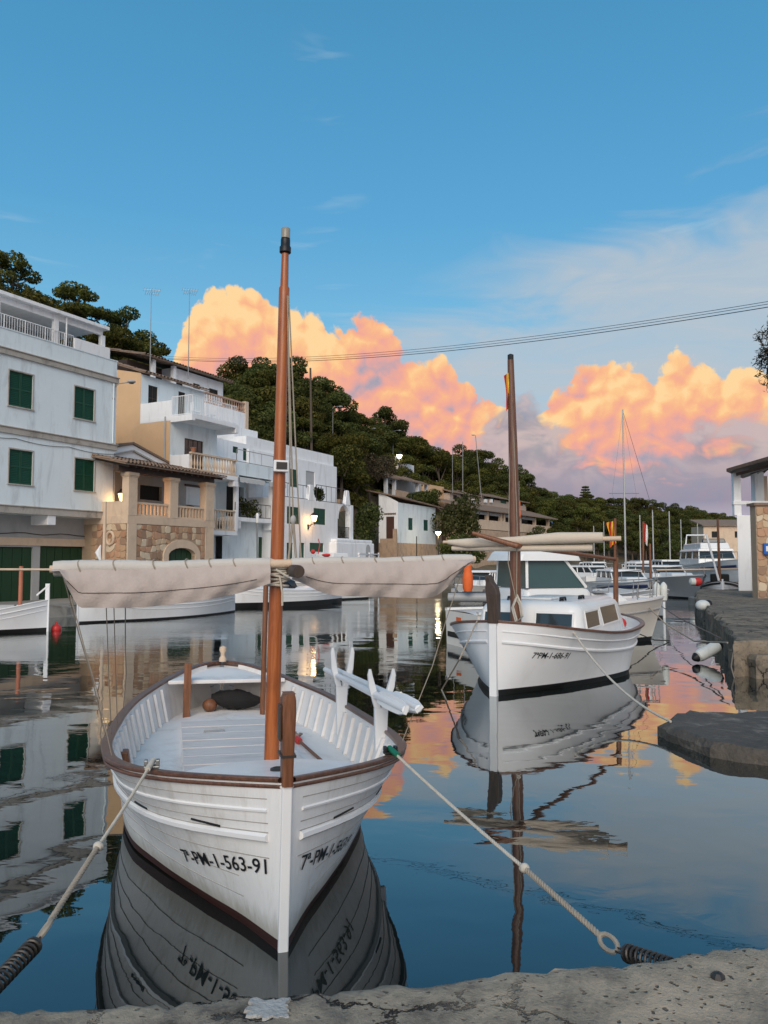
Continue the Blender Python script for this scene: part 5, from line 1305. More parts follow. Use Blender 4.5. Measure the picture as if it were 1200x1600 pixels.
# ---------------------------------------------------------------- the near boat
H1 = Hull(6.15, [(0,.03),(.12,.20),(.3,.43),(.6,.76),(.9,.98),(1.3,1.12),(2.0,1.18),(3.0,1.15),(3.8,1.07),(4.6,.90),(5.3,.68),(5.75,.46),(6.0,.26),(6.15,.03)],
          [(0,.97),(.6,.90),(1.3,.85),(2.2,.81),(3.2,.79),(4.4,.80),(5.4,.84),(6.15,.91)],
          [(0,.03),(.4,.20),(.75,.385),(1.4,.71),(2.0,.95),(2.6,1.04),(3.5,1.02),(4.5,.80),(5.3,.5),(5.9,.16),(6.15,.03)], n=80)
B1 = thing('wooden_boat', 'open white wooden boat with brown rail and orange mast moored nearest the camera', 'boat', (-.60,4.70,0), .269)
B1.rotation_euler = (0, .018, .269)
MB1 = Matrix.Translation(B1.location) @ B1.rotation_euler.to_matrix().to_4x4()
def b1(x, y, z): return MB1 @ Vector((x, y, z))
def b1_local(p): return MB1.inverted() @ Vector(p)
def on_b1(px, py, y):     # local point on the cross plane at boat station y seen at the pixel
    r = pix(px, py); E = Vector((0,0,EYE)); nrm = MB1.to_3x3() @ Vector((0,1,0)); o = b1(0, y, 0); t = (o-E).dot(nrm)/r.dot(nrm); return b1_local(E+r*t)
H1.shell([M_HULLP, M_BOOT], B1, .06)
H1.rail(B1, M_RAIL, .085, .03, .024); H1.rail(B1, M_RAIL, .045, .024, .014, 'rail_moulding', -.036)
H1.strake(B1, .17, .012); H1.strake(B1, .33, .026, name='belt_strake'); [H1.strake(B1, k, .0035, m=M_SEAM, name='plank_seam') for k in (.10, .245, .30, .45)]
for k in (.36, .22): H1.strake(B1, 0, .003, .3, 5.6, M_SEAM, 'plank_seam', k)
for side in (-1, 1):
    for y in (.42, 1.05):
        mb = MB(); mb.tube([H1.pt(side, y+d, H1.z(y)-.285, .002) for d in (-.09, 0, .09)], .008, 6); mb.build('scupper', M_BLACK, B1, local=True)
ZD = .40
H1.lining(B1, M_WDECK, ZD, .05, .14); H1.deck(B1, M_WDECK, ZD, .13, camber=.05)
stem_post(H1, B1, M_WPAINT, .062, .08, .955)
mb = MB(); prof = [(.955,.033,.07),(1.10,.034,.075),(1.25,.038,.085),(1.38,.042,.09),(1.46,.040,.09),(1.50,.030,.07)]
mb.grid([[(-w, -.045, z), (w, -.045, z), (w, -.045+d*1.6, z), (-w, -.045+d*1.6, z)] for z, w, d in prof], True); mb.add([(-.036,-.045,1.50),(.036,-.045,1.50),(.036,.075,1.50),(-.036,.075,1.50)], [(0,1,2,3)]); post = mb.build('stem_head', M_BROWN, B1, local=True, bevel=.012)
mb = MB(); mb.box(-.055,-.043,-.03,.075,1.22,1.43); mb.build('cheek_piece', M_DARKW, post, local=True, bevel=.004); mb = MB(); mb.box(-.046,.046,-.048,.10,1.125,1.14); mb.build('iron_band', M_DKMETAL, post, local=True)
# ribs along the inside of the bulwark
for side in (-1, 1):
    y = 1.0
    while y < 5.0:
        b0, z0 = H1.b(y)-.055, H1.z(y)-.03; b1_, z1 = min(H1.b(y)-.135, H1.half(y, ZD)-.05), ZD+.005; w = .036
        mb = MB(); mb.hexa([(side*(b1_-.035), y-w, z1), (side*b1_, y-w, z1), (side*b1_, y+w, z1), (side*(b1_-.035), y+w, z1), (side*(b0-.035), y-w, z0), (side*b0, y-w, z0), (side*b0, y+w, z0), (side*(b0-.035), y+w, z0)])
        mb.build('rib', M_WDECK, B1, local=True, bevel=.006); y += .27
# foredeck with a bulging after edge
mb = MB(); rows = []
for i in range(25):
    f = -1+2*i/24; rows.append([])
    ye = .95-.42*abs(f)**2.2; 
    for k in range(9):
        y = .05+(ye-.05)*k/8; bb = max(.004, H1.b(y)-.07); rows[-1].append((f*bb, y, H1.z(y)-.035+.035*(1-f*f)))
mb.grid(rows); fd = mb.build('foredeck', M_WPAINT, B1, local=True, smooth=True)
mb = MB(); e = [r[-1] for r in rows]; mb.grid([e, [(x, y, z-.05) for x, y, z in e]]); mb.build('foredeck_edge', M_WPAINT, fd, local=True)
mb = MB(); mb.lathe([(.055,0), (.055,.014), (.04,.02), (.03,.012)], (.02,.52,.905), 20); mb.build('deck_plate', M_DKMETAL, fd, local=True, smooth=True)
# hatch made of boards
ha = MB(); ha.box(-.56,.52,1.75,4.35,ZD+.02,ZD+.075); hatch = ha.build('hatch', M_WDECK, B1, local=True, bevel=.01)
yy = 1.77
for k in range(8):
    w = .318; mb = MB(); mb.box(-.55,.51,yy,yy+w-.022,ZD+.076,ZD+.092+.002*(k % 3)); mb.build('board', M_HATCH, hatch, local=True, bevel=.004); yy += .322
mb = MB(); mb.tube([(-.32,3.7,ZD+.1), (-.32,3.7,ZD+.12), (-.12,3.72,ZD+.12), (-.12,3.72,ZD+.1)], .012, 6); mb.build('hatch_handle', M_GREYW, hatch, local=True)
# stern bench, posts
ys_ = 5.12; bb = H1.b(ys_)-.07; mb = MB(); mb.hexa([(-bb-.03,ys_-.12,.80), (bb+.03,ys_-.12,.80), (bb-.1,ys_+.16,.81), (-bb+.1,ys_+.16,.81), (-bb-.03,ys_-.12,.845), (bb+.03,ys_-.12,.845), (bb-.1,ys_+.16,.85), (-bb+.1,ys_+.16,.85)]); mb.build('stern_bench', M_WDECK, B1, local=True, bevel=.01)
H1.deck(B1, M_WDECK, .8, .08, 5.29, 6.0, .02, 'stern_deck', lambda y: H1.z(y)-.05)
p = on_b1(294, 1036, 4.95); mb = MB(); mb.box(p.x-.042, p.x+.042, 4.90, 4.98, ZD, p.z); mb.build('crutch_post', M_BROWN, B1, local=True, bevel=.006)
mb = MB(); mb.lathe([(.05,0), (.045,.05), (.028,.07), (.03,.11), (.05,.15), (.045,.19), (.01,.21)], (0,6.05,H1.z(6.1)+.03), 12); mb.build('stern_knob', M_SANDST, B1, local=True, smooth=True)
# mast
ms = .99; mx = on_b1(424.5, 1185, ms).x
def mz(py): return on_b1(440, py, ms).z
mb = MB(); ring = [(ZD,.056),(mz(1185),.055),(mz(890),.050),(mz(720),.045),(mz(560),.041),(mz(470),.040),(mz(450),.040),(mz(447),.031),(mz(394),.027)]
mb.tube([(mx, ms, z) for z, r in ring], [r for z, r in ring], 16); mast = mb.build('mast', M_MAST, B1, local=True, smooth=True)
mb = MB(); mb.lathe([(.030,0), (.044,.01), (.044,.05), (.036,.06), (.036,.11)], (mx,ms,mz(396)), 14); mb.build('lamp_base', M_BLACK, mast, local=True, smooth=True)
mb = MB(); mb.lathe([(.034,0), (.034,.075), (.030,.08)], (mx,ms,mz(372)), 14); mb.build('lamp_lens', mat('smoky_lens', (.30,.27,.22), .15, .1, 5), mast, local=True, smooth=True)
z = mz(739); mb = MB(); mb.box(mx-.052,mx+.058,ms-.085,ms-.03,z,z+.085); nl = mb.build('navigation_light', M_WPAINT, mast, local=True, bevel=.006); mb = MB(); mb.box(mx-.035,mx+.045,ms-.092,ms-.086,z+.018,z+.07); mb.build('light_lens', M_GLASS, nl, local=True)
# yard across the mast with the rolled awning hanging from it
def yard_pt(px, py): 
    r = pix(px, py); E = Vector((0,0,EYE)); nrm = MB1.to_3x3() @ Vector((0,1,0)); o = b1(0, ms-.09, 0); t = (o-E).dot(nrm)/r.dot(nrm); return b1_local(E+r*t)
def awning(pa, pb, ya, yb, bottom, r0, r1, name):
    A, B = yard_pt(pa, ya), yard_pt(pb, yb); mb = MB(); N = 26; rg = random.Random(int(pa)); pts = []; rad = []
    for i in range(N+1): f = i/N; pts.append(A.lerp(B, f)+Vector((0,0,.006*math.sin(f*9)))); rad.append((r0+(r1-r0)*f)*(1+.04*math.sin(f*23)+.03*math.sin(f*61)))
    mb.tube(pts, rad, 14); roll = mb.build(name, M_CANVAS2, B1, local=True, smooth=True)
    mb = MB(); rows = []; N = 60
    for i in range(N+1):
        f = i/N; px = pa+(pb-pa)*f; t = A.lerp(B, f); yb_ = pchip(px, bottom) if bottom[0][0] <= px <= bottom[-1][0] else None
        zb = yard_pt(px, yb_).z if yb_ else t.z-.02
        zb = min(zb, t.z-.02); col = []
        for k in range(9):
            g = k/8; z = t.z+(zb-t.z)*g; bulge = .045*math.sin(PI*g*.9)+.016*math.sin(f*17+g*3)*g+.010*math.sin(f*43+g*9)*g+.008*math.sin(f*97-g*6)*g*(1-g)*3+.004*math.sin(f*160+g*11)*g
            col.append((t.x, t.y-.04-bulge, z))
        rows.append(col)
    back = [[(x, y+.012, z) for x, y, z in reversed(c)] for c in rows]
    mb.grid([a+b for a, b in zip(rows, back)], True); cl = mb.build('awning_cloth', M_CANVAS, roll, local=True, smooth=True)
    for k in range(1, 7):
        c = A.lerp(B, k/7+.03*math.sin(k*5)); rr = r0+(r1-r0)*k/7; tie = MB(); tie.tube([c+Vector((.012*math.sin(a*2), rr*1.07*math.cos(a), rr*1.07*math.sin(a))) for a in [2*PI*j/16 for j in range(17)]], .005, 5, False); tie.build('tie', M_ROPED, roll, local=True)
    for g, m2 in ((.64, M_DKMETAL),):
        mb = MB(); mb.tube([Vector(c[5])+Vector((0,-.003,0)) for c in rows[4:-4]], .0022, 5); mb.build('seam', M_DARKW, roll, local=True)
    return roll
awning(84, 421, 889, 881.5, [(98,900),(112,928),(128,949),(196,949),(301,939),(372,926),(400,918),(421,911)], .052, .041, 'rolled_awning')
awning(455, 737, 881, 874, [(455,905),(469,910),(500,925),(522,930),(602,932.5),(650,934),(672,932),(684,926),(705,905),(725,884),(737,876)], .040, .036, 'rolled_awning')
A, Bq = yard_pt(78, 889.5), yard_pt(742, 873.5); mb = MB(); mb.tube([A, A.lerp(Bq,.5), Bq], [.026,.032,.024], 10); mb.build('yard', M_SANDST, B1, local=True, smooth=True)
q = on_b1(467, 893, .5); s_end = on_b1(416, 898, 4.9); mb = MB(); mb.tube([(q.x,.5,q.z), (q.x,.53,q.z), (mx+.11, ms+.0, q.z), (s_end.x, 4.95, q.z+.0)], [.040,.045,.046,.038], 14); mb.build('boom', M_DARKW, B1, local=True, smooth=True)
mb = MB(); mb.tube([(s_end.x, 4.9, ZD), (s_end.x, 4.9, q.z)], .032, 10); mb.build('boom_post', M_BROWN, B1, local=True, smooth=True)
# lashings on the mast
mb = MB(); rg = random.Random(9)
for k in range(9):
    zz = mz(914)+(mz(878)-mz(914))*k/8; r = .062+rg.uniform(-.004,.01); tl = rg.uniform(-.5,.5); mb.tube([(mx+r*1.05*math.cos(a)+ (.02 if math.cos(a)>0 else 0), ms-.01+r*1.2*math.sin(a), zz+tl*.05*math.cos(a)) for a in [2*PI*j/18 for j in range(19)]], .0085, 6, False)
mb.tube([(mx+.01,ms-.1,mz(900)), (mx+.03,ms-.11,mz(925)), (mx+.035,ms-.09,mz(945))], .008, 6); mb.tube([(mx-.02,ms-.1,mz(890)), (mx+.06,ms-.12,mz(900)), (mx+.15,ms-.1,mz(886))], .009, 6)
lash = mb.build('lashing', M_ROPE, B1, local=True, smooth=True); lash['kind'] = 'stuff'
# halyards
top = on_b1(449, 462, ms-.04); e1 = on_b1(456, 884, ms-.06); e2 = on_b1(471, 884, ms-.06); blk = on_b1(458, 812, ms-.06)
for pts in ([top, on_b1(456, 720, ms-.06), blk], [top+Vector((.01,0,0)), on_b1(463, 720, ms-.06), e2], [top, on_b1(453, 690, ms-.06), on_b1(452, 884, ms-.06)]):
    mb = MB(); mb.tube(pts, .0055, 6); mb.build('halyard', M_ROPED, B1, local=True)
mb = MB(); mb.ball(blk, .028, 10, 8, (.8,.6,1.2)); mb.build('pulley', M_GREYW, B1, local=True, smooth=True)
for e in (e1+Vector((-.03,0,0)), e1+Vector((.035,0,0))):
    mb = MB(); mb.tube([blk, e], .009, 6); mb.build('tackle', M_ROPED, B1, local=True)
# registration on both bows
lettering('7ª-PM-1-563-91', H1, -1, B1, .80, .262, .125, .215, wide=.73)
lettering('7ª-PM-1-563-91', H1, 1, B1, .09, .415, .125, -.20, wide=.76)
# fairleads
for px, py, side, mm in ((235,1211,-1,M_METAL), (622,1191,1,M_BLACK)):
    y = .66 if side < 0 else .74; p = Vector((side*(H1.b(y)-.02), y, H1.z(y)+.035)); mb = MB(); mb.box(p.x-.05,p.x+.05,p.y-.03,p.y+.03,p.z,p.z+.018); mb.box(p.x-.05,p.x-.025,p.y-.025,p.y+.025,p.z+.018,p.z+.055); mb.box(p.x+.025,p.x+.05,p.y-.025,p.y+.025,p.z+.018,p.z+.055); mb.build('fairlead', mm, B1, local=True, bevel=.006)
FL = b1(-(H1.b(.66)-.02), .66, H1.z(.66)+.07); FRr = b1(H1.b(.74)-.02, .74, H1.z(.74)+.07)
# thole block on the left bulwark
mb = MB(); y = 2.35; mb.hexa([(-(H1.b(y)-.20), y-.07, ZD+.05), (-(H1.b(y)-.11), y-.07, ZD+.05), (-(H1.b(y)-.11), y+.07, ZD+.05), (-(H1.b(y)-.20), y+.07, ZD+.05), (-(H1.b(y)-.16), y-.07, ZD+.26), (-(H1.b(y)-.08), y-.07, ZD+.26), (-(H1.b(y)-.08), y+.07, ZD+.26), (-(H1.b(y)-.16), y+.07, ZD+.26)]); mb.build('thole_block', M_BROWN, B1, local=True, bevel=.01)
# forked crutches on the right side
FORK = []
for px, pyb, pyt, y in ((530,1098,1012,3.25), (606,1143,1045,1.85)):
    x = H1.b(y)-.09; zt = on_b1(px, pyt, y).z; z0 = ZD+.12; mb = MB()
    mb.hexa([(x-.045,y-.03,z0), (x+.045,y-.03,z0), (x+.045,y+.03,z0), (x-.045,y+.03,z0), (x-.06,y-.025,H1.z(y)+.22), (x+.06,y-.025,H1.z(y)+.22), (x+.06,y+.025,H1.z(y)+.22), (x-.06,y+.025,H1.z(y)+.22)])
    for sg in (-1, 1): 
        z1 = H1.z(y)+.221; mb.grid([[(x+sg*.005,y-.024,z1), (x+sg*.06,y-.024,z1), (x+sg*.06,y+.024,z1), (x+sg*.005,y+.024,z1)], [(x+sg*.055,y-.024,z1+.18), (x+sg*.115,y-.024,z1+.18), (x+sg*.115,y+.024,z1+.18), (x+sg*.055,y+.024,z1+.18)], [(x+sg*.085,y-.02,zt-.05), (x+sg*.125,y-.02,zt-.05), (x+sg*.125,y+.02,zt-.05), (x+sg*.085,y+.02,zt-.05)], [(x+sg*.095,y-.012,zt), (x+sg*.115,y-.012,zt), (x+sg*.115,y+.012,zt), (x+sg*.095,y+.012,zt)]], True)
    mb.build('oar_crutch', M_WPAINT, B1, local=True, bevel=.005); FORK.append((x, y, H1.z(y)+.30))
# two white oars lying in the crutches
def oar(label, dx, dz, twist, blade_near):
    (x1, y1, z1), (x0, y0, z0) = FORK; d = Vector((x1-x0, y1-y0, z1-z0)).normalized(); c = Vector((x0+dx, y0, z0+dz)); N = c-d*.82; Fp = c+d*1.95
    o = bpy.data.objects.new('oar', None); C.objects.link(o); o.matrix_world = MB1.copy(); tag(o, label, 'oar', 'white oars in the crutches')
    mb = MB(); mb.tube([N, c, Fp], [.030,.034,.026], 10); mb.build('shaft', M_WPAINT, o, local=True, smooth=True)
    sd = Vector((math.cos(twist), 0, math.sin(twist))); sd = (sd-d*sd.dot(d)).normalized(); up = d.cross(sd)
    e, s = (N, 1) if blade_near else (Fp, -1); mb = MB(); rows = []
    for f, w in ((0,.035), (.15,.058), (.5,.066), (.8,.055), (.85,.026)):
        p = e+d*(s*f*.85-s*.02); rows.append([p+sd*w+up*.014, p-sd*w+up*.014, p-sd*w-up*.014, p+sd*w-up*.014])
    mb.grid(rows, True); mb.add(rows[0], [(0,1,2,3)]); mb.build('blade', M_WPAINT, o, local=True, bevel=.004)
oar('white wooden oar with broad blade towards the camera, on the mast side of the crutches', -.055, .035, 1.2, True)
oar('white wooden oar on the outer side of the two forked crutches', .05, .04, .7, True)
# mop lying on deck
m0, m1 = on_b1(470, 1135, 3.15), None
mp = bpy.data.objects.new('mop', None); C.objects.link(mp); mp.matrix_world = MB1.copy(); tag(mp, 'mop with worn head and red collar lying on the white deck', 'mop')
a = Vector((.60,3.35,ZD+.07)); b = Vector((.80,1.35,ZD+.05)); mb = MB(); mb.tube([a, b], .016, 8); mb.build('handle', M_BROWN, mp, local=True); mb = MB(); mb.lathe([(.03,-.06), (.038,0), (.03,.06)], a+(b-a).normalized()*.06, 10, (b-a)); mb.build('collar', M_RED, mp, local=True)
mb = MB(); rg = random.Random(6)
for k in range(40): d = Vector((rg.uniform(-.12,.1), rg.uniform(.05,.26), rg.uniform(-.055,.02))); mb.tube([a, a+d*.5+Vector((0,0,.03)), a+d], .009, 5)
mb.build('mop_head', mat('dirty_mop', (.30,.22,.19), .95, .3, 20), mp, local=True)['kind'] = 'stuff'
# dark canvas bag under the stern bench
bg = bpy.data.objects.new('canvas_bag', None); C.objects.link(bg); bg.matrix_world = MB1.copy(); tag(bg, 'dark lumpy canvas bag stowed under the stern bench', 'bag')
mb = MB(); rg = random.Random(3); rows = []
for i in range(13):
    f = i/12; r = .125*math.sin(PI*min(.98, .08+f*.9))**.6; rows.append([(-.18+f*.62, 5.18+r*1.1*math.cos(a)+rg.uniform(-.012,.012), ZD+.15+.04*(1-f)+r*math.sin(a)*.95+rg.uniform(-.012,.012)) for a in [2*PI*k/14 for k in range(15)]])
mb.grid(rows); mb.build('bag_body', mat('black_canvas', (.014,.013,.013), .85, .3, 6, .01, 20), bg, local=True, smooth=True)
mb = MB(); mb.ball((-.20,5.12,ZD+.12), .09, 10, 8, (1,1,.9)); mb.build('leather_patch', M_BROWN, bg, local=True, smooth=True)
# thin lines from the awning ends down to the rail
for i, (P0, P1) in enumerate(((b1_local(b1(*yard_pt(100, 905))), Vector((-(H1.b(1.9)-.01), 1.9, H1.z(1.9)+.05))), (yard_pt(110, 930), Vector((-(H1.b(1.15)-.01), 1.15, H1.z(1.15)+.05))), (yard_pt(196, 949), Vector((-(H1.b(3.3)-.01), 3.3, H1.z(3.3)+.05))), (yard_pt(725, 884), Vector((H1.b(1.2)-.01, 1.2, H1.z(1.2)+.05))))):
    mb = MB(); mid = P0.lerp(P1, .55)+Vector((.02,0,-.03)); mb.tube([P0, P0.lerp(P1,.3)+Vector((.006,0,-.012)), mid, P1], .0042, 5); mb.build('awning_line', M_ROPED, B1, local=True)
for k, (px, y) in enumerate(((160, 2.2), (172, 2.7))):
    P0 = yard_pt(px+6, 946); P1 = Vector((-(H1.b(y)-.03), y, H1.z(y)+.03)); mb = MB(); mb.tube([P0, P0.lerp(P1,.5)+Vector((0,0,-.02)), P1], .0035, 5); mb.build('awning_line', M_ROPED, B1, local=True)
# mooring lines with spring snubbers
def coil(a, b, R0, r, turns):
    a, b = Vector(a), Vector(b); t = (b-a).normalized(); u = t.orthogonal().normalized(); v = t.cross(u); N = turns*14; mb = MB()
    mb.tube([a+(b-a)*(i/N)+(u*math.cos(2*PI*i/14)+v*math.sin(2*PI*i/14))*R0 for i in range(N+1)], r, 6); return mb
def mooring(label, start, eye, rod_end, coil_a, coil_b, anchor, sleeve, knot_f):
    t = thing('mooring_line', label, 'mooring line', start); start = Vector(start); eye, coil_a, coil_b, anchor = map(Vector, (eye, coil_a, coil_b, anchor))
    d = (eye-start).normalized(); dn = (coil_b-coil_a).normalized()
    knot = start.lerp(eye, knot_f)
    rope([start, knot], .0092, 3, int((knot-start).length/.055), 220, .012).build('rope', M_ROPE, t, smooth=True)
    rope([knot, eye], .0130, 3, int((eye-knot).length/.06), 120).build('splice', M_ROPED, t, smooth=True)
    mb = MB(); mb.ball(knot, .026, 8, 6, (1.1,1,1)); mb.build('knot', M_ROPE, t, smooth=True)
    sd = d.orthogonal().normalized(); lp = [eye+d*(.055-.055*math.cos(2*PI*k/16))+sd*(.028*math.sin(2*PI*k/16)) for k in range(17)]; mb = MB(); mb.tube(lp, .011, 7, False); mb.build('eye_loop', M_ROPED, t, smooth=True)
    mb = MB(); e = eye+d*.10
    for s in (-1, 1): mb.tube([e+sd*.008*s, coil_a+sd*.012*s, coil_b-dn*.02+sd*.012*s], .0045, 6)
    mb.build('steel_rod', M_DKMETAL, t)
    coil(coil_a, coil_b, .033, .0062, int((coil_b-coil_a).length/.025)).build('steel_spring', M_DKMETAL, t, smooth=True)
    mb = MB(); mb.lathe([(.038,-.006), (.038,.006)], coil_a, 12, dn); mb.build('spring_cap', M_DKMETAL, t); mb = MB(); mb.tube([coil_b, anchor], .009, 6); mb.ball(anchor, .03, 8, 6); mb.build('anchor_ring', M_DKMETAL, t)
    if sleeve: mb = MB(); mb.tube([start-d*.02, start+d*.13], .021, 10); mb.build('rope_sleeve', M_GREENTAPE, t, smooth=True)
    else: mb = MB(); mb.tube([start-d*.03, start+d*.10], .019, 10); mb.build('rope_whipping', M_ROPE, t, smooth=True)
e = atY(78, 1440, 3.55); ca = atY(52, 1478, 3.38); cb = atY(-20, 1552, 3.06)
mooring('thick pale rope with steel spring from the near boat left bow to quay', FL, e, None, ca, cb, Vector((cb.x-.12, 2.72, .755)), False, .62)
e = atY(938, 1462, 3.55); ca = atY(982, 1490, 3.34); cb = atY(1050, 1512, 3.12)
mooring('thick pale rope with green sleeve from the near boat right bow to quay', FRr, e, None, ca, cb, Vector((cb.x+.10, 2.93, .76)), True, .74)
# ---------------------------------------------------------------- second boat: decked, with cabin
def superell(B, L, n1, m1, N=14, bow=.03): return [(L*i/N, max(bow, B*max(0, 1-abs(2*i/N-1)**n1)**m1)) for i in range(N+1)]
H2 = Hull(7.3, superell(1.62, 7.3, 3.12, .64, 20), [(0,1.24),(1.2,1.05),(2.4,.93),(3.8,.87),(5.2,.88),(6.4,.93),(7.3,1.0)], superell(1.50, 7.3, 1.5, 1.0, 20), 1.05, n=64)
RZ2 = -.50
B2 = thing('cabin_boat', 'white wooden boat with blue white cabin and beige furled sail, second from camera', 'boat', (1.87,13.25,0), RZ2)
M2 = Matrix.Translation(B2.location) @ Matrix.Rotation(RZ2, 4, 'Z')
def on_b2(px, py, y, Mx=None):
    Mx = M2 if Mx is None else Mx; r = pix(px, py); E = Vector((0,0,EYE)); nrm = Mx.to_3x3() @ Vector((0,1,0)); o = Mx @ Vector((0,y,0)); t = (o-E).dot(nrm)/r.dot(nrm); return Mx.inverted() @ (E+r*t)
H2.shell([M_WPAINT, M_BBOOT], B2, .10)
H2.rail(B2, M_RAIL, .10, .045, .035); H2.strake(B2, .14, .014); H2.strake(B2, .32, .03, name='belt_strake')
H2.lining(B2, M_WDECK, .74, .06, .12); H2.deck(B2, M_WDECK, .74, .10, camber=.05)
stem_post(H2, B2, M_WPAINT, .13, .14, 1.23, fwd=.05)
mb = MB(); mb.grid([[(-w+o, -.06+dy, z), (w+o, -.06+dy, z), (w+o, .14+dy, z), (-w+o, .14+dy, z)] for z, w, o, dy in ((1.23,.085,0,0),(1.5,.09,0,.0),(1.72,.10,-.01,.0),(1.84,.09,-.03,.01),(1.93,.05,-.07,.02),(2.0,.045,-.09,.02),(2.05,.03,-.11,.03))], True); mb.build('stem_head', M_DARKW, B2, local=True, bevel=.01)
lettering('7ªPM-1-686-91', H2, 1, B2, .42, .62, .15, -.075); lettering('7ªPM-1-686-91', H2, -1, B2, 1.5, .58, .15, .05)
# cabin: rounded box leaning inwards
zc0, zc1 = .76, 1.50
def cab(y, z):
    f = (z-zc0)/(zc1-zc0); return 1.10-.13*f
def cabin_shell():
    mb = MB(); rows = []; ring = []
    ys0, ys1 = 1.75, 5.7
    for z in (zc0, 1.0, 1.2, 1.36, 1.43, 1.48, zc1+.01):
        f = (z-zc0)/(zc1-zc0); sh = 0 if z < 1.37 else (.03 if z < 1.45 else (.09 if z < 1.49 else .2)); w = cab(0, z)-sh; a = ys0+.18*f+sh; b = ys1-.35*f-sh; c = .22; P = []
        for cx, cy, a0 in ((w-c, a+c, -PI/2), (w-c, b-c, 0), (-w+c, b-c, PI/2), (-w+c, a+c, PI)):
            for k in range(6): t = a0+PI/2*k/5; P.append((cx+c*math.cos(t), cy+c*math.sin(t), z))
        rows.append(P)
    mb.grid(rows, True); n = len(rows[-1]); mb.add(rows[-1], [tuple(range(n))]); return mb.build('cabin', M_GEL, B2, local=True, smooth=True)
cabin = cabin_shell()
def cab_window(face, a, b, z0, z1, slant=0.0):
    """window proud of the cabin wall: front face spans x, side faces span y"""
    m = MB(); g = MB()
    def P(t, z, o):
        f = (z-zc0)/(zc1-zc0)
        if face == 'front': return Vector((t, 1.75+.18*f-o, z))
        return Vector((face*(cab(0, z)+o), t+slant*(z-z0), z))
    q = [(a,z0), (b,z0), (b,z1), (a,z1)]; w = .035
    iq = [(a+w,z0+w), (b-w,z0+w), (b-w,z1-w), (a+w,z1-w)]
    for i in range(4):
        j = (i+1) % 4; m.hexa([P(*q[i],.002), P(*q[j],.002), P(*iq[j],.002), P(*iq[i],.002), P(*q[i],.02), P(*q[j],.02), P(*iq[j],.02), P(*iq[i],.02)])
    fr_ = m.build('window_frame', M_GEL, B2, local=True, bevel=.004); g.hexa([P(*k,.001) for k in iq]+[P(*k,.010) for k in iq]); g.build('pane', M_GLASS, fr_, local=True)
for a, b in ((-.90,-.14), (.14,.90)): cab_window('front', a, b, 1.0, 1.33)
for s in (-1, 1): cab_window(s, 2.15, 3.25, .98, 1.34, .12); cab_window(s, 3.5, 5.0, .97, 1.38, -.25)
for x, y in ((-.55,2.3), (.5,2.35), (.62,3.3)):
    mb = MB(); mb.tube([(x,y,1.50), (x,y+.04,1.57), (x+.02,y+.30,1.57), (x+.02,y+.34,1.50)], .022, 6); mb.box(x-.02,x+.03,y+.15,y+.19,1.50,1.56); mb.build('grab_handle', M_BLACK, cabin, local=True)
mb = MB(); mb.box(-.45,.25,2.6,3.2,1.512,1.56); mb.build('roof_hatch', M_GEL, cabin, local=True, bevel=.02)
# rig
sm = 1.42; m2x = on_b2(806, 960, sm).x; z2 = lambda py: on_b2(803, py, sm).z; zt2 = z2(562)
mb = MB(); mb.tube([(m2x,sm,.74), (m2x,sm,2.5), (m2x-.02,sm,z2(700)), (m2x-.05,sm,zt2)], [.105,.10,.085,.06], 14); mast2 = mb.build('mast', wood('grey_brown_mast', (.09,.035,.02), (.20,.085,.045), .5), B2, local=True, smooth=True)
mb = MB(); mb.lathe([(.06,0), (.06,.10), (.02,.12)], (m2x-.05,sm,zt2), 10); mb.build('mast_cap', M_BLACK, mast2, local=True)
def roll(pts, rad, name, m): 
    mb = MB(); mb.tube(pts, rad, 12); return mb.build(name, m, B2, local=True, smooth=True)
a, b, c = on_b2(700, 847, 1.25), on_b2(805, 845, 1.3), on_b2(942, 840, 1.55)
roll([a, a.lerp(b,.3)+Vector((0,0,-.03)), b, b.lerp(c,.5)+Vector((0,0,.02)), c], [.045,.095,.08,.11,.10], 'furled_sail', M_SAIL)
roll([a.lerp(b,.05)+Vector((0,.05,-.12)), b+Vector((0,.05,-.14)), c+Vector((-.2,.05,-.18))], [.05,.06,.07], 'sail_fold', M_SAIL)
roll([a+Vector((-.1,0,0)), c+Vector((.32,0,-.02))], [.03,.045], 'yard', M_SANDST)
a, c = on_b2(738, 833, 1.0), on_b2(962, 874, 6.3)
roll([a, on_b2(805,852,1.15), c], [.038,.055,.04], 'boom', M_BROWN)
py0 = on_b2(962, 955, 6.3); mb = MB(); mb.tube([(py0.x,6.3,.76), (c.x,6.3,c.z+.05)], .06, 10); mb.build('boom_post', M_BROWN, B2, local=True)
# white and red fenders at the stern
mb = MB(); p = on_b2(970, 974, 5.7); mb.ball(p, .13, 14, 10); rf = mb.build('red_ball', M_RED, None, local=True, smooth=True); rf.matrix_world = M2.copy(); rf.name = 'ball_fender'; tag(rf, 'small red ball fender on the stern deck of the cabin boat', 'fender')
for k, (x, z) in enumerate(((803,945), (812,950), (799,955))):
    pass
st = [on_b2(805, 930, sm-.05), on_b2(812, 945, sm-.1), on_b2(815, 965, sm-.05), on_b2(806, 972, sm-.1), on_b2(800, 950, sm-.12), on_b2(806, 935, sm-.1)]
mb = MB(); mb.tube(st, .02, 6); mb.tube([p+Vector((.03,-.02,.03)) for p in st], .018, 6); mb.build('coiled_halyard', M_ROPE, B2, local=True, smooth=True)
for px, py in ((812,700), (798,760)):
    mb = MB(); mb.tube([(m2x-.03,sm-.02,zt2-.15), on_b2(px-4, py+120, sm-.12), on_b2(807, 940, sm-.12)], .008, 5); mb.build('halyard', M_ROPED, B2, local=True)
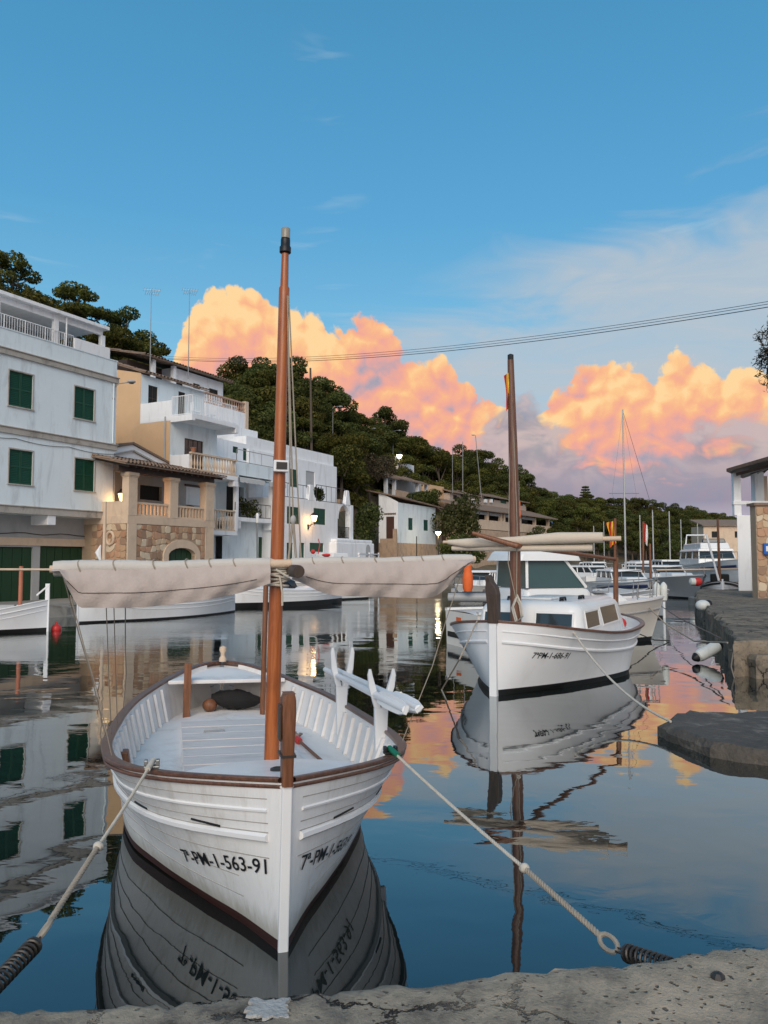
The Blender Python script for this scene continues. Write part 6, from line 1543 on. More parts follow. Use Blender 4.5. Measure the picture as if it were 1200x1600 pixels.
def flag(name, label, top, w, h, cols, parent=None, seed=1, dirx=1.0, vertical=False):
    """limp flag: stripes are bands of the cloth"""
    rg = random.Random(seed); N, K = 10, 6; mb = MB(); n = len(cols); rows = []
    for i in range(N+1):
        f = i/N; r = []
        for j in range(n*2+1):
            g = j/(n*2); r.append(Vector(top)+Vector((dirx*w*g*(.55+.45*(1-f)*.4)+.05*w*math.sin(f*6+g*5), .22*w*math.sin(g*9+f*3), -h*f-.45*h*g*(.5+.5*f)*.6)))
        rows.append(r)
    for j in range(n):
        mb.cur = j; mb.grid([r[2*j:2*j+3] for r in rows])
    return tag(mb.build(name, cols, None, smooth=True), label, 'flag')
p = M2 @ Vector((m2x-.04, sm-.02, zt2-.22)); flag('mast_flag', 'limp red and yellow flag at the masthead of the cabin boat', p, .17, .62, [M_RED, M_YELL, M_RED], None, 1, -1)
# ---------------------------------------------------------------- white motor boat with wheelhouse, behind the cabin boat
def motor_boat():
    A = Vector((7.70,22.4,0)); S = Vector((2.05,20.6,0)); ax = (S-A); L = ax.length; rz = math.atan2(-ax.x, ax.y)
    t = thing('motor_boat', 'white motor boat with dark wheelhouse windows behind the cabin boat', 'boat', A, rz); Mx = Matrix.Translation(A) @ Matrix.Rotation(rz, 4, 'Z')
    h = Hull(L, [(0,.05),(.4,.42),(1.0,.80),(2.0,1.08),(3.5,1.18),(5.0,1.16),(L,1.08)], [(0,1.22),(1.5,1.12),(3,1.0),(5,.92),(L,.92)], [(0,.03),(.8,.3),(2,.75),(3.5,1.0),(5.0,1.04),(L,1.0)], 1.3, .45)
    h.shell([M_CREAM, M_BBOOT], t, .12); h.rail(t, M_GEL, .14, .07, .04, 'gunwale'); h.strake(t, .30, .025, m=M_GREYHULL); h.deck(t, M_GEL, .9, .1, .15, L-.02, .05, 'deck', lambda y: h.z(y)-.02)
    pk = lambda px, py, y: on_b2(px, py, y, Mx)
    # trunk cabin, then wheelhouse
    def rbox(name, y0, y1, w0, w1, z0, z1, sl0, sl1, m, c=.15):
        mb = MB(); rows = []
        for k in range(6):
            f = k/5; sh = .0 if k < 4 else (.04 if k == 4 else .14); w = w0+(w1-w0)*f-sh; a = y0+sl0*f+sh; b = y1-sl1*f-sh; z = z0+(z1-z0)*min(1, f*1.1); P = []
            for cx, cy, a0 in ((w-c, a+c, -PI/2), (w-c, b-c, 0), (-w+c, b-c, PI/2), (-w+c, a+c, PI)):
                for q in range(5): tt = a0+PI/2*q/4; P.append((cx+c*math.cos(tt), cy+c*math.sin(tt), z))
            rows.append(P)
        mb.grid(rows, True); mb.add(rows[-1], [tuple(range(len(P)))]); return mb.build(name, m, t, local=True, smooth=True)
    rbox('trunk_cabin', .9, 3.0, .72, .62, .95, 1.42, .5, 0, M_GEL)
    y0, y1 = 2.55, 4.5; zb, zw0, zw1, zt = .95, 1.60, 2.30, 2.52
    rbox('wheelhouse_base', y0-.25, y1, .95, .92, zb, zw0, .25, 0, M_GEL)
    rbox('wheelhouse_roof', y0+.25, y1+.25, .98, .90, zw1, zt+.1, .12, .2, M_GEL)
    g = MB(); w = .86; g.hexa([(-w,y0+.1,zw0-.02), (w,y0+.1,zw0-.02), (w,y1-.05,zw0-.02), (-w,y1-.05,zw0-.02), (-w+.04,y0+.72,zw1+.02), (w-.04,y0+.72,zw1+.02), (w-.04,y1-.08,zw1+.02), (-w+.04,y1-.08,zw1+.02)]); g.build('wheelhouse_glazing', mat('green_tinted_glass', (.05,.10,.10), .06, .1, 1, spec=.7), t, local=True)
    for s in (-1, 1):
        for (ya, yb) in ((y0+.1, y0+.72), (y1-.08, y1-.10)):
            k = MB(); k.bar((s*(w+.012), ya, zw0-.02), (s*(w-.028), yb, zw1+.02), .07, .07); k.build('window_pillar', M_GEL, t, local=True)
    k = MB(); k.bar((0,y0+.08,zw0-.02), (0,y0+.70,zw1+.02), .05, .06); k.build('window_pillar', M_GEL, t, local=True)
    # bow rail
    k = MB(); pts = [(-(h.b(y)-.1), y-h.rake*max(0,1-y/(.25*L))*.9, h.z(y)+.55) for y in (2.6,1.8,1.0,.5,.15)]+[(h.b(y)-.1, y-h.rake*max(0,1-y/(.25*L))*.9, h.z(y)+.55) for y in (.15,.5,1.0,1.8,2.6)]
    k.tube(pts, .018, 6)
    for p in pts: k.tube([p, (p[0], p[1]+.05, p[2]-.57)], .014, 6)
    k.build('bow_rail', M_METAL, t, local=True)
    # stern quarter moulding and dark recess
    k = MB(); k.box(-.9,.9,L-.005,L+.02,.22,.36); k.build('swim_recess', M_BBOOT, t, local=True)
    k = MB(); k.box(-.02,.30,L+.002,L+.012,.68,.78); k.build('vent_plate', M_ORANGE, t, local=True)
    k = MB(); k.box(-1.0,1.0,L-1.5,L-1.4,.92,1.15); k.build('cockpit_bulkhead', M_GEL, t, local=True)
    for x, y in ((-.5,1.9), (.4,2.0)): k = MB(); k.box(x-.25,x+.25,y-.05,y+.35,1.42,1.46); k.build('deck_hatch', M_GREYHULL, t, local=True, bevel=.01)
    k = MB(); k.tube([(0.2,.25,1.25), (.2,.25,1.5)], .03, 6); k.build('bow_cleat', M_METAL, t, local=True)
    return Mx
MM = motor_boat()
for k, (px, c) in enumerate(((1026,0), (1037,1))):
    p = atY(px, 925, 24.5); mb = MB(); mb.lathe([(.03,-.30), (.10,-.26), (.11,0), (.11,.20), (.06,.28), (.02,.32)], p, 12); tag(mb.build('cylinder_fender', M_FENDER, None, smooth=True), ('left one of two pale fenders hanging beyond the motor boat bow', 'right one of two pale fenders hanging beyond the motor boat bow')[k], 'fender')
# ---------------------------------------------------------------- simple double-ended boats
def small_boat(name, label, bow, stern, beam, zb, zm, zs, mats, rail_m=None, cover=None, text=None, mast=None, group=None, post=None, boot=.09):
    A, S = Vector((*bow,0)), Vector((*stern,0)); ax = S-A; L = ax.length; rz = math.atan2(-ax.x, ax.y); t = thing(name, label, 'boat', A, rz, group)
    h = Hull(L, superell(beam/2, L, 2.6, .75, 16), [(0,zb),(.3*L,zm+.05),(.55*L,zm),(L,zs)], superell(beam/2*.9, L, 1.8, 1.0, 16), 1.1)
    h.shell(mats, t, boot); h.rail(t, rail_m or M_WPAINT, .08, .04, .02); h.strake(t, .14, .018); h.strake(t, .30, .012)
    h.deck(t, M_WDECK, zm-.25, .08); h.lining(t, M_WDECK, zm-.25, .05, .09); stem_post(h, t, M_WPAINT, .09, .1, zb+(post or .04))
    if cover is not None:
        h.deck(t, cover, zm, .05, .15*L, .9*L, .28, 'cover', lambda y: h.z(y)+.02)
    if text: lettering(text, h, -1 if text[0] == 'L' else 1, t, *text[1:]) if False else None
    return t, h
bt, h = small_boat('moored_boat', 'white boat with tall white stem and brown post at the left edge', (-10.95,25.2), (-17.5,23.6), 2.1, 1.0, .62, .75, [M_WPAINT, M_BBOOT], None, None, None, None, None, .55, .13)
mb = MB(); mb.hexa([(-.05,-.03,1.5), (.05,-.03,1.5), (.05,.35,1.15), (-.05,.35,1.15), (-.05,-.03,1.56), (.05,-.03,1.56), (.05,.37,1.20), (-.05,.37,1.20)]); mb.build('stem_brace', M_WPAINT, bt, local=True)
h.deck(bt, M_CANVAS2, .6, .2, 1.0, 4.5, .18, 'folded_cover', lambda y: .70)
mb = MB(); mb.tube([(0,.85,.4), (0,.85,2.12)], .065, 10); mb.build('brown_post', mat('salmon_post', (.45,.16,.09), .6, .2, 4), bt, local=True, smooth=True)
mb = MB(); mb.tube([(-.06,-1.6,2.0), (-.06,6.0,2.05)], .035, 8); mb.build('ridge_pole', M_SANDST, bt, local=True, smooth=True)
p = atZ(88, 984, .02); mb = MB(); mb.ball((p.x,p.y,.05), .16, 14, 10); o = thing('red_buoy', 'round red buoy floating in front of the leftmost boat bow', 'buoy', (p.x,p.y,0)); mb.build('float', M_RED, o, smooth=True); mb = MB(); mb.lathe([(.05,.19), (.035,.27), (.05,.28)], (p.x,p.y,0), 8); mb.build('neck', M_RED, o)
bt, h = small_boat('moored_boat', 'long white boat with black registration letters below the left awning', (-11.25,28.4), (-6.75,34.9), 2.3, 1.12, .70, .85, [M_WPAINT, M_BBOOT], None, M_WPAINT, None, None, None, .1, .07)
lettering('7ª-PM-1-131-91', h, 1, bt, .30, .66, .24, -.07, off=.035)
mb = MB(); mb.tube([(0,1.05,.5), (0,1.05,4.55)], [.085,.055], 10); k = mb.build('mast', M_SANDST, bt, local=True, smooth=True); mb = MB(); mb.tube([(-.14,1.1,.6), (-.14,1.1,3.4)], .055, 8); mb.build('second_spar', M_BROWN, bt, local=True)
mb = MB(); mb.tube([(-.22,1.05,2.9), (-.3,1.02,2.6), (-.2,1.05,2.3)], [.02,.14,.05], 8); mb.build('rag', M_WPAINT, bt, local=True, smooth=True)
bt, h = small_boat('moored_boat', 'white boat with black waterline band and dark tarpaulin below the mast lashing', (-7.4,37.2), (-2.35,42.6), 2.3, 1.05, .78, .95, [M_WPAINT, M_BBOOT], None, None, None, None, None, .04, .26)
h.deck(bt, M_WPAINT, .7, .1, .5, 6.5, .2, 'deck_cover', lambda y: h.z(y)-.02)
mb = MB(); rg = random.Random(5); rows = [[(-.1+.75*math.cos(a)*math.sin(PI*i/7)*(1+rg.uniform(-.2,.2)), 3.2+.9*math.sin(a)*math.sin(PI*i/7), .9+.5*math.cos(PI*i/7)+rg.uniform(-.06,.06)) for a in [2*PI*k/12 for k in range(13)]] for i in range(1,8)]; mb.grid(rows); mb.build('tarpaulin', M_BLACK, bt, local=True, smooth=True)
# ---------------------------------------------------------------- motor craft farther off
def cruiser(name, label, bow, stern, beam, z0, hullm, stripe=None, house=(.30,.75,.55,1.6), fly=None, glass=M_GLASS, rail=True, text=None, bowrake=.9, group=None):
    A, S = Vector((*bow,0)), Vector((*stern,0)); ax = S-A; L = ax.length; rz = math.atan2(-ax.x, ax.y); t = thing(name, label, 'boat', A, rz, group); b = beam/2
    h = Hull(L, [(0,.05),(.08*L,b*.45),(.2*L,b*.8),(.4*L,b),(L,b*.92)], [(0,z0*1.25),(.3*L,z0*1.05),(L,z0*.9)], [(0,.03),(.15*L,b*.35),(.4*L,b*.82),(L,b*.85)], 1.3, bowrake)
    h.shell([hullm, M_BBOOT], t, .1); h.rail(t, M_GEL, .12, .06, .03, 'gunwale'); h.deck(t, M_GEL, z0, .08, .1, L-.02, .05, 'deck', lambda y: h.z(y)-.03)
    if stripe: h.strake(t, .0, .10, .2, L*.6, stripe, 'hull_stripe', .80)
    a, c, w, z1 = house; zb = z0*.95
    def rb(nm, y0, y1, w0, w1, z0_, z1_, s0, s1, m): mb = MB(); mb.hexa([(-w0,y0,z0_), (w0,y0,z0_), (w0,y1,z0_), (-w0,y1,z0_), (-w1,y0+s0,z1_), (w1,y0+s0,z1_), (w1,y1-s1,z1_), (-w1,y1-s1,z1_)]); return mb.build(nm, m, t, local=True, bevel=.06)
    rb('trunk_cabin', (a-.2)*L, (a+.1)*L, b*.55, b*.45, zb, zb+.45, .5, 0, M_GEL); rb('cabin_base', a*L, c*L, b*.8, b*.76, zb, zb+(z1-zb)*.45, .25, .05, M_GEL)
    rb('cabin_glazing', a*L+.2, c*L-.05, b*.74, b*.68, zb+(z1-zb)*.44, zb+(z1-zb)*.86, .45, .05, glass); rb('cabin_roof', a*L+.45, c*L+.15, b*.76, b*.70, zb+(z1-zb)*.855, z1, .08, .05, M_GEL)
    for s in (-1, 1):
        for f in (.0, .34, .68, 1.0):
            y0_ = a*L+.2+(c*L-.25-a*L)*f; y1_ = a*L+.65+(c*L-.75-a*L)*f; k = MB(); k.bar((s*b*.745, y0_, zb+(z1-zb)*.44), (s*b*.69, y1_, zb+(z1-zb)*.86), .07); k.build('window_pillar', M_GEL, t, local=True)
    if fly:
        rb('flybridge', a*L+.7, c*L-.1, b*.62, b*.58, z1+.003, z1+.5, .3, .1, M_GEL); rb('windscreen', a*L+1.0, a*L+1.25, b*.5, b*.45, z1+.5, z1+.85, .15, -.2, glass)
        k = MB(); k.tube([(-b*.5,c*L-.3,z1+.4), (-b*.42,c*L-.1,z1+1.35), (b*.42,c*L-.1,z1+1.35), (b*.5,c*L-.3,z1+.4)], .07, 8); k.build('radar_arch', M_GEL, t, local=True)
    if rail:
        k = MB(); pts = [(s_*(h.b(y)-.08), y-h.rake*max(0,1-y/(.25*L))*.9, h.z(y)+.6) for s_, y in [(-1,a*L), (-1,.2*L), (-1,.08*L), (-1,.2), (1,.2), (1,.08*L), (1,.2*L), (1,a*L)]]; k.tube(pts, .02, 6)
        for p in pts: k.tube([p, (p[0], p[1], p[2]-.6)], .016, 6)
        k.build('bow_rail', M_METAL, t, local=True)
    if text: lettering(text[0], h, text[1], t, *text[2:])
    return t, h
def far(px, D): return ((px-600)/FPX*D, D)
cruiser('pilot_boat', 'small white cabin boat with red trim behind the rolled awning right of the mast', far(475,44), far(560,47.5), 2.0, .85, M_GEL, None, (.25,.62,.5,2.75))
p = atY(497, 866, 45); mb = MB(); mb.tube([p, p+Vector((.1,0,.55)), p+Vector((0,.2,.9))], .03, 6); mb.ball(p+Vector((.5,0,-.05)), .16, 10, 6, (1.8,1,.6)); mb.ball(p+Vector((-.3,0,.15)), .14, 8, 6); 
tag(mb.build('roof_gear', M_RED, None, smooth=True), 'red roof gear and small aerial on top of the small cabin boat', 'boat gear', None, 'stuff')
# ribs: grey inflatable dinghy with an orange bag
def inflatable(label, c, L, w, rz, m):
    t = thing('inflatable_dinghy', label, 'dinghy', c, rz); mb = MB(); pts = [(-w, L/2, .25), (-w, -L*.2, .25), (-w*.7, -L*.4, .32), (0, -L*.52, .40), (w*.7, -L*.4, .32), (w, -L*.2, .25), (w, L/2, .25)]
    P = []
    for a, b in zip(pts, pts[1:]): P += [Vector(a).lerp(Vector(b), k/4) for k in range(4)]
    mb.tube(P+[Vector(pts[-1])], .24, 12); mb.build('tube', m, t, local=True, smooth=True); mb = MB(); mb.tube([p+Vector((0,0,.235)) for p in P], .03, 6); mb.build('rubbing_strip', M_BBOOT, t, local=True)
    mb = MB(); mb.box(-w,w,-L*.3,L*.45,.1,.16); mb.build('floor', M_GREYHULL, t, local=True); mb = MB(); mb.box(-w*.8,w*.8,L*.4,L*.46,.1,.7); mb.build('transom', M_GREYHULL, t, local=True); mb = MB(); mb.box(-w,w,-.1,.15,.42,.46); mb.build('seat', M_GEL, t, local=True)
    return t
inflatable('pale grey inflatable dinghy with black strip left of the cabin boat stem', Vector((*far(752,41),.12)), 3.4, .6, 1.35, M_GREYHULL)
inflatable('darker inflatable dinghy half hidden behind the cabin boat bow post', Vector((*far(800,46),.1)), 3.4, .6, 1.6, mat('dark_grey_rubber', (.12,.125,.13), .6, .1, 4))
p = atY(731, 915, 40); mb = MB(); mb.lathe([(.2,-.2), (.27,0), (.28,.5), (.24,.75), (.2,.82), (.22,1.1), (.12,1.22)], (p.x,p.y,p.z-.1), 12); tag(mb.build('orange_bag', M_ORANGE, None, smooth=True), 'tall orange waterproof bag standing by the grey inflatable dinghy', 'bag')
cruiser('work_boat', 'small white cabin boat moored behind the inflatable dinghies', far(722,46), far(788,50), 1.9, .7, M_GEL, None, (.3,.6,.5,1.7))
cruiser('motor_yacht', 'dark hulled motor yacht moored beyond the pair of pale fenders', far(1088,46), far(985,56), 2.9, 1.15, M_GREYHULL, None, (.35,.8,.6,2.0), None, M_GLASS, True)
cruiser('motor_cruiser', 'low white motor boat between the sailing boat and wheelhouse boat', far(1012,40), far(938,48), 2.5, 1.0, M_GEL, M_NAVY, (.35,.75,.6,1.8))
cruiser('flybridge_cruiser', 'tall white flybridge cruiser with navy bow band near the white column', far(1150,58), far(1068,76), 3.8, 1.9, M_GEL, M_NAVY, (.30,.72,.75,3.3), True, M_GLASS, True, ('CALA MARINA', 1, 1.2, 1.35, .35, -.02) if False else None)
cruiser('white_launch', 'white launch with row of dark cabin windows behind the motor boat roof', far(958,62), far(890,66), 2.6, .9, M_GEL, None, (.25,.8,.6,1.9))
cruiser('white_launch', 'pale launch moored in front of the far wooded shore', far(900,95), far(945,104), 2.8, 1.0, M_GEL, None, (.3,.75,.6,2.1))
cruiser('white_launch', 'small white launch moored just right of the tall sailing mast', far(1030,88), far(985,98), 2.8, 1.1, M_GEL, M_NAVY, (.3,.75,.6,2.3))
cruiser('white_launch', 'white launch with striped windows below the far wood centre', far(1066,70), far(1024,82), 2.8, 1.1, M_GEL, None, (.3,.75,.6,2.4))
bt, h = small_boat('grey_boat', 'grey hulled wooden boat behind the motor boat bow rail', far(1035,31), far(935,36), 2.2, 1.15, .85, .95, [M_GREYHULL, M_BBOOT], M_WPAINT, None, None, None, None, .1, .1)
h.deck(bt, M_CANVAS2, .9, .1, .6, 4.0, .2, 'deck_cover', lambda y: h.z(y)); mb = MB(); mb.tube([(0,.9,.6), (0,.9,3.0)], .05, 8); mb.build('post', M_BROWN, bt, local=True)
bt, h = small_boat('dark_rail_boat', 'small white double ended boat with black rail in front of white column', far(1127,43), far(1118,49.5), 2.2, 1.15, .85, .95, [M_WPAINT, M_BBOOT], M_BBOOT, None, None, None, None, .12, .08)
h.strake(bt, .10, .06, m=M_BBOOT, name='black_band'); mb = MB(); mb.tube([(-.1,.9,.5), (-.12,.9,4.7)], [.09,.06], 10); mb.build('mast', M_BROWN, bt, local=True); mb = MB(); mb.tube([(-.1,.6,.9), (-.75,.6,3.8)], .06, 8); mb.build('leaning_spar', M_WPAINT, bt, local=True); mb = MB(); mb.tube([(-3.5,1.0,1.75), (2.5,1.2,1.85)], .05, 8); mb.build('boom', M_SANDST, bt, local=True)
mb = MB(); mb.box(-.5,.5,2.6,3.8,.8,1.5); mb.build('cuddy', M_DARK, bt, local=True, bevel=.05)
# sailing boat and far masts
def sail_boat(label, px, D, ytop, L=8.0, r=.07, spread=True, dirx=1.0, group=None):
    x, y = far(px, D); t = thing('sailing_boat', label, 'sailing boat', (x-dirx*L*.4, y-1.5, 0), math.atan2(-dirx*L*.9, 2.5), group); h = Hull(L, superell(1.15, L, 2.6, .8, 14), [(0,1.1),(.5*L,.9),(L,.95)], superell(1.0, L, 1.9, 1.0, 14), 1.1)
    h.shell([M_GEL, M_NAVY], t, .1); h.rail(t, M_GEL, .08, .05, .02, 'gunwale'); h.deck(t, M_GEL, .9, .08, zfun=lambda q: h.z(q)-.02); mb = MB(); mb.hexa([(-.6,.3*L,.9), (.6,.3*L,.9), (.6,.65*L,.9), (-.6,.65*L,.9), (-.5,.36*L,1.3), (.5,.36*L,1.3), (.5,.63*L,1.35), (-.5,.63*L,1.35)]); mb.build('coachroof', M_GEL, t, local=True, bevel=.06)
    zt = atY(px, ytop, D).z; my = .44*L; mb = MB(); mb.tube([(0,my,.9), (0,my,zt)], [r,r*.8], 10); m = mb.build('mast', mat('grey_mast', (.48,.48,.47), .4, .08, 2, metal=.2), t, local=True, smooth=True)
    if spread:
        zs = .9+(zt-.9)*.50; mb = MB(); mb.bar((-.1,my-1.25,zs), (.1,my+1.25,zs+.05), .05); mb.build('spreaders', M_METAL, m, local=True)
        for yy in (.97*L,): mb = MB(); mb.tube([(0,my,zt-.1), (0,yy,1.1)], .014, 5); mb.build('stay', M_DKMETAL, m, local=True)
        for s in (-1,1): mb = MB(); mb.tube([(0,my,zt-.2), (s*.2,my-1.22*s,zs), (s*1.0,my,.95)], .006, 5); mb.build('shroud', M_DKMETAL, m, local=True)
    mb = MB(); mb.tube([(0,my,1.9), (0,.93*L,1.95)], [.06,.05], 8); mb.build('boom', M_METAL, t, local=True)
sail_boat('white sailing boat with the tallest bare grey mast and spreaders', 972, 58, 641)
sail_boat('far sailing boat, its short bare mast just right of the tallest mast', 998, 100, 805, 7, .08, False)
sail_boat('far sailing boat with bare mast in the middle of the far wood', 1018, 98, 797, 7, .09, False)
sail_boat('far sailing boat, its bare mast nearest the flybridge cruiser', 1044, 104, 799, 7, .09, False)
def flag_post(label, px, yb, yt, D, cols, w, h, dirx=1, pm=None):
    b, tp = atY(px, yb, D), atY(px, yt, D); t = MB(); t.tube([b, tp], .045, 8); tag(t.build('flag_staff', pm or M_BROWN, None), 'thin staff carrying the '+label, 'flag staff'); flag('ensign', label, tp+Vector((.02,-.03,-.05)), w, h, cols, None, px, dirx)
flag_post('limp yellow and red striped flag above the cabin boat stern', 961, 880, 810, 26, [M_RED, M_YELL, M_RED, M_YELL, M_RED, M_YELL, M_RED], .42, .75, -1)
flag_post('limp red and white flag right of the tallest mast', 1005, 895, 815, 33, [M_RED, M_WPAINT], .22, .8, 1)

# more small craft crowding the far moorings
rg = random.Random(41)
for i, (px, D, w) in enumerate(((905,72,60), (930,84,46), (1000,66,60), (1052,92,40), (1074,100,40), (880,110,40), (985,118,36), (1085,84,34))):
    cruiser('moored_launch', 'small white launch moored %s' % ('behind the wheelhouse boat roof, nearer the restaurant', 'low behind the striped flag', 'just right of the tallest mast foot', 'far off between the two short masts', 'far off left of the flybridge cruiser', 'below the restaurant end wall', 'farthest off below the far wood', 'close behind the flybridge cruiser stern')[i], far(px+w/2, D), far(px-w/2, D+rg.uniform(2,6)), 2.4, rg.uniform(.8,1.1), M_GEL, M_NAVY if i % 3 == 0 else None, (.3,.7,.6,rg.uniform(1.7,2.4)), group='launches at the far moorings')
for i, (px, D, yt) in enumerate(((926,90,822), (1062,95,812), (1088,100,818), (942,105,815))):
    sail_boat('far sailing boat with short thin mast, %s' % ('left of the striped flag', 'right of the three short masts', 'left of the brown mast by the column', 'just right of the striped flag')[i], px, D, yt, 6.5, .06, False)
# ================================================================== right shore building, wires, small things
def column_house():
    D = 41.0; f = Fr((0,0), 0); A = atY(1154, 922, D); zb = .68
    t = thing('quay_house', 'whitewashed column and ochre rubble wall with dark eaves on right quay', 'house', (A.x, D, zb))
    zt = atY(1150, 738, D).z; x0, x1 = A.x, atY(1187, 922, D).x; zl = atY(1160, 805, D).z; zm = atY(1150, 783, D).z
    mb = MB(); mb.hexa([(x0,D,zb), (x1,D,zb), (x1,D+.8,zb), (x0+.4,D+.8,zb), (x0+.02,D,zl), (x1-.15,D,zl), (x1-.15,D+.8,zl), (x0+.42,D+.8,zl)]); mb.build('pillar_base', M_WHITE, t, bevel=.04)
    xa, xb = atY(1148.5, 760, D).x, atY(1160, 760, D).x
    mb = MB(); mb.box(xa, xb, D+.15, D+.45, zl+.003, zt); mb.build('column', M_WHITE, t, bevel=.03)
    mb = MB(); mb.box(xa-.06, xb+4.5, D+.1, D+.35, zm-.18, zm+.02); mb.build('ledge', M_WHITE, t, bevel=.02)
    for dx, dy in ((1.9,2.5), (3.1,4.5)): mb = MB(); mb.box(xb+dx, xb+dx+.5, D+dy, D+dy+.5, zm, zt+.3); mb.build('rear_column', M_WHITE if dx < 3 else M_SANDST, t)
    # roof: dark slab with rafters, rising to the right
    e = atY(1135, 737, D-1.0); g = atY(1215, 708, D-3.5); mb = MB(); mb.hexa([e, g+Vector((2,0,.4)), g+Vector((6,8,.9)), e+Vector((4.6,8,.5)), e+Vector((0,0,.16)), g+Vector((2,0,.56)), g+Vector((6,8,1.06)), e+Vector((4.6,8,.66))]); mb.build('roof', M_DARKW, t)
    for k in range(5): mb = MB(); mb.bar(e+Vector((.9+k*.8,.8+k*.9,-.05+k*.13)), e+Vector((4.0+k*.2,.6+k*.9,.75+k*.1)), .14, .16); mb.build('rafter', M_GREYW if k % 2 else M_DARKW, t)
    # rubble wall nearer the camera, stone by stone
    wx = atY(1183, 880, 33).x; zt2 = atY(1186, 790, 33).z; W0 = Fr((wx, 33.0), PI/2)
    mb = MB(); mb.box(wx, wx+6, 33.0, 33.5, zb, zt2); wall = mb.build('rubble_wall', M_MORTAR, t)
    stones_on(W0, wall, 0, .02, 3.0, zb+.05, zt2-.05, lambda u, z: False, .30, 21)
    mb = MB(); mb.box(wx-.1, wx+6, 32.9, 33.6, zt2+.003, zt2+.12); mb.build('wall_cap', M_TILE, t)
    p = atY(1193, 857, 32.85); mb = MB(); mb.box(p.x, p.x+.5, 32.8, 32.9, p.z-.25, p.z+.22); s = mb.build('wall_sign', M_BLUESIGN, t); mb = MB(); mb.box(p.x+.08, p.x+.2, 32.793, 32.799, p.z-.12, p.z+.1); mb.build('sign_symbol', M_WPAINT, s)
column_house()
def far_house(label, px, D, yb, yt, w, m, roof=True, wins=2):
    b = atY(px, yb, D); zt = atY(px, yt, D).z; t = thing('far_house', label, 'house', b); x = b.x; F_ = Fr((x-w/2, D), PI/2)
    hs = [(w*(k+.35)/wins, w*(k+.65)/wins, b.z+(zt-b.z)*.45, b.z+(zt-b.z)*.75) for k in range(wins)]
    mb = MB(); F_.body(mb, 0, w, -6, 0, b.z-3, zt, hs, .2); mb.build('wall', m, t)
    for h_ in hs: pane_window(F_, t, h_, 0, M_DARKW, 1, 1, M_DARK)
    if roof: mb = MB(); mb.hexa([(x-w/2-.4,D-.5,zt), (x+w/2+.4,D-.5,zt), (x+w/2+.4,D+6,zt+1.4), (x-w/2-.4,D+6,zt+1.4), (x-w/2-.4,D-.5,zt+.2), (x+w/2+.4,D-.5,zt+.2), (x+w/2+.4,D+6,zt+1.6), (x-w/2-.4,D+6,zt+1.6)]); mb.build('roof', M_TILE, t)
far_house('small ochre house low in the far wood beside the white column', 1136, 150, 855, 822, 9, M_SANDST, True, 2)
far_house('distant pale house half hidden among the far trees right of the masts', 1118, 180, 838, 824, 12, M_SANDST, True, 3)
far_house('distant ochre house block in the far wood above the flybridge cruiser', 1096, 190, 830, 815, 5, M_OCHRE, False, 1)
# overhead wires from the right pole to the roofs on the left
def wires():
    for i, (yr, yl) in enumerate(((469,556), (473,559), (478,561))):
        A = atY(1330, yr-20, 26.0); B = atY(250+i*6, yl, 60.0)
        pts = [A.lerp(B, k/40)-Vector((0,0,1.05*4*(k/40)*(1-k/40))) for k in range(41)]
        mb = MB(); mb.tube(pts, .011 if i < 2 else .016, 5); tag(mb.build('overhead_wire', M_BLACK, None), ('topmost of the three thin overhead wires crossing the sky', 'middle of the three thin overhead wires crossing the sky', 'lowest and thickest of the three overhead wires crossing the sky')[i], 'wire', 'overhead wires')
wires()
# fenders along the right quay
def fender(label, a, b, r):
    a, b = Vector(a), Vector(b); t = thing('quay_fender', label, 'fender', a); d = (b-a); L = d.length; mb = MB(); mb.lathe([(r*.3,0), (r*.85,.04), (r,.12), (r,L-.12), (r*.85,L-.04), (r*.3,L)], a, 16, d); mb.build('body', M_FENDER, t, smooth=True)
    for p, s in ((a, -1), (b, 1)): mb = MB(); mb.lathe([(r*.8,-.02), (r*.45,.06), (r*.2,.09)], p+d.normalized()*(.02*s), 12, d*s); mb.build('end_cap', M_BLACK, t, smooth=True)
a, b = atZ(1088, 1027, .13), atZ(1123, 1009, .36); fender('long white cylinder fender hanging at the corner of the right quay', a, b, .14)
p = atY(1098, 946, 27.5); o = thing('round_buoy', 'round white buoy with dark collar at the right quay edge', 'buoy', p); mb = MB(); mb.ball(p, .23, 16, 10, (1.1,1,.85)); mb.build('body', M_FENDER, o, smooth=True); mb = MB(); mb.lathe([(.15,.0), (.13,.16), (.08,.22)], p+Vector((.15,.1,.0)), 12, (.8,.1,.5)); mb.build('collar', M_BLACK, o, smooth=True)
p = atY(1085, 909, 44); o = thing('striped_buoy', 'small red and white float at the end of the low jetty', 'buoy', p); mb = MB(); mb.lathe([(.08,-.3), (.22,-.22), (.22,.02)], p, 12, (1,0,0)); mb.build('white_half', M_FENDER, o, smooth=True); mb = MB(); mb.lathe([(.22,.02), (.25,.2), (.18,.38), (.05,.42)], p, 12, (1,0,0)); mb.build('red_half', M_RED, o, smooth=True)
# low jetty slab beyond the quay
A = atZ(1086, 935, .35); mb = rough_block([(A.x-.3,36.5), (A.x+9,37.0), (A.x+9,41), (A.x-.1,40.5)], -.5, .42, .6, .06, 31, .02, .05); tag(mb.build('jetty', M_QUAY), kind='structure')
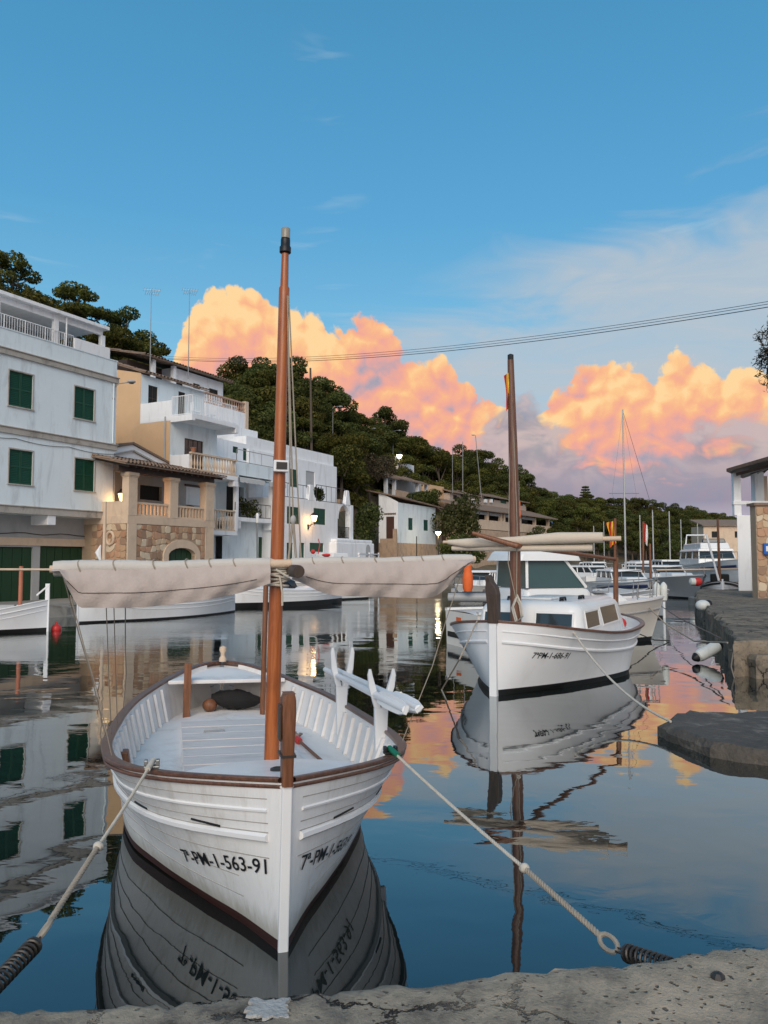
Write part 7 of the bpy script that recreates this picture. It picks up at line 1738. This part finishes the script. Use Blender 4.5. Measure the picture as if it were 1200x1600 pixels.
# rusty bollard on the slab at the right edge
p = Vector((4.95,8.75,.2)); o = thing('rusty_bollard', 'rounded rusty red bollard cut by the right edge of the picture', 'bollard', p); mb = MB(); mb.lathe([(.20,0), (.22,.05), (.17,.10), (.16,.45), (.21,.52), (.23,.60), (.17,.68), (.05,.71)], p, 18); mb.build('body', mat('rusty_iron', (.22,.06,.035), .8, .35, 6, .01, 30, stain=(.08,.03,.02), stain_amt=.7, sscale=5), o, smooth=True)
mb = MB(); mb.lathe([(.27,0), (.27,.03), (.22,.045)], p, 18); mb.build('foot_plate', M_DKMETAL, o)
# mooring lines of the other boats
c2 = M2 @ Vector((1.05, 1.05, H2.z(1.05)+.05))
line('mooring_rope', 'pale rope from the cabin boat bow to the dark slab on the right', [c2, Vector((3.75,10.2,.2))], .017, M_ROPE, 'rope', .22)
c3 = M2 @ Vector((-.35, .15, 1.25))
line('mooring_rope', 'rope falling from the cabin boat stem into the water on its left', [c3, atY(718, 1030, 13.0), atZ(690, 1078, .0), atZ(714, 1130, -.03)], .014, M_ROPED)
bq = MM @ Vector((.2,.3,1.3)); line('mooring_rope', 'rope from the motor boat bow slanting down to the right quay', [bq, atY(1040, 975, 21), atY(1085, 1002, 18.0), Vector((7.05,15.9,.62))], .018, M_ROPED)
line('mooring_rope', 'dark rope from the right quay to the boats beyond the motor boat', [Vector((7.3,16.8,.62)), atY(1060, 965, 24), atY(1030, 945, 30)], .016, M_DKMETAL)
line('mooring_rope', 'slack dark rope drooping to the water behind the cabin boat stern', [M2 @ Vector((.3,6.9,.85)), atZ(1022, 1000, .12), atZ(1046, 1001, .02)], .016, M_DKMETAL)
line('quay_chain', 'rusty chain hanging from the quay corner into the water', [Vector((6.98,15.5,.5)), Vector((6.86,15.35,.2)), Vector((6.9,15.25,-.1))], .025, M_DKMETAL, 'chain')
# slim lamp standards on the left quay
for i, (px, yb, yt, D) in enumerate(((402,900,817,46.5), (651,890,838,77))):
    b, tp = atY(px, yb, D), atY(px, yt, D); o = thing('quay_post', ('slim quay post with white top in front of the terrace house', 'slim dark quay post in front of the cottage')[i], 'post', b); mb = MB(); mb.tube([b, tp], .05, 8); mb.build('shaft', M_DKMETAL if i else M_METAL, o)
    if i == 0: mb = MB(); mb.lathe([(.08,0), (.10,.1), (.10,.5), (.05,.6)], tp, 10); mb.build('white_top', M_WPAINT, o, smooth=True)
A, Bv = atY(560, 866, 56), atY(592, 866, 62); o = thing('white_fence', 'low white railing on the quay beside the vaulted outhouse', 'fence', A)
mb = MB(); mb.bar(A, Bv, .12, .10); mb.build('rail', M_WPAINT, o)
for k in range(3): p = A.lerp(Bv, k/2*.96+.02); mb = MB(); mb.box(p.x-.06,p.x+.06,p.y-.06,p.y+.06,.45,p.z+.12); mb.build('post', M_WPAINT, o)
